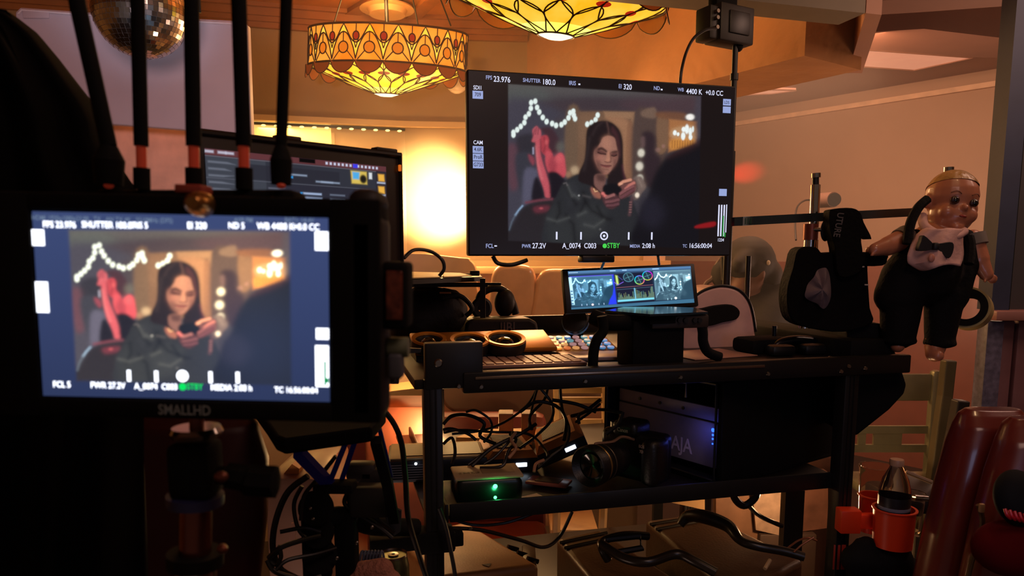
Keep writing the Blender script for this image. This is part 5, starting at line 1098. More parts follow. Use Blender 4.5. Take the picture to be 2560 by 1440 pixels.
slab('side_strap', FAB, bag, sm([(2140, 632), (2216, 634), (2220, 648), (2208, 664), (2140, 662)]), BY - 0.04, 0.02, bev=0.006)
mb = MB(); cg = [(2013, 745), (2012, 728), (2028, 700), (2046, 675), (2064, 670), (2076, 690), (2077, 730), (2066, 770), (2050, 768), (2040, 758)]
P_ = cr([W(x, y, BY - 0.036) for x, y in cg], 4, True); cen_ = sum(P_, Vector()) / len(P_)
rr = random.Random(8); vs = [cen_ + Vector((0, -0.017, 0))]; nP = len(P_); fs = []
for ring in (0.35, 0.7, 1.0):
    for k, p in enumerate(P_): vs.append(cen_.lerp(p, ring) + Vector((0, -0.017 * (1 - ring ** 2) + 0.004 * math.sin((p.x - cen_.x) * 260 + (p.z - cen_.z) * 60), 0)))
for k in range(nP): fs.append([0, 1 + k, 1 + (k + 1) % nP])
for r in range(2):
    for k in range(nP): fs.append([1 + r * nP + k, 1 + (r + 1) * nP + k, 1 + (r + 1) * nP + (k + 1) % nP, 1 + r * nP + (k + 1) % nP])
mb._add(vs, fs); mb.build('grey_pouch_cloth', mat('grey_cloth', (112, 94, 98), 0.7, bump=0.3, bscale=30), bag)
texts([('UTURE', Matrix.Translation(W(2096, 562, BY - 0.0535)) @ Matrix.Rotation(math.pi / 2, 4, 'X') @ Matrix.Rotation(R_(-97), 4, 'Z'), 0.018, 'CENTER')], 'strap_lettering', mat('faded_lettering', (88, 80, 78), 0.6), bag, 0.0002)
for x, y in [(2148, 667), (2166, 712)]: MB().box(W(x, y, BY - 0.042), (0.02 if y < 700 else 0.008, 0.004, 0.003), 0.001).build('zip_pull', mat('pale_nylon', (190, 175, 160), 0.5), bag)
# black roller bag mass at the cart's right end
rbx = thing('equipment_pouch', 'large faceted black pouch bulging from the right end of the cart', 'pouch', W(2200, 1075, 1.5))
slab('body', BLKM, rbx, [(2160, 806), (2222, 812), (2236, 870), (2256, 925), (2268, 962), (2262, 985), (2225, 1025), (2143, 1090), (2120, 1090), (2120, 830)], 1.46, 0.14, bev=0.006)
# ------------------ the doll ------------------
DY = 1.44; du = DY / FPX
SKIN = mat('doll_vinyl', (178, 112, 82), 0.38, var=0.06, coat=0.25); HAIRM = mat('painted_blond_hair', (176, 132, 74), 0.35, coat=0.3, bump=0.5, bscale=70)
doll = thing('baby_doll', 'vinyl baby doll in black overalls, white bib and black bow tie hung on the bar', 'doll', W(2320, 895, DY))
def D(x, y, dy=0.0): return W(x, y, DY + dy)
hc = D(2380, 506)
tilt = Matrix.Rotation(R_(9), 4, 'Y')
hand_ = []
def fingers(bx_, by_, dx, dy_, n=4):
    r = []
    for k in range(n):
        o = (k - (n - 1) / 2) * 5.2; px_, py_ = -dy_, dx
        a = D(bx_ + px_ * o, by_ + py_ * o, -0.002); ln = [15, 19, 18, 14][k]
        b = D(bx_ + px_ * o * 1.15 + dx * ln * 0.6, by_ + py_ * o * 1.15 + dy_ * ln * 0.6, -0.006); c = D(bx_ + px_ * o * 1.2 + dx * ln, by_ + py_ * o * 1.2 + dy_ * ln, 0.0)
        r += [(a, 0.0030, b, 0.0028), (b, 0.0028, c, 0.0024)]
    return r
segs = [(D(2352, 590), 0.020, D(2372, 550), 0.020),
        (D(2262, 596), 0.021, D(2218, 616, -0.02), 0.019), (D(2218, 616, -0.02), 0.018, D(2188, 624, -0.03), 0.013),
        (D(2430, 600), 0.021, D(2446, 650, -0.01), 0.020), (D(2446, 650, -0.01), 0.019, D(2466, 686, -0.02), 0.013),
        (D(2330, 620), 0.05, D(2315, 690), 0.045), (D(2264, 740), 0.024, D(2246, 850), 0.019), (D(2352, 740), 0.024, D(2338, 868), 0.020),
        (D(2246, 845), 0.018, D(2244, 864, -0.01), 0.014), (D(2338, 860), 0.019, D(2336, 884, -0.01), 0.017), (D(2336, 884, -0.01), 0.015, D(2344, 889, -0.022), 0.012)]
segs += fingers(2182, 626, -0.95, 0.25) + fingers(2474, 692, 0.8, 0.6) + [(D(2190, 630, -0.03), 0.004, D(2180, 638, -0.04), 0.003), (D(2466, 694, -0.02), 0.004, D(2462, 704, -0.03), 0.003)]
ears = [(hc + tilt @ Vector((-0.047, 0.004, -0.006)), (0.008, 0.009, 0.014)), (hc + tilt @ Vector((0.047, 0.004, -0.006)), (0.008, 0.009, 0.014))]
face = [(hc + tilt @ Vector((0, 0.006, 0.012)), (0.047, 0.050, 0.050)), (hc + tilt @ Vector((0, -0.006, -0.026)), (0.041, 0.040, 0.038)),
        (hc + tilt @ Vector((-0.020, -0.028, -0.024)), (0.017, 0.015, 0.016)), (hc + tilt @ Vector((0.020, -0.028, -0.024)), (0.017, 0.015, 0.016)),
        (hc + tilt @ Vector((0, -0.046, -0.013)), (0.0062, 0.008, 0.0062)), (hc + tilt @ Vector((0, -0.036, -0.050)), (0.013, 0.010, 0.011)), (hc + tilt @ Vector((0, -0.041, -0.030)), (0.011, 0.0065, 0.0055))] + ears
blob('body', segs, SKIN, doll, 0.0028, 2, face)
hm = MB(Matrix.Translation(hc) @ tilt)
def hairf(u, v):
    a = u * 2 * math.pi; t = v * 1.50 * (0.62 + 0.38 * (0.5 + 0.5 * math.sin(a)) ) ; k = 1.022 - 0.016 * v + 0.006 * math.sin(a * 16)
    return Vector((0.0475 * k * math.sin(t) * math.cos(a), 0.006 + 0.0505 * k * math.sin(t) * math.sin(a), 0.012 + 0.0505 * k * math.cos(t)))
hm.grid(hairf, 64, 20); hm.build('painted_hair', HAIRM, doll)
for s in (-1, 1):
    c0 = Matrix.Translation(hc) @ tilt
    e = MB(c0).ell((s * 0.0185, -0.0400, -0.001), (0.0088, 0.0045, 0.0075), 20).build('eye', mat('eye_dark_socket', (52, 28, 24), 0.35), doll)
    MB(c0).ell((s * 0.0185, -0.0435, -0.001), (0.0052, 0.003, 0.0055), 18).build('iris', mat('iris_black', (12, 8, 8), 0.1, coat=1.0), e)
    MB(c0).tube(cr([Vector((s * 0.010, -0.043, 0.012)), Vector((s * 0.019, -0.0425, 0.016)), Vector((s * 0.028, -0.037, 0.012))], 5), 0.0009, 5).build('eyebrow', mat('brow_brown', (120, 72, 48), 0.5), doll)
MB(Matrix.Translation(hc) @ tilt).ell((0, -0.0462, -0.0295), (0.0075, 0.003, 0.0026), 16).build('lips', mat('doll_lips', (150, 58, 48), 0.3), doll)
CLO = mat('black_velvet', (13, 11, 11), 0.85, bump=0.2, bscale=140, spec=0.2); WHT = mat('white_bib_cotton', (206, 160, 150), 0.7, bump=0.25, bscale=60)
blob('overalls', [(D(2318, 650), 0.064, D(2312, 676), 0.068), (D(2270, 690), 0.050, D(2252, 735), 0.046), (D(2256, 730), 0.042, D(2246, 832), 0.034), (D(2362, 730), 0.038, D(2350, 838), 0.029), (D(2250, 690), 0.036, D(2232, 740), 0.036), (D(2392, 680), 0.034, D(2376, 740), 0.034),
                  (D(2286, 600), 0.022, D(2262, 660), 0.03), (D(2412, 600), 0.022, D(2412, 660), 0.03)], CLO, doll, 0.0045, 3, [(D(2246, 852), (0.035, 0.034, 0.010)), (D(2349, 858), (0.031, 0.032, 0.010))])
for pts, nm in [([(2318, 498), (2295, 520), (2276, 560), (2268, 610)], 'left_shoulder_strap'), ([(2422, 592), (2426, 610), (2426, 632), (2422, 660)], 'right_shoulder_strap')]:
    MB().tube(cr([D(x, y, -0.035 - 0.02 * i / 3) for i, (x, y) in enumerate(pts)], 6), 0.009, 8).build('shoulder_strap', CLO, doll)
# bib: curved cloth with collar
def bibf(u, v):
    rows = [(2312, 2404, 572), (2290, 2404, 590), (2278, 2404, 612), (2268, 2406, 634), (2268, 2404, 652), (2300, 2398, 668)]
    t = v * 5; i = min(4, int(t)); f = t - i; l = rows[i][0] * (1 - f) + rows[i + 1][0] * f; r = rows[i][1] * (1 - f) + rows[i + 1][1] * f; y = rows[i][2] * (1 - f) + rows[i + 1][2] * f
    return D(l + (r - l) * u, y + 6 * math.sin(u * 5 + 1) * v - (0 if v > .9 else 0), -0.048 - 0.028 * math.sin(math.pi * u) - 0.006 * math.sin(9 * u + 4 * v) - 0.018 * v)
mb = MB(); mb.grid(bibf, 20, 16); o = mb.build('bib', WHT, doll); s_m = o.modifiers.new('s', 'SOLIDIFY'); s_m.thickness = 0.003
MB().tube(cr([D(2306, 540, -0.02), D(2312, 566, -0.045), D(2345, 586, -0.066), D(2384, 592, -0.062), D(2410, 578, -0.038)], 6), 0.0085, 10).build('collar', WHT, doll)
bt = MB()
for pts in ([(2336, 612), (2310, 588), (2303, 604), (2297, 626), (2322, 626), (2336, 620)], [(2340, 612), (2356, 608), (2382, 606), (2384, 626), (2372, 646), (2350, 628)]):
    bt.prism(cr([D(x, y, -0.094) for x, y in pts], 3, True), (0, 0.012, 0))
bt.box(D(2338, 616, -0.094), (0.012, 0.014, 0.014), 0.004); bevmod(bt.build('bow_tie', mat('bow_tie_black', (20, 17, 17), 0.6), doll), 0.002)
MB().ell(D(2329, 645, -0.098), (0.006, 0.004, 0.008), 14).build('bib_button', mat('pink_button', (196, 130, 110), 0.4), doll)
slv = mat('grey_sleeve', (110, 100, 92), 0.7)
MB().tube([D(2268, 592, 0), D(2250, 602, -0.006)], [0.0245, 0.0235], 16).build('sleeve_cuff', slv, doll); MB().tube([D(2430, 588, 0), D(2438, 614, -0.006)], [0.024, 0.0235], 16).build('sleeve_cuff', slv, doll)
# tape roll hanging behind
TY = 1.52
tr = thing('tape_roll', 'roll of pale yellow tape hanging behind the hip of the doll', 'tape', W(2425, 825, TY))
TMx = Matrix.Translation(W(2420, 772, TY)) @ Matrix.Rotation(R_(-42), 4, 'Z') @ Matrix.Rotation(R_(78), 4, 'X') @ Matrix.Rotation(R_(0), 4, 'Y')
rt = 52 * TY / FPX
MB(TMx).lathe([(rt * 0.72, -0.02), (rt, -0.02), (rt, 0.02), (rt * 0.72, 0.02)], 44, cap=False).build('tape', mat('pale_yellow_tape', (168, 148, 96), 0.45), tr)
MB(TMx).lathe([(rt * 0.58, 0.021), (rt * 0.90, 0.021), (rt * 0.90, 0.0235), (rt * 0.58, 0.0235), (rt * 0.58, -0.02), (rt * 0.62, -0.02)], 44, cap=False).build('core', BLKM, tr)
# ------------------ partition and frame at the far right ------------------
PY = 1.95
fr = [W(2531, -30, PY), W(2610, -30, PY), W(2600, 770, PY), W(2489, 770, PY)]
FRM = mat('slate_frame_paint', (38, 44, 66), 0.6); PAN = mat('mauve_panel_paint', (112, 76, 80), 0.45)
x0_, x1_ = W(2476, 790, PY).x, W(2476, 790, PY).x + 0.5; zc_ = W(2500, 776, PY).z
mb = MB(); ztop = CEIL
mb.box((W(2489, 640, PY).x + 0.024, PY + 0.03, (zc_ + ztop) / 2), (0.048, 0.06, ztop - zc_)); struct('trim_11', mb, FRM)
mb = MB(); mb.box((W(2489, 640, PY).x + 0.052, PY + 0.035, (zc_ + ztop) / 2), (0.010, 0.05, ztop - zc_)); struct('trim_12', mb, BLKM)
mb = MB(); mb.box((W(2489, 640, PY).x + 0.30, PY + 0.045, (zc_ + ztop) / 2), (0.49, 0.03, ztop - zc_)); struct('wall_partition', mb, mat('dark_slate_panel', (62, 58, 60), 0.4, var=0.05))
prt = thing('wainscot_partition', 'mauve grooved wainscot panel with a rail on top, right of the doll', 'partition', (x0_ + 0.25, PY, 0))
MB().box((x0_ + 0.26, PY - 0.005, zc_ - 0.012), (0.54, 0.07, 0.026), 0.004).build('cap_rail', mat('dusty_rail', (134, 92, 86), 0.45), prt)
mb = MB(); mb.box((x0_ + 0.01, PY + 0.01, zc_ / 2 - 0.014), (0.045, 0.045, zc_ - 0.03), 0.003)
mb.build('corner_stile', mat('worn_blue_stile', (88, 84, 104), 0.45, var=0.4, scale=60), prt)
mb = MB()
for k in range(9): mb.box((x0_ + 0.055 + k * 0.05, PY + 0.02, zc_ / 2 - 0.014), (0.040, 0.025, zc_ - 0.03), 0.004)
mb.build('grooved_boards', PAN, prt); MB().box((x0_ + 0.27, PY + 0.045, zc_ / 2 - 0.014), (0.5, 0.02, zc_ - 0.03)).build('backing', mat('groove_dark', (52, 28, 30), 0.6), prt)
light('AREA', (0.55, 0.35, 1.25), (x0_ + 0.2, PY, 0.95), 0.5, (0.5, 0.6, 1.0), 0.25, name='wainscot_blue_fill')  # blue fill on the wainscot; no screen stands at its place
# ------------------ red vinyl banquette chairs ------------------
VIN = mat('oxblood_vinyl', (104, 36, 30), 0.28, coat=0.35, var=0.08, bump=0.05, bscale=30)
def pad(name, rows, par, m):                       # rows: (y, xl, xr, Y, thickness)
    pts = []; n = 28
    R2 = []
    for i in range(len(rows) - 1):
        for k in range(6):
            f = k / 6; R2.append(tuple(rows[i][j] * (1 - f) + rows[i + 1][j] * f for j in range(5)))
    R2.append(rows[-1]); mb = MB(); vs = []; fs = []
    for (y, xl, xr, Y, t) in R2:
        a, b = W(xl, y, Y), W(xr, y, Y); c0 = (a + b) / 2; hw = (b.x - a.x) / 2
        for k in range(n):
            q = 2 * math.pi * k / n; cx, sx = math.cos(q), math.sin(q)
            vs.append(c0 + Vector((hw * math.copysign(abs(cx) ** 0.75, cx), t * math.copysign(abs(sx) ** 0.75, sx), 0)))
    m_ = len(R2)
    for i in range(m_ - 1):
        for k in range(n): fs.append([i * n + k, i * n + (k + 1) % n, (i + 1) * n + (k + 1) % n, (i + 1) * n + k])
    fs += [list(range(n))[::-1], [(m_ - 1) * n + k for k in range(n)]]
    mb._add(vs, fs); return mb.build(name, m, par, ang=80)
rc1 = thing('vinyl_chair', 'red brown vinyl chair back left of its twin, close at the lower right', 'chair', W(2400, 1700, 1.2), 'red vinyl chairs')
pad('backrest', [(1018, 2440, 2530, 1.22, 0.004), (1022, 2415, 2548, 1.21, 0.018), (1034, 2402, 2556, 1.21, 0.028), (1060, 2392, 2556, 1.205, 0.038), (1110, 2374, 2545, 1.20, 0.042), (1200, 2350, 2520, 1.19, 0.044), (1320, 2322, 2495, 1.18, 0.044), (1480, 2288, 2470, 1.17, 0.044)], rc1, VIN)
rc2 = thing('vinyl_chair', 'red brown vinyl chair back cut by the right edge of the photo', 'chair', W(2600, 1700, 1.12), 'red vinyl chairs')
pad('backrest', [(1038, 2560, 2700, 1.13, 0.004), (1044, 2528, 2740, 1.12, 0.02), (1060, 2512, 2750, 1.12, 0.03), (1100, 2498, 2750, 1.11, 0.038), (1180, 2472, 2740, 1.10, 0.042), (1300, 2440, 2720, 1.09, 0.042), (1480, 2400, 2700, 1.08, 0.042)], rc2, VIN)
for rr_, X in ((rc1, 2440), (rc2, 2620)): MB().box((W(X, 1500, 1.2).x, 1.12, 0.46), (0.14, 0.3, 0.07), 0.03).build('seat', VIN, rr_); [MB().cyl((W(X, 1500, 1.2).x + sx, 1.12 + sy, 0.42), (W(X, 1500, 1.2).x + sx, 1.12 + sy, 0), 0.012).build('leg', DMET, rr_) for sx in (-.05, .05) for sy in (-.12, .12)]
# headphones / black round pouch with red ribs in front of the second chair
cp2 = thing('coiled_cord_reel', 'black round reel with red coil turns against the right vinyl chair', 'reel', W(2535, 1320, 0.98))
rm = Matrix.Translation(W(2545, 1245, 0.98)) @ Matrix.Rotation(R_(70), 4, 'X') @ Matrix.Rotation(R_(15), 4, 'Y')
MB(rm).ell((0, 0, 0), (0.036, 0.040, 0.024), 30).build('body', BLKM, cp2)
for k in range(5):
    MB().tube(cr([W(2512 + k * 12, 1272 + k * 3, 0.948), W(2518 + k * 12, 1288 + k * 3, 0.944), W(2526 + k * 12, 1296 + k * 3, 0.948)], 5), 0.0022, 8).build('red_turn', mat('red_coil', (190, 30, 40), 0.3), cp2)
slab_ = MB(); slab_.ell(W(2530, 1370, 0.98), (0.055, 0.04, 0.04), 24); tag(slab_.build('red_cushion', mat('deep_red_cloth', (84, 8, 10), 0.95, spec=0.1)), 'dark red cushion corner under the black reel at the right edge', 'cushion')
ck = thing('clip_lead', 'thin tan metal clip lead hanging between the two vinyl chairs', 'lead', W(2440, 1440, 1.05))
MB().tube(cr([W(2446, 1262, 1.05), W(2456, 1300, 1.05), W(2448, 1350, 1.05), W(2430, 1400, 1.05), W(2420, 1440, 1.05)], 6), 0.004, 8).build('band', mat('tan_metal', (118, 92, 66), 0.35, 0.5), ck)
MB().box(W(2454, 1270, 1.045), (0.008, 0.006, 0.014), 0.002).build('clip', mat('pale_clip', (200, 160, 110), 0.4), ck)
# ------------------ cup holder with bottle ------------------
ORG = mat('orange_plastic', (226, 62, 22), 0.4, var=0.05, spec=0.4)
ch_ = thing('cup_holder', 'bright orange double cup holder clamped on the right cart post', 'cup holder', W(2200, 1370, 1.36))
CYY = 1.36; cu = CYY / FPX
def cup(x, yt, yb, r0, r1, Y, name, m, par):
    a, b = W(x, yt, Y), W(x, yb, Y); h = a.z - b.z
    return MB(TM(b)).lathe([(r1 * 0.6, 0), (r1, 0.004), (r0, h - 0.004), (r0 + 0.003, h - 0.002), (r0 + 0.003, h), (r0 - 0.002, h), (r1 - 0.003, 0.006)], 40, cap=False).build(name, m, par)
cup(2230, 1270, 1368, 49 * cu, 46 * cu, 1.33, 'front_cup', ORG, ch_)
cup(2180, 1236, 1330, 38 * cu, 36 * cu, 1.42, 'rear_cup', ORG, ch_)
MB().box(W(2120, 1300, 1.37), (0.040, 0.03, 0.047), 0.003).build('clamp', ORG, ch_)
MB().box(W(2160, 1302, 1.37), (0.05, 0.02, 0.03), 0.004).build('arm', ORG, ch_)
tag(MB().box(W(2098, 1393, 1.385), (0.024, 0.002, 0.052), 0.0005).build('red_tape', mat('red_tape', (170, 52, 36), 0.5)), 'strip of red tape on the right cart post under the cup holder', 'tape')
bot = thing('water_bottle', 'clear plastic water bottle with black and blue label standing in the front orange cup', 'bottle', W(2230, 1330, 1.33))
CLR = mat('clear_plastic', (235, 225, 215), 0.06, trans=1.0, var=0.02); CLR.node_tree.nodes['Principled BSDF'].inputs['IOR'].default_value = 1.12
bp0 = W(2230, 1330, 1.33); bh = W(2230, 1148, 1.33).z - bp0.z; br = 38 * 1.33 / FPX
MB(TM(bp0)).lathe([(0, 0), (br * 0.9, 0), (br, 0.006), (br, bh * 0.55), (br * 0.98, bh * 0.60), (br * 0.8, bh * 0.74), (br * 0.45, bh * 0.88), (br * 0.38, bh * 0.92), (br * 0.38, bh * 0.95)], 36).build('bottle_body', CLR, bot)
MB(TM(bp0)).lathe([(br * 1.01, bh * 0.30), (br * 1.015, bh * 0.31), (br * 1.015, bh * 0.50), (br * 1.01, bh * 0.51)], 36, cap=False).build('label', mat('dark_label', (28, 26, 34), 0.4), bot)
MB(TM(bp0)).lathe([(br * 1.02, bh * 0.33), (br * 1.025, bh * 0.335), (br * 1.025, bh * 0.37), (br * 1.02, bh * 0.375)], 36, cap=False).build('label_stripe', mat('label_blue_grey', (120, 130, 150), 0.4), bot)
MB(TM(bp0)).lathe([(0.001, bh * 0.92), (br * 0.46, bh * 0.92), (br * 0.46, bh * 0.985), (br * 0.42, bh), (0, bh)], 24).build('cap', mat('frosted_cap', (176, 138, 112), 0.4), bot)
c3_ = tag(None or MB(TM(W(2182, 1320, 1.42))).lathe([(0.020, 0.0), (0.028, 0.004), (0.0325, 0.125), (0.034, 0.128), (0.034, 0.132), (0.0315, 0.132), (0.026, 0.006)], 36, cap=False).build('plastic_cup', CLR), 'clear plastic drinks cup standing in the rear orange cup', 'cup')
c4 = tag(MB(TM(W(2272, 1330, 1.52))).lathe([(0.016, 0.0), (0.022, 0.004), (0.028, 0.085), (0.03, 0.088), (0.028, 0.09), (0.02, 0.006)], 30, cap=False).build('plastic_cup', CLR), 'clear plastic cup behind the water bottle at its right', 'cup')
pb = blob('rag_bundle', [(W(2140, 1400, 1.34), 0.03, W(2230, 1400, 1.34), 0.04), (W(2180, 1440, 1.36), 0.05, W(2260, 1450, 1.36), 0.05)], BLKM, None, 0.007, 3, [(W(2165, 1365, 1.34), (0.025, 0.02, 0.02))])
tag(pb, 'bundled black cloth hanging below the orange cup holder', 'cloth')
# ------------------ metal chairs behind ------------------
GM = mat('green_grey_metal', (142, 138, 108), 0.35, 0.4)
mc = thing('metal_chair', 'grey green metal chair with square holes in its slat, right of the cart', 'chair', W(2240, 1440, 2.2)); MY = 2.2
P2_ = MY / FPX
MB().box(W(2330, 1060, MY), (0.030, 0.03, 0.34), 0.01).build('back_post', GM, mc); MB().box(W(2110, 1060, MY), (0.030, 0.03, 0.34), 0.01).build('back_post', GM, mc)
MB().box(W(2225, 968, MY), (0.25, 0.015, 0.085), 0.006).build('top_rail', GM, mc)
sl = W(2225, 1097, MY); mb = MB()
xs = [2120, 2156, 2172, 2193, 2213, 2233, 2254, 2330]
for i in range(0, 8, 2): mb.box(((W(xs[i], 0, MY).x + W(xs[i + 1], 0, MY).x) / 2, MY, sl.z), (W(xs[i + 1], 0, MY).x - W(xs[i], 0, MY).x, 0.009, 0.080))
for s in (-1, 1): mb.box((sl.x, MY, sl.z + s * 0.030), (0.25, 0.012, 0.024))
mb.build('holed_slat', GM, mc); MB().box((sl.x, MY - 0.16, W(0, 1190, MY).z), (0.30, 0.34, 0.03), 0.01).build('seat', GM, mc)
for dx in (-.13, .13):
    for dy in (-.3, 0): MB().cyl((sl.x + dx, MY + dy, W(0, 1190, MY).z), (sl.x + dx, MY + dy, 0), 0.013).build('leg', GM, mc)
m2 = thing('wooden_chair', 'chair with a leaning dark wooden post just left of the red vinyl chair', 'chair', W(2360, 1440, 1.9))
WD = mat('dark_olive_wood', (74, 66, 44), 0.45); WD2 = mat('very_dark_wood', (34, 26, 22), 0.5)
def post(pts, w, m, par, nm='back_post'):
    mb = MB(); mb.tube([W(x, y, Y) for x, y, Y in pts], w, 4); bevmod(mb.build(nm, m, par, flat=True), 0.004)
post([(2372, 900, 1.9), (2362, 990, 1.9), (2345, 1110, 1.88), (2320, 1300, 1.85), (2305, 1440, 1.84)], [0.021] * 5, WD, m2)
post([(2402, 1000, 1.75), (2388, 1080, 1.75), (2360, 1200, 1.74), (2340, 1300, 1.72), (2322, 1450, 1.7)], [0.022] * 5, WD2, m2)
MB().box(W(2270, 1230, 1.78), (0.14, 0.2, 0.05), 0.01, M=None).build('seat', mat('navy_seat', (30, 26, 38), 0.5), m2)
MB().tube([W(2265, 1180, 1.62), W(2330, 1206, 1.60)], 0.005, 8).build('seat_edge_strip', mat('pale_strip', (150, 130, 112), 0.4, 0.4), m2)
MB().tube([W(2285, 1243, 1.5), W(2318, 1246, 1.5)], 0.007, 12).build('chrome_stub', STEEL, m2)
MB().tube([W(2292, 1340, 1.5), W(2284, 1450, 1.5)], 0.006, 8).build('front_leg', mat('dull_steel', (130, 124, 108), 0.35, 0.7), m2)
for (x, y, Y) in [(2200, 1500, 1.8)]: MB().cyl(W(x, 1260, Y), Vector((W(x, 1260, Y).x, Y, 0)), 0.015).build('leg', WD2, m2)
# =====================================================  LEFT SIDE, LAPTOP, CABLES, BACKGROUND  =====================================================
# large white board hanging at the left
WY = 2.15
BRD = mat('white_board', (196, 178, 182), 0.4, var=0.03); 
wb = thing('whiteboard', 'big pale lilac board hanging upper left behind the antennas', 'board', W(320, 330, WY))
pts = [(36, 22), (48, 18), (610, 52), (618, 60), (630, 338), (512, 326), (36, 326)]
mb = MB(); mb.prism([W(x, y, WY) for x, y in [(38, 30), (50, 18), (330, 38), (606, 52), (618, 62), (628, 338), (560, 332), (300, 312), (38, 300)]], (0, 0.03, 0)); bevmod(mb.build('panel', BRD, wb), 0.004)
mb = MB(); mb.tube([W(x, y, WY - 0.004) for x, y in [(46, 34), (56, 25), (330, 46), (602, 60), (610, 70), (620, 330)]], 0.004, 6); mb.build('raised_rim', mat('board_rim', (214, 196, 196), 0.35), wb)
MB().box(W(90, 36, WY - 0.004), (0.075, 0.006, 0.022), 0.003).build('corner_label', BRD, wb)
pk = thing('salmon_board', 'plain salmon pink panel below the pale board, behind the antennas', 'panel', W(370, 470, 2.3))
mb = MB(); mb.prism([W(x, y, 2.3) for x, y in [(240, 286), (500, 302), (506, 856), (240, 856)]], (0, 0.04, 0)); mb.build('board', mat('salmon_plaster', (240, 184, 158), 0.6, bump=0.12, bscale=18), pk)
tag(MB().box((W(370, 700, 2.32).x, 2.32, 0.55), (0.4, 0.2, 1.05), 0.01).build('cabinet', mat('dim_cabinet', (70, 46, 38), 0.6)), 'low dull cabinet standing under the salmon pink panel', 'cabinet')
# black drape at the far left edge
dr_ = [(-80, -10), (0, 14), (45, 45), (95, 84), (150, 150), (196, 210), (232, 256), (256, 300), (268, 350), (292, 400), (318, 440), (345, 480), (360, 560), (360, 1500), (-80, 1500)]
DYp = 0.62
def drape(u, v):
    # v down, u from left off-frame to the sloping edge
    ys = -20 + v * 1520; 
    e = None
    for (xa, ya), (xb, yb) in zip(dr_[1:-2], dr_[2:-1]):
        if ya <= ys <= yb: e = xa + (xb - xa) * (ys - ya) / (yb - ya + 1e-9); break
    if e is None: e = -60 if ys < 14 else 360
    x = -180 + (e + 180) * u
    return W(x, ys, DYp - 0.05 * math.sin(u * math.pi) - 0.008 * math.sin(u * 22 + v * 3) + 0.02 * u)
mb = MB(); mb.grid(drape, 60, 90); o = mb.build('black_drape', mat('black_duvetyne', (10, 9, 10), 0.95, spec=0.1)); sd = o.modifiers.new('s', 'SOLIDIFY'); sd.thickness = 0.01; sd.offset = 1
tag(o, 'heavy black cloth drape filling the left edge with a sloping top', 'drape')
# dark red chair below the small monitor
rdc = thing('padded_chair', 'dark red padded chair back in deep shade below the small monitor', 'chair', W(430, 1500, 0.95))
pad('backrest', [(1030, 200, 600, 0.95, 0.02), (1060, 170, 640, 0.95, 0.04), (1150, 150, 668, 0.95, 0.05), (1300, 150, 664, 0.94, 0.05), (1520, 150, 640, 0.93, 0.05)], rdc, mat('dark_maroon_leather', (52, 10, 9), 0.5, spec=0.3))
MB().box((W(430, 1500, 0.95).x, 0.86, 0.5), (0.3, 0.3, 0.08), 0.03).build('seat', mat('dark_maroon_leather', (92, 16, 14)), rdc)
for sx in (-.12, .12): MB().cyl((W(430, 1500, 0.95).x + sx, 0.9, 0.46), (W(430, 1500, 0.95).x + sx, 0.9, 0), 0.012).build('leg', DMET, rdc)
# laptop
lt = thing('laptop', 'laptop in a thick dark case, its screen full of dark file windows', 'laptop', W(800, 900, 0.95))
LM_, lw, lh = frame4([W(478, 322, 0.84), W(1012, 379, 1.06), W(1004, 690, 1.06), W(506, 700, 0.84)])
LC = mat('laptop_case', (46, 34, 28), 0.5)
MB(LM_).box((lw / 2, 0.008, lh / 2), (lw, 0.014, lh), 0.009, seg=4).build('lid', LC, lt)
mb = MB(LM_); mb.tube([(0.004, 0.0, 0.004), (0.004, 0.0, lh - 0.004), (lw - 0.004, 0.0, lh - 0.004), (lw - 0.004, 0.0, 0.004)], 0.0045, 8, True); mb.build('case_edge', mat('case_rim', (34, 26, 23), 0.45), lt)
for a, b in ((0.35, 0.46), (0.85, 0.97)): MB(LM_).box(((a + b) / 2 * lw, 0.006, lh + 0.001), ((b - a) * lw, 0.016, 0.006), 0.002).build('case_grip', LC, lt)
MB(LM_).box((lw - 0.006, -0.002, lh - 0.022), (0.004, 0.004, 0.009), 0.001).build('orange_tab', emat('orange_tab', (230, 110, 30), 0.8), lt)
LS = LM_ @ Matrix.Translation((0.012, -0.0012, 0.008)); lsw, lsh = lw - 0.042, lh - 0.030
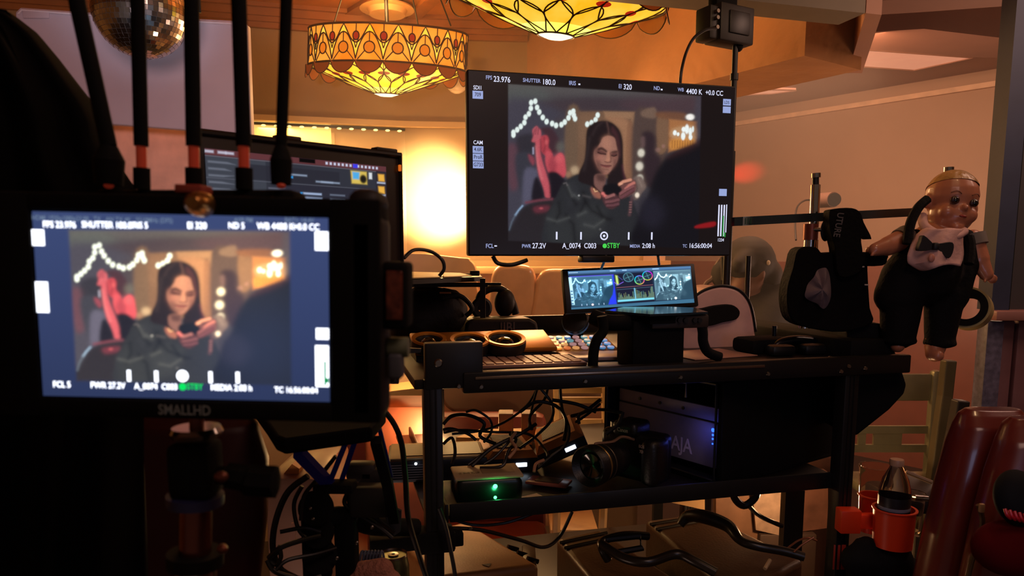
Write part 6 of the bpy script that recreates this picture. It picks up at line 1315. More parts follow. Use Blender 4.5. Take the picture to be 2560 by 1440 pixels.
def col_l(u, v):
    X = u * 1000; Y = (1 - v) * 640; p = Pic(X, Y, (40, 38, 50))
    p.P([(0, 0), (1000, 0), (1000, 32), (0, 32)], (96, 52, 56), 2, 1, False); p.P([(470, 0), (560, 0), (560, 24), (470, 24)], (6, 6, 8), 2, 1, False)
    p.P([(0, 34), (930, 34), (930, 640), (0, 640)], (48, 50, 60), 2, 1, False)
    p.P([(0, 34), (290, 34), (290, 640), (0, 640)], (64, 68, 78), 2, 0.8, False); p.P([(200, 60), (700, 60), (700, 140), (200, 140)], (40, 40, 50), 2, 0.8, False)
    p.P([(350, 150), (900, 150), (900, 640), (350, 640)], (42, 42, 54), 2, 0.9, False); p.P([(800, 150), (930, 150), (930, 560), (800, 560)], (50, 50, 60), 2, 0.9, False)
    p.Ln([(0, 146), (900, 146)], 1.2, (90, 92, 105), 1.5); p.Ln([(0, 36), (930, 36)], 1.2, (120, 110, 120), 1.5)
    rg = random.Random(3)
    for k in range(13): p.P([(12, 60 + k * 34), (12 + rg.randint(60, 130), 60 + k * 34), (12 + rg.randint(60, 130), 70 + k * 34), (12, 70 + k * 34)], (120, 125, 140), 3, 0.6, False)
    for k in range(11): p.P([(300, 175 + k * 30), (300 + rg.randint(50, 120), 175 + k * 30), (300 + rg.randint(50, 120), 183 + k * 30), (300, 183 + k * 30)], (110, 112, 128), 3, 0.6, False)
    for k in range(14):
        w = rg.randint(70, 120); y = 190 + k * 24
        p.P([(470, y), (482, y), (482, y + 12), (470, y + 12)], (60, 170, 250), 2, 1, False); p.P([(486, y), (486 + w, y), (486 + w, y + 10), (486, y + 10)], (170, 190, 225), 3, 0.9, False)
        p.P([(640, y), (730, y), (730, y + 8), (640, y + 8)], (110, 120, 140), 3, 0.8, False)
    for x, w in [(420, 90), (560, 100), (590, 110)]: p.P([(x, 92 + (x % 3) * 14), (x + w, 92 + (x % 3) * 14), (x + w, 100 + (x % 3) * 14), (x, 100 + (x % 3) * 14)], (150, 165, 190), 3, 0.8, False)
    p.P([(420, 104), (432, 104), (432, 116), (420, 116)], (60, 170, 250), 2, 1, False)
    for k in range(14): p.P([(620 + k * 24, 8), (632 + k * 24, 8), (632 + k * 24, 22), (620 + k * 24, 22)], (210, 215, 240), 2, 0.9, False)
    p.P([(785, 4), (815, 4), (815, 26), (785, 26)], (60, 60, 230), 2, 1, False)
    for x in (0, 60, 95): p.P([(x, 8), (x + 40, 8), (x + 40, 20), (x, 20)], (200, 200, 220), 3, 0.8, False)
    p.P([(770, 44), (870, 44), (872, 118), (775, 118)], (226, 196, 90), 4, 0.9, False); p.P([(780, 50), (825, 50), (822, 92), (782, 92)], (60, 170, 235), 4, 0.95, False); p.E(848, 88, 22, 26, (26, 24, 22), 0.2); p.P([(885, 46), (905, 46), (905, 84), (885, 84)], (225, 230, 235), 3, 0.9, False)
    for k in range(4): p.P([(945, 50 + k * 74), (985, 50 + k * 74), (988, 92 + k * 74), (948, 92 + k * 74)], (240, 180, 70), 4, 0.95, False); p.P([(938, 98 + k * 74), (992, 98 + k * 74), (992, 106 + k * 74), (938, 106 + k * 74)], (190, 200, 225), 3, 0.9, False)
    for k, c_ in enumerate([(60, 120, 240), (215, 225, 230), (205, 215, 235), (180, 190, 195), (190, 200, 230)]): p.P([(950, 350 + k * 60), (985, 350 + k * 60), (985, 384 + k * 60), (950, 384 + k * 60)], c_, 4, 0.9, False)
    p.P([(845, 200), (915, 200), (917, 232), (847, 232)], (140, 145, 165), 2, 0.8, False); p.P([(850, 205), (911, 205), (912, 227), (851, 227)], (44, 44, 54), 2, 1, False)
    for y in (480, 548): p.P([(880, y), (990, y), (990, y + 7), (880, y + 7)], (190, 40, 50), 3, 0.8, False)
    return p.c * 1.0
screen_mesh('screen', lt, LS, lsw, lsh, 420, 260, col_l, vmat('laptop_pixels', 1.0))
zl = 1.175
mb = MB(); mb.prism([H(x, y, zl) for x, y in [(560, 940), (990, 960), (960, 880), (620, 860)]], (0, 0, 0.02)); bevmod(mb.build('base', LC, lt), 0.006)
MB(LM_).box((lw / 2, 0.012, -0.02), (lw * 0.7, 0.02, 0.06), 0.004).build('hinge', LC, lt)
ty = thing('laptop_tray', 'black tray with a rounded front corner under the laptop, a thin white mark on it', 'tray', W(800, 1130, 0.8))
mb = MB(); P_ = [H(x, y, 1.135) for x, y in [(640, 1052), (668, 1092), (690, 1128), (712, 1138), (930, 1106), (965, 1060), (960, 990), (660, 990)]]; mb.prism(P_, (0, 0, 0.018)); bevmod(mb.build('plate', mat('tray_black', (10, 10, 13), 0.9, spec=0.05), ty), 0.004)
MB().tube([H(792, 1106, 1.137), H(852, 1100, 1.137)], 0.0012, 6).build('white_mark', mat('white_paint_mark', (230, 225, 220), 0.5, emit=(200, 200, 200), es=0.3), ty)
VIO = mat('black_metal_violet_light', (34, 28, 74), 0.35, 0.3, emit=(40, 30, 130), es=0.02)  # black bars; violet light on them is put into colour and emission
for pts, r, m, nm in [([(745, 1130, 0.84), (826, 1214, 0.88)], 0.009, VIO, 'arm_bar'), ([(862, 1112, 0.84), (822, 1212, 0.88)], 0.0045, VIO, 'arm_bar'), ([(885, 1110, 0.86), (850, 1212, 0.90)], 0.0045, VIO, 'arm_bar')]:
    MB().tube([W(*p) for p in pts], r, 4).build(nm, m, ty)
MB().box(W(838, 1216, 0.88), (0.05, 0.03, 0.012), 0.003).build('arm_joint', BLKM, ty)
MB().tube([W(940, 1100, 0.9), W(968, 1205, 0.95), W(985, 1300, 1.0)], 0.010, 4).build('arm_bar', BLKM, ty); MB().tube([W(948, 1068, 0.9), W(978, 1190, 0.95)], 0.0035, 4).build('arm_bar', VIO, ty)
# grip hardware on the left below the tray
GR = mat('grey_bracket', (70, 70, 76), 0.4, 0.5)
gp_ = thing('grip_arm', 'black grip head column with clamps and bolts among the cables left of the cart', 'grip', W(790, 1440, 0.95))
MB().box(W(792, 1345, 0.98), (0.036, 0.04, 0.13), 0.008).build('column', BLKM, gp_)
for x, y, r in [(790, 1270, 0.024), (795, 1330, 0.022), (800, 1392, 0.024)]: MB().cyl(W(x, y, 0.95), W(x, y, 0.99), r, n=24).build('clamp_head', BLKM, gp_)
for x, y in [(775, 1272), (782, 1298), (842, 1395), (892, 1357), (930, 1318)]: MB().ell(W(x, y, 0.94), (0.0028, 0.002, 0.0028), 10).build('bolt', SCREW, gp_)
MB().tube(cr([W(800, 1300, 0.98), W(860, 1290, 1.0), W(930, 1315, 1.04), W(1040, 1318, 1.1)], 5), 0.014, 12).build('cross_tube', BLKM, gp_)
MB().box(W(868, 1390, 1.0), (0.030, 0.03, 0.14), 0.004).build('column', BLKM, gp_)
MB().box(W(925, 1250, 1.0), (0.055, 0.03, 0.045), 0.004).build('motor_box', mat('dark_grey_box', (46, 40, 38), 0.45), gp_)
mb = MB(); mb.prism([W(x, y, 1.02) for x, y in [(955, 1255), (1003, 1278), (1000, 1330), (985, 1340), (965, 1300)]], (0, 0.006, 0)); mb.build('angle_bracket', GR, gp_)
mb = MB(); mb.prism([W(x, y, 1.05) for x, y in [(955, 905), (968, 905), (972, 868), (1052, 872), (1050, 882), (1000, 884), (996, 960), (955, 960)]], (0, 0.006, 0)); mb.build('upper_bracket', GR, gp_)
for x, y in [(935, 1190), (905, 1178)]: MB().box(W(x, y, 1.05), (0.045, 0.03, 0.03), 0.008).build('motor_box', mat('dark_grey_box', (46, 40, 38)), gp_)
# clutter: soda can, pink rag, cable bundle
can = thing('soda_can', 'open drink can with ring pull and greenish sides, left of the front cart post', 'can', W(983, 1470, 1.06))
q = W(983, 1388, 1.06); rc_ = 38 * 1.06 / FPX
MB(TM(q - Vector((0, 0, 0.10)))).lathe([(0, 0), (rc_ * 0.9, 0.0), (rc_ * 1.08, 0.012), (rc_ * 1.08, 0.083), (rc_ * 0.95, 0.096), (rc_ * 0.93, 0.1)], 40).build('can_body', mat('can_metal_green', (120, 120, 84), 0.25, 0.8, var=0.5, scale=40), can)
MB(TM(q)).lathe([(0, -0.003), (rc_ * 0.8, -0.003), (rc_ * 0.86, 0.0), (rc_ * 0.93, 0.003), (rc_ * 0.96, 0.0)], 40, cap=False).build('can_top', mat('can_top_alu', (120, 104, 92), 0.3, 0.9), can)
MB(TM(q)).lathe([(0.003, 0.0), (0.008, 0.001), (0.008, 0.0022), (0.003, 0.002)], 20, cap=False).build('ring_pull', STEEL, can)
rg_ = blob('pink_rag', [(W(905, 1440, 1.0), 0.022, W(955, 1425, 1.0), 0.018), (W(890, 1470, 1.0), 0.03, W(960, 1470, 1.0), 0.03)], mat('fuzzy_pink_cloth', (180, 116, 96), 0.9, bump=0.8, bscale=200), None, 0.004, 2)
tag(rg_, 'crumpled fuzzy pink cloth in front of the drink can', 'cloth')
for i in range(7):
    x = 898 + i * 8
    cable([(x, 1450, 1.03), (x + 2, 1400, 1.03), (x + 8, 1378, 1.035), (x + 14, 1400, 1.04), (x + 14, 1450, 1.04)], 0.0021, 'thin grey blue wire loop bundled left of the drink can', 'grey blue wire loops beside the can', mat('grey_blue_wire', (90, 96, 116), 0.4))
cable([(838, 1450, 1.02), (860, 1415, 1.02), (895, 1382, 1.02)], 0.003, 'teal wire slanting up from the bottom left of the cart', m=mat('teal_wire', (40, 84, 104), 0.4))
cable([(862, 1450, 1.01), (872, 1420, 1.01), (885, 1396, 1.01)], 0.0042, 'coral red wire slanting up beside the teal wire', m=mat('coral_wire', (200, 84, 60), 0.45))
# coiled cables hanging left
for i, (pts, r) in enumerate([
    ([(770, 1190, .92), (720, 1230, .92), (690, 1300, .92), (682, 1370, .92), (700, 1420, .92), (740, 1445, .93)], .0042),
    ([(672, 1395, .9), (700, 1370, .9), (750, 1352, .92), (800, 1340, .94)], .0035), ([(668, 1400, .9), (690, 1430, .9), (760, 1448, .92), (800, 1440, .94)], .0035),
    ([(700, 1365, .9), (690, 1385, .9), (676, 1400, .9), (690, 1412, .9), (702, 1395, .9), (700, 1375, .9)], .003),
    ([(755, 1215, .94), (735, 1260, .94), (745, 1320, .94), (770, 1350, .94)], .003), ([(870, 1230, 1.0), (862, 1260, 1.0), (900, 1290, 1.0), (950, 1320, 1.0), (980, 1345, 1.0)], .0032),
    ([(885, 1200, 1.0), (872, 1240, 1.0), (880, 1270, 1.0), (930, 1290, 1.0), (985, 1330, 1.02)], .0028), ([(700, 1330, .93), (760, 1320, .94), (800, 1330, .95)], .003),
    ([(940, 1215, 1.03), (920, 1240, 1.02), (890, 1300, 1.0), (870, 1350, 1.0)], .0024), ([(840, 1140, .93), (800, 1190, .93), (760, 1240, .93), (752, 1300, .93)], .0028),
    ([(690, 1425, .9), (720, 1400, .91), (790, 1385, .93), (840, 1370, .95)], .0028)]):
    cable(pts, r, 'black cable in the loose loops left of the front cart post', 'black cables looped left of the cart')
cable([(955, 1020, .98), (985, 1060, .99), (1004, 1110, 1.0), (1014, 1200, 1.02), (1020, 1290, 1.03), (1045, 1380, 1.04), (1068, 1450, 1.05)], .0042, 'long black cable curving down in front of the front cart post')
cable([(1098, 1270, 1.16), (1118, 1330, 1.16), (1140, 1450, 1.15)], .0036, 'thin black cable hanging straight down right of the front cart post')
cable([(1010, 645, 1.25), (1035, 625, 1.27), (1075, 628, 1.3), (1104, 648, 1.3), (1110, 672, 1.3), (1098, 690, 1.3)], .0032, 'black cable arching over the shelf left of the large monitor')
cable([(1232, 640, 1.44), (1245, 658, 1.44), (1280, 662, 1.44), (1318, 650, 1.45)], .0042, 'black cable sagging under the lower left edge of the large monitor')
cable([(1515, 640, 1.47), (1510, 655, 1.5), (1503, 672, 1.53)], .0028, 'short black cable between the monitor bottom bracket and the wide display')
cable([(1645, 640, 1.5), (1648, 662, 1.53)], .0028, 'short black cable above the right side of the wide display')
# tangle above the bricks on the middle shelf
rd = random.Random(21); TG = 'black cables tangled over the wedge power bricks'
TL = 'black cable in the tangle above the wedge power bricks'
tang = [[(1345, 965, 1.55), (1320, 1010, 1.5), (1270, 1050, 1.45), (1210, 1075, 1.4), (1130, 1085, 1.38)], [(1345, 965, 1.5), (1380, 1010, 1.5), (1378, 1050, 1.48), (1340, 1090, 1.45), (1300, 1120, 1.4)],
        [(1108, 1060, 1.4), (1130, 1040, 1.4), (1170, 1038, 1.4), (1210, 1058, 1.4), (1200, 1090, 1.4), (1240, 1110, 1.4)], [(1165, 1030, 1.42), (1190, 1026, 1.42), (1225, 1050, 1.42), (1228, 1080, 1.42), (1210, 1105, 1.4)],
        [(1400, 965, 1.5), (1405, 1020, 1.48), (1422, 1070, 1.4), (1415, 1110, 1.36), (1380, 1140, 1.34), (1345, 1170, 1.32)], [(1300, 1030, 1.45), (1340, 1005, 1.45), (1390, 1015, 1.45), (1415, 1050, 1.42), (1410, 1100, 1.38)],
        [(1110, 1082, 1.38), (1150, 1075, 1.38), (1230, 1080, 1.38), (1320, 1085, 1.4), (1360, 1120, 1.36), (1370, 1140, 1.33)], [(1108, 1110, 1.36), (1130, 1095, 1.36), (1138, 1130, 1.34), (1130, 1160, 1.33)],
        [(1500, 1000, 1.5), (1460, 1030, 1.46), (1430, 1040, 1.42)], [(1500, 1010, 1.5), (1470, 1035, 1.46), (1440, 1055, 1.42)], [(1555, 1032, 1.36), (1500, 1024, 1.38), (1450, 1035, 1.4), (1448, 1060, 1.4)], [(1557, 1030, 1.36), (1545, 1060, 1.36), (1515, 1085, 1.36)],
        [(1210, 1160, 1.33), (1240, 1140, 1.34), (1275, 1100, 1.36), (1282, 1080, 1.38)], [(1200, 1170, 1.32), (1255, 1165, 1.32), (1270, 1130, 1.34), (1290, 1100, 1.36), (1275, 1085, 1.38)], [(1180, 1165, 1.33), (1230, 1120, 1.36), (1300, 1085, 1.38), (1340, 1060, 1.4)],
        [(1170, 1162, 1.34), (1215, 1130, 1.36), (1255, 1110, 1.37)], [(1370, 965, 1.52), (1360, 1000, 1.5), (1325, 1040, 1.46), (1330, 1075, 1.44)], [(1380, 1000, 1.46), (1440, 1010, 1.46), (1490, 1030, 1.46)], [(1345, 965, 1.5), (1330, 1020, 1.5), (1322, 1070, 1.45)],
        [(1190, 1100, 1.38), (1170, 1085, 1.38), (1130, 1072, 1.38), (1108, 1075, 1.38)]]
for i, t in enumerate(tang): cable(t, 0.0026 + 0.0006 * (i % 3), TL, TG)
for i, t in enumerate([[(1290, 1080, 1.35), (1278, 1100, 1.34), (1290, 1120, 1.33), (1272, 1145, 1.32)], [(1335, 1180, 1.30), (1340, 1160, 1.31), (1360, 1150, 1.32)]]):
    cable(t, 0.003, 'pale tan connector lead among the black tangle', 'pale connector leads in the tangle', mat('pale_tan_lead', (196, 140, 100), 0.45))
cable([(1110, 1320, 1.2), (1200, 1325, 1.25), (1300, 1350, 1.3), (1360, 1368, 1.35), (1400, 1340, 1.4), (1430, 1280, 1.4)], .0036, 'black cable sagging below the middle shelf to the hard cases')
cable([(1110, 1290, 1.3), (1180, 1312, 1.32), (1260, 1308, 1.33), (1330, 1285, 1.35)], .003, 'black cable drooping just under the middle shelf lip')
cable([(1845, 1205, 1.6), (1835, 1240, 1.6), (1860, 1264, 1.6), (1890, 1240, 1.6), (1888, 1205, 1.6)], .009, 'thick black cable loop hanging under the rack case')
cable([(1868, 1260, 1.6), (1900, 1290, 1.62), (1955, 1315, 1.64)], .0055, 'black cable running right from the thick loop under the rack case')
cable([(1990, 600, 3.0), (1988, 560, 3.1), (1992, 520, 3.2), (2010, 502, 3.3), (2030, 500, 3.35)], .004, 'thin dark cord curling up the wall to the small wall camera')
wc = thing('wall_camera', 'dark cylindrical camera mounted on the wall behind the chrome rod', 'camera', W(2065, 515, 3.38))
MB().cyl(W(2040, 502, 3.42), W(2084, 499, 3.30), 0.034, n=24).build('barrel', mat('taupe_plastic', (92, 68, 58), 0.5), wc); MB().cyl(W(2084, 499, 3.30), W(2086, 499, 3.29), 0.030, n=24).build('front_lens', BLK, wc)
MB().cyl(W(2050, 500, 3.4), W(2052, 500, 4.2), 0.01, n=10).build('bracket', mat('taupe_plastic', (92, 68, 58)), wc)
# vertical thin pole right of the monitor bottom
tag(MB().cyl(W(1812, 700, 2.4), W(1810, 642, 2.4), 0.012, n=10).build('pole_stub', BLK), 'short thin pole below the right corner of the large monitor', 'pole')
tag(MB(KM()).cyl((pa - 0.005, 0.30, ZD), (pa - 0.005, 0.30, 1.35), 0.006, n=10).build('support_rod', BLK), 'thin black rod beside the monitor pole, below the large monitor', 'rod')
# shelf with papers behind, left of the monitor
rs = thing('side_shelf', 'black metal shelf holding sheets of bright paper, left of the large monitor', 'shelf', W(1130, 800, 1.65)); SYY = 1.65
MB().prism([H(x, y, W(1100, 704, SYY).z) for x, y in [(1000, 712), (1206, 703), (1198, 694), (1000, 692)]], (0, 0, 0.010)).build('top', DMET, rs)
MB().box(W(1110, 712, SYY), (0.20, 0.012, 0.010)).build('front_rail', DMET, rs); MB().box(W(1207, 745, SYY), (0.012, 0.02, 0.09)).build('leg', DMET, rs)
MB().box(W(1232, 710, SYY), (0.038, 0.01, 0.006)).build('side_pin', DMET, rs); MB().box(W(1187, 683, SYY + 0.02), (0.022, 0.02, 0.012), 0.002).build('clip_block', BLK, rs); MB().box(W(1150, 686, SYY + 0.03), (0.05, 0.01, 0.004), 0.001).build('clip_arm', BLK, rs)
zp = W(1100, 700, SYY).z + 0.012
tag(MB().prism([H(x, y, zp) for x, y in [(1015, 697), (1106, 694), (1100, 683), (1015, 681)]], (0, 0, 0.002)).build('paper_sheet', mat('warm_white_paper', (250, 215, 150), 0.6)), 'bright paper sheet on the black side shelf, left one', 'paper')
tag(MB().prism([H(x, y, zp) for x, y in [(1110, 694), (1180, 691), (1150, 684), (1104, 683)]], (0, 0, 0.002)).build('paper_sheet', mat('warm_white_paper', (250, 215, 150))), 'bright paper sheet on the black side shelf, right one beside the clip', 'paper')
eb = thing('gear_bag', 'dark gear bag slumped under the black side shelf', 'bag', W(1090, 840, 1.7))
blob('body', [(W(1040, 800, 1.75), 0.075, W(1110, 780, 1.75), 0.06), (W(1060, 760, 1.8), 0.05, W(1130, 752, 1.8), 0.03)], mat('worn_black_bag', (26, 19, 16), 0.6, bump=0.2), eb, 0.008, 4)
MB().tube(cr([W(1105, 745, 1.7), W(1150, 740, 1.72), (W(1180, 770, 1.72)), W(1165, 790, 1.72)], 5), 0.006, 8).build('bag_strap', HB, eb)
MB().box(W(1113, 732, 1.68), (0.026, 0.004, 0.004)).build('bright_trim', mat('gold_trim', (190, 120, 60), 0.4), eb)
# background seats and tables
BEI = mat('beige_seat_cover', (200, 158, 112), 0.45, var=0.08, coat=0.15); CLRC = mat('clouded_plastic_cover', (218, 166, 124), 0.25, var=0.1, coat=0.5)
sf = thing('lounge_seat', 'low beige seat back with rounded corner in front of the glowing wall', 'seat', W(1100, 900, 2.85))
mb = MB(); mb.prism([W(x, y, 2.85) for x, y in sm([(980, 644), (1150, 644), (1176, 652), (1190, 675), (1192, 720), (1192, 800), (980, 800)], 4)], (0, 0.09, 0)); bevmod(mb.build('backrest', BEI, sf), 0.02)
MB().box((W(1090, 800, 2.6).x, 2.66, 0.42), (0.38, 0.4, 0.12), 0.03).build('seat', BEI, sf); [MB().cyl((W(1090, 0, 2.6).x + sx, 2.66 + sy, 0.4), (W(1090, 0, 2.6).x + sx, 2.66 + sy, 0), 0.02).build('leg', DMET, sf) for sx in (-.16, .16) for sy in (-.18, .18)]
CP = 'plastic covered chairs behind the wide display'
for i, (xa, xb, yt, Y, lab) in enumerate([(1232, 1338, 660, 2.75, 'plastic covered peach chair back just below the left part of the large monitor'), (1345, 1460, 672, 2.74, 'plastic covered peach chair back directly left of the wide display')]):
    r = thing('covered_chair', lab, 'chair', W((xa + xb) / 2, 1400, Y), CP)
    mb = MB(); mb.prism([W(x, y, Y) for x, y in sm([(xa - 12, 840), (xa - 6, 720), (xa, yt + 22), (xa + 18, yt + 3), ((xa + xb) / 2, yt), (xb - 15, yt + 5), (xb, yt + 25), (xb + 2, 720), (xb + 4, 840)], 4)], (0, 0.06, 0)); bevmod(mb.build('backrest', CLRC, r), 0.02)
    cx = W((xa + xb) / 2, 0, Y).x; MB().box((cx, Y - 0.18, 0.45), (0.2, 0.36, 0.06), 0.02).build('seat', CLRC, r)
    for sx in (-.08, .08):
        for sy in (-.32, -.03): MB().cyl((cx + sx, Y + sy, 0.43), (cx + sx, Y + sy, 0), 0.012, n=10).build('leg', DMET, r)
tb = thing('side_table', 'long cream draped table running behind the chairs below the large monitor', 'table', (0.2, 3.2, 0))
MB().box((0.2, 3.2, 1.29), (1.04, 0.36, 0.03), 0.005).build('tabletop', PLAST, tb); MB().box((0.2, 3.06, 0.9), (1.0, 0.02, 0.75)).build('front_drape', mat('peach_drape', (176, 120, 84), 0.6, var=0.1, scale=3), tb)
[MB().box((0.2 + sx, 3.2 + sy, 0.64), (0.04, 0.04, 1.27)).build('leg', DMET, tb) for sx in (-.45, .45) for sy in (-.1, .15)]
for i, x in enumerate((1088, 1105, 1123)): tag(MB(TM((W(x, 642, 3.1).x, 3.1, 1.305))).lathe([(0, 0), (0.012, 0), (0.013, 0.028), (0.007, 0.034), (0, 0.036)] if i else [(0, 0), (0.006, 0), (0.007, 0.04), (0, 0.042)], 14).build('small_bottle', mat('amber_small_bottle', (120, 84, 40), 0.3)), ['slim small bottle on the table before the glowing wall', 'small squat bottle between two others before the glowing wall', 'small squat bottle nearest the monitor before the glowing wall'][i], 'bottle', 'small bottles in front of the glowing wall')
# lower background seen through the cart
sb = thing('banquette', 'dusky red banquette seat seen through the cart behind the cables', 'banquette', (0.0, 2.4, 0))
BRK = mat('dusky_red_vinyl', (140, 62, 44), 0.45)
MB().box((-0.22, 2.28, 0.64), (0.66, 0.08, 0.42), 0.03).build('backrest', BRK, sb); MB().box((-0.22, 2.08, 0.45), (0.66, 0.32, 0.12), 0.03).build('seat', BRK, sb); MB().box((-0.22, 2.08, 0.2), (0.62, 0.3, 0.38)).build('base', mat('base_brown', (60, 40, 30), 0.6), sb)
pt = thing('seat_divider', 'beige rounded seat divider behind the cable tangle', 'divider', W(1250, 1100, 2.4))
mb = MB(); mb.prism([W(x, y, 2.38) for x, y in sm([(1095, 930), (1500, 930), (1500, 1010), (1420, 1060), (1220, 1062), (1130, 1030), (1100, 990)], 4)], (0, 0.06, 0)); bevmod(mb.build('panel', mat('beige_divider', (120, 88, 64), 0.5), pt), 0.015)
MB().box((W(1300, 0, 2.38).x, 2.41, 0.38), (0.08, 0.03, 0.76)).build('support', DMET, pt)
fc = thing('folding_chair', 'cream slatted folding chair behind the tilted wedge brick', 'chair', W(1440, 1200, 2.1))
CRM = mat('cream_paint', (200, 160, 110), 0.5)
for x in (1392, 1512): MB().tube([W(x, 940, 2.0), W(x + 4, 1110, 2.0), Vector((W(x, 0, 2.0).x, 2.0, 0.0))], 0.012, 6).build('post', CRM, fc)
for y in (975, 1000, 1060, 1085): MB().box(W(1452, y, 2.0), (0.13, 0.012, 0.018 if y < 1010 else 0.03), 0.003).build('slat', CRM, fc)
MB().box((W(1452, 0, 2.0).x, 2.12, 0.55), (0.14, 0.22, 0.02), 0.004).build('seat', CRM, fc)
for x, lab in ((1265, 'cream box end standing behind the cables, left one'), (1322, 'cream box end standing behind the cables, right one')):
    tag(MB().box(W(x, 1064, 1.72) , (0.036, 0.05, 0.07), 0.003).build('carton', CRM), lab, 'carton', 'cream cartons behind the cables')
tag(MB().prism([H(x, y, 0.897) for x, y in [(1140, 1105), (1200, 1084), (1330, 1082), (1330, 1112)]], (0, 0, 0.012)).build('cloth_napkin', mat('bright_cream_paper', (250, 200, 130), 0.6)), 'bright cream folded cloth lying behind the network box and cables', 'cloth')
bxs = thing('cream_counter', 'cream topped pedestal between the small monitor and the cart post', 'pedestal', W(1000, 1300, 1.9))
MB().prism([H(x, y, W(1000, 965, 1.9).z) for x, y in [(900, 950), (1010, 938), (1062, 968), (960, 980)]], (0, 0, 0.02)).build('top', mat('cream_light_top', (216, 160, 100), 0.5), bxs)
MB().box((W(975, 0, 1.95).x, 1.95, 0.48), (0.16, 0.16, 0.95), 0.01).build('body', mat('terracotta_side', (150, 80, 56), 0.55), bxs)
jb = tag(MB().box((W(715, 0, 1.5).x, 1.55, W(0, 1192, 1.4).z / 2), (0.11, 0.3, W(0, 1192, 1.4).z), 0.02).build('storage_bin', mat('brown_translucent_bin', (140, 104, 88), 0.45, coat=0.2)), 'tall brown plastic bin behind the looped cables at the lower left', 'bin')
tag(MB().prism([W(x, y, 1.42) for x, y in [(700, 1195), (730, 1160), (748, 1172), (746, 1200), (712, 1208)]], (0, 0.03, 0)).build('amber_cloth', mat('amber_cloth', (200, 122, 44), 0.6)), 'amber coloured cloth scrap on the bin, above the looped cables', 'cloth')
tag(MB().prism([W(x, y, 1.2) for x, y in [(728, 1308), (740, 1306), (738, 1360), (722, 1368)]], (0, 0.002, 0)).build('cable_tag', mat('pale_pink_tag', (200, 150, 132), 0.5)), 'pale paper tag hanging among the looped cables', 'tag')
# behind the bottom shelf: cartons and prints
CT = mat('cardboard_print', (124, 88, 64), 0.65, var=0.25, scale=14)
for pts, Y, lab, nm, m in [([(1790, 1205), (1960, 1205), (1960, 1880), (1790, 1880)], 1.95, 'printed carton behind the thick cable loop under the cart', 'carton', CT), ([(1995, 1180), (2070, 1180), (2070, 1320), (1995, 1330)], 1.95, 'small framed print leaning at the right under the cart', 'picture', mat('print_brown', (96, 62, 48), 0.5, var=0.3, scale=20)), ([(1640, 1240), (1762, 1225), (1762, 1275), (1650, 1250)], 1.9, 'pale paper edge under the middle shelf beside the rack case', 'paper', CRM)]:
    mb = MB(); mb.prism([W(x, y, Y) for x, y in pts], (0, 0.03, 0)); tag(mb.build(nm, m), lab, nm)
tag(MB().prism([W(x, y, 1.93) for x, y in [(1880, 1215), (1955, 1212), (1955, 1340), (1890, 1325)]], (0, 0.01, 0)).build('poster', mat('pale_poster', (150, 124, 104), 0.6, var=0.3, scale=30)), 'pale printed poster sheet on the carton under the cart', 'poster')
tag(MB().box((W(1985, 1340, 1.64).x, 1.64 + 0.02, 0.40), (0.045, 0.03, 0.8)).build('dark_post', BLK), 'black square upright between the carton and the framed print', 'post')
# person in a cap, bent forward, behind the deck
ps = thing('person', 'person in a brown cap and dark jacket sitting bent forward behind the white dome', 'person', W(1850, 1300, 2.9)); QY = 2.9
JK = mat('brown_jacket', (30, 23, 19), 0.8, var=0.12, bump=0.2, bscale=20); SKN = mat('dusk_skin', (112, 70, 50), 0.6)
def Q(x, y, d=0): return W(x, y, QY + d)
hd_ = Q(1868, 676)
blob('body', [(Q(1895, 745), 0.05, Q(1880, 705), 0.05), (Q(1880, 770), 0.10, Q(1890, 900), 0.13), (Q(1940, 770), 0.05, Q(1880, 880, -0.2), 0.045), (Q(1880, 880, -0.2), 0.05, Q(1800, 850, -0.35), 0.035), (Q(1840, 790), 0.05, Q(1790, 870, -0.2), 0.045), (Q(1790, 870, -0.2), 0.05, Q(1760, 800, -0.3), 0.035)] +
     [(Q(1760 + k * 6, 796, -0.3), 0.010, Q(1754 + k * 6, 778, -0.31), 0.008) for k in range(4)] + [(Q(1800 + k * 6, 850, -0.35), 0.010, Q(1782 + k * 6, 858, -0.36), 0.008) for k in range(4)] + [(Q(1768, 800, -0.3), 0.011, Q(1782, 790, -0.32), 0.009)] +
     [(Q(1850, 900), 0.10, Vector((Q(1850, 900).x, QY - 0.45, 0.62)), 0.085), (Vector((Q(1850, 900).x, QY - 0.45, 0.62)), 0.075, Vector((Q(1850, 900).x, QY - 0.42, 0.05)), 0.05), (Q(1920, 900), 0.10, Vector((Q(1940, 900).x, QY - 0.45, 0.62)), 0.085), (Vector((Q(1940, 900).x, QY - 0.45, 0.62)), 0.075, Vector((Q(1940, 900).x, QY - 0.42, 0.05)), 0.05)],
     SKN, ps, 0.011, 3, [(hd_, (0.078, 0.095, 0.11)), (hd_ + Vector((-0.066, -0.03, -0.03)), (0.018, 0.018, 0.02)), (hd_ + Vector((-0.035, -0.03, -0.07)), (0.05, 0.06, 0.045)), (hd_ + Vector((0.03, -0.088, -0.01)), (0.015, 0.015, 0.03))])
for s in (-0.045, -0.062): MB().ell(hd_ + Vector((s, -0.065 if s > -0.05 else -0.045, -0.005)), (0.011, 0.008, 0.006), 12).build('eye', BLK, ps)
MB().ell(hd_ + Vector((-0.055, -0.055, -0.062)), (0.02, 0.014, 0.005), 12).build('mouth', mat('lip_brown', (110, 56, 44), 0.5), ps)
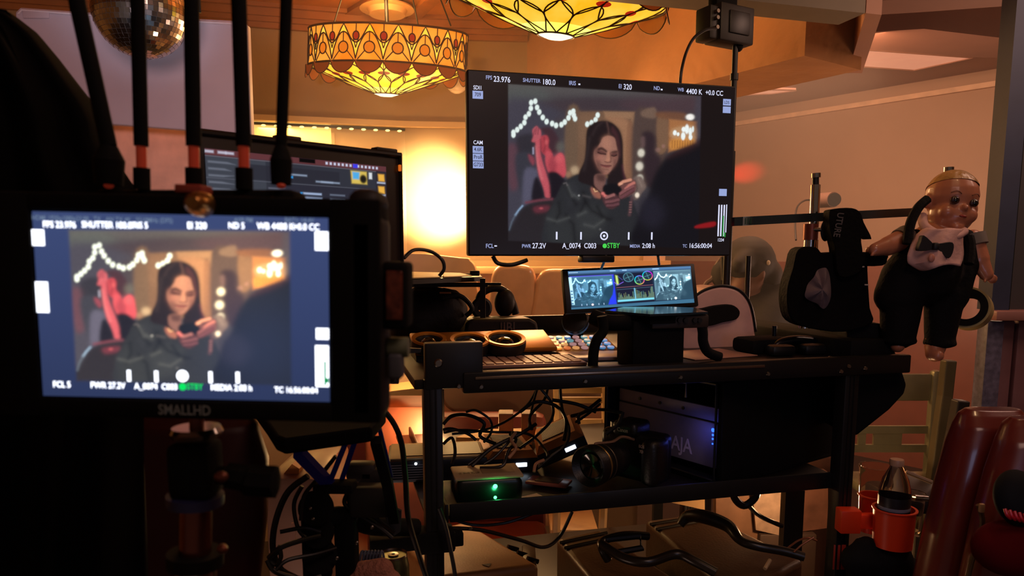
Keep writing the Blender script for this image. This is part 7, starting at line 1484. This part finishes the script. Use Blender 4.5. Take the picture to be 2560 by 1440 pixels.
blob('jacket', [(Q(1915, 725), 0.075, Q(1895, 800), 0.12), (Q(1890, 800), 0.14, Q(1895, 900), 0.19), (Q(1942, 745), 0.085, Q(1890, 872, -0.2), 0.07), (Q(1835, 780), 0.09, Q(1796, 866, -0.19), 0.068), (Q(1930, 735), 0.075, Q(1950, 800), 0.09), (Q(1850, 790), 0.07, Q(1900, 820), 0.13)], JK, ps, 0.012, 4)
CAPM = mat('olive_brown_cap', (38, 29, 22), 0.75)
capo = blob('cap', [(hd_ + Vector((-0.02, -0.06, 0.045)), 0.05, hd_ + Vector((-0.075, -0.12, 0.02)), 0.03)], CAPM, ps, 0.009, 3, [(hd_ + Vector((0.005, 0.01, 0.03)), (0.108, 0.120, 0.108)), (Q(1920, 690), (0.055, 0.08, 0.07))])
MB().ell(Q(1803, 686), (0.04, 0.045, 0.055), 20).build('headset_cup', JK, ps)
MB().tube(cr([Q(1845, 618), Q(1805, 645), Q(1788, 672), Q(1782, 695), Q(1768, 706), Q(1762, 716)], 6), 0.010, 8).build('headset_band', mat('taupe_plastic', (92, 68, 58)), ps)
MB().ell(Q(1921, 657, -0.10), (0.008, 0.005, 0.010), 10).build('cap_badge', mat('pale_badge', (200, 180, 150), 0.5), ps)
st_ = thing('stool', 'dark stool under the person in the cap', 'stool', (Q(1880, 0).x, QY, 0)); MB().box((Q(1890, 0).x, QY, 0.72), (0.42, 0.42, 0.08), 0.03).build('seat', DMET, st_); [MB().cyl((Q(1890, 0).x + sx, QY + sy, 0.7), (Q(1890, 0).x + sx, QY + sy, 0), 0.02).build('leg', DMET, st_) for sx in (-.17, .17) for sy in (-.17, .17)]

for x in (180, 500): MB().cyl(W(x, 32, WY + 0.015), Vector((W(x, 32, WY + 0.015).x, WY + 0.015, CEIL)), 0.004, n=8).build('hanging_wire', DMET, wb)
tag(MB().box((W(2032, 0, 1.95).x, 2.0, W(0, 1328, 1.95).z / 2), (0.16, 0.14, W(0, 1328, 1.95).z - 0.004), 0.005).build('crate', mat('dull_crate', (60, 42, 32), 0.6)), 'dull low crate carrying the framed print under the cart', 'crate')
# thin theatrical haze hanging in the back of the room
hz = MB().box((1.2, 3.75, 1.25), (5.6, 3.3, 2.3)); ho = hz.build('stage_haze', None, flat=True)
hm_ = bpy.data.materials.new('stage_haze'); hm_.use_nodes = True; nt = hm_.node_tree; nt.nodes.clear()
vo = nt.nodes.new('ShaderNodeVolumeScatter'); vo.inputs['Density'].default_value = 0.06; vo.inputs['Anisotropy'].default_value = 0.3; vo.inputs['Color'].default_value = (1, 0.94, 0.86, 1)
ou = nt.nodes.new('ShaderNodeOutputMaterial'); nt.links.new(vo.outputs[0], ou.inputs['Volume']); ho.data.materials.append(hm_)
tag(ho, 'thin warm haze hanging in the air at the back of the room', 'haze', kind='stuff')
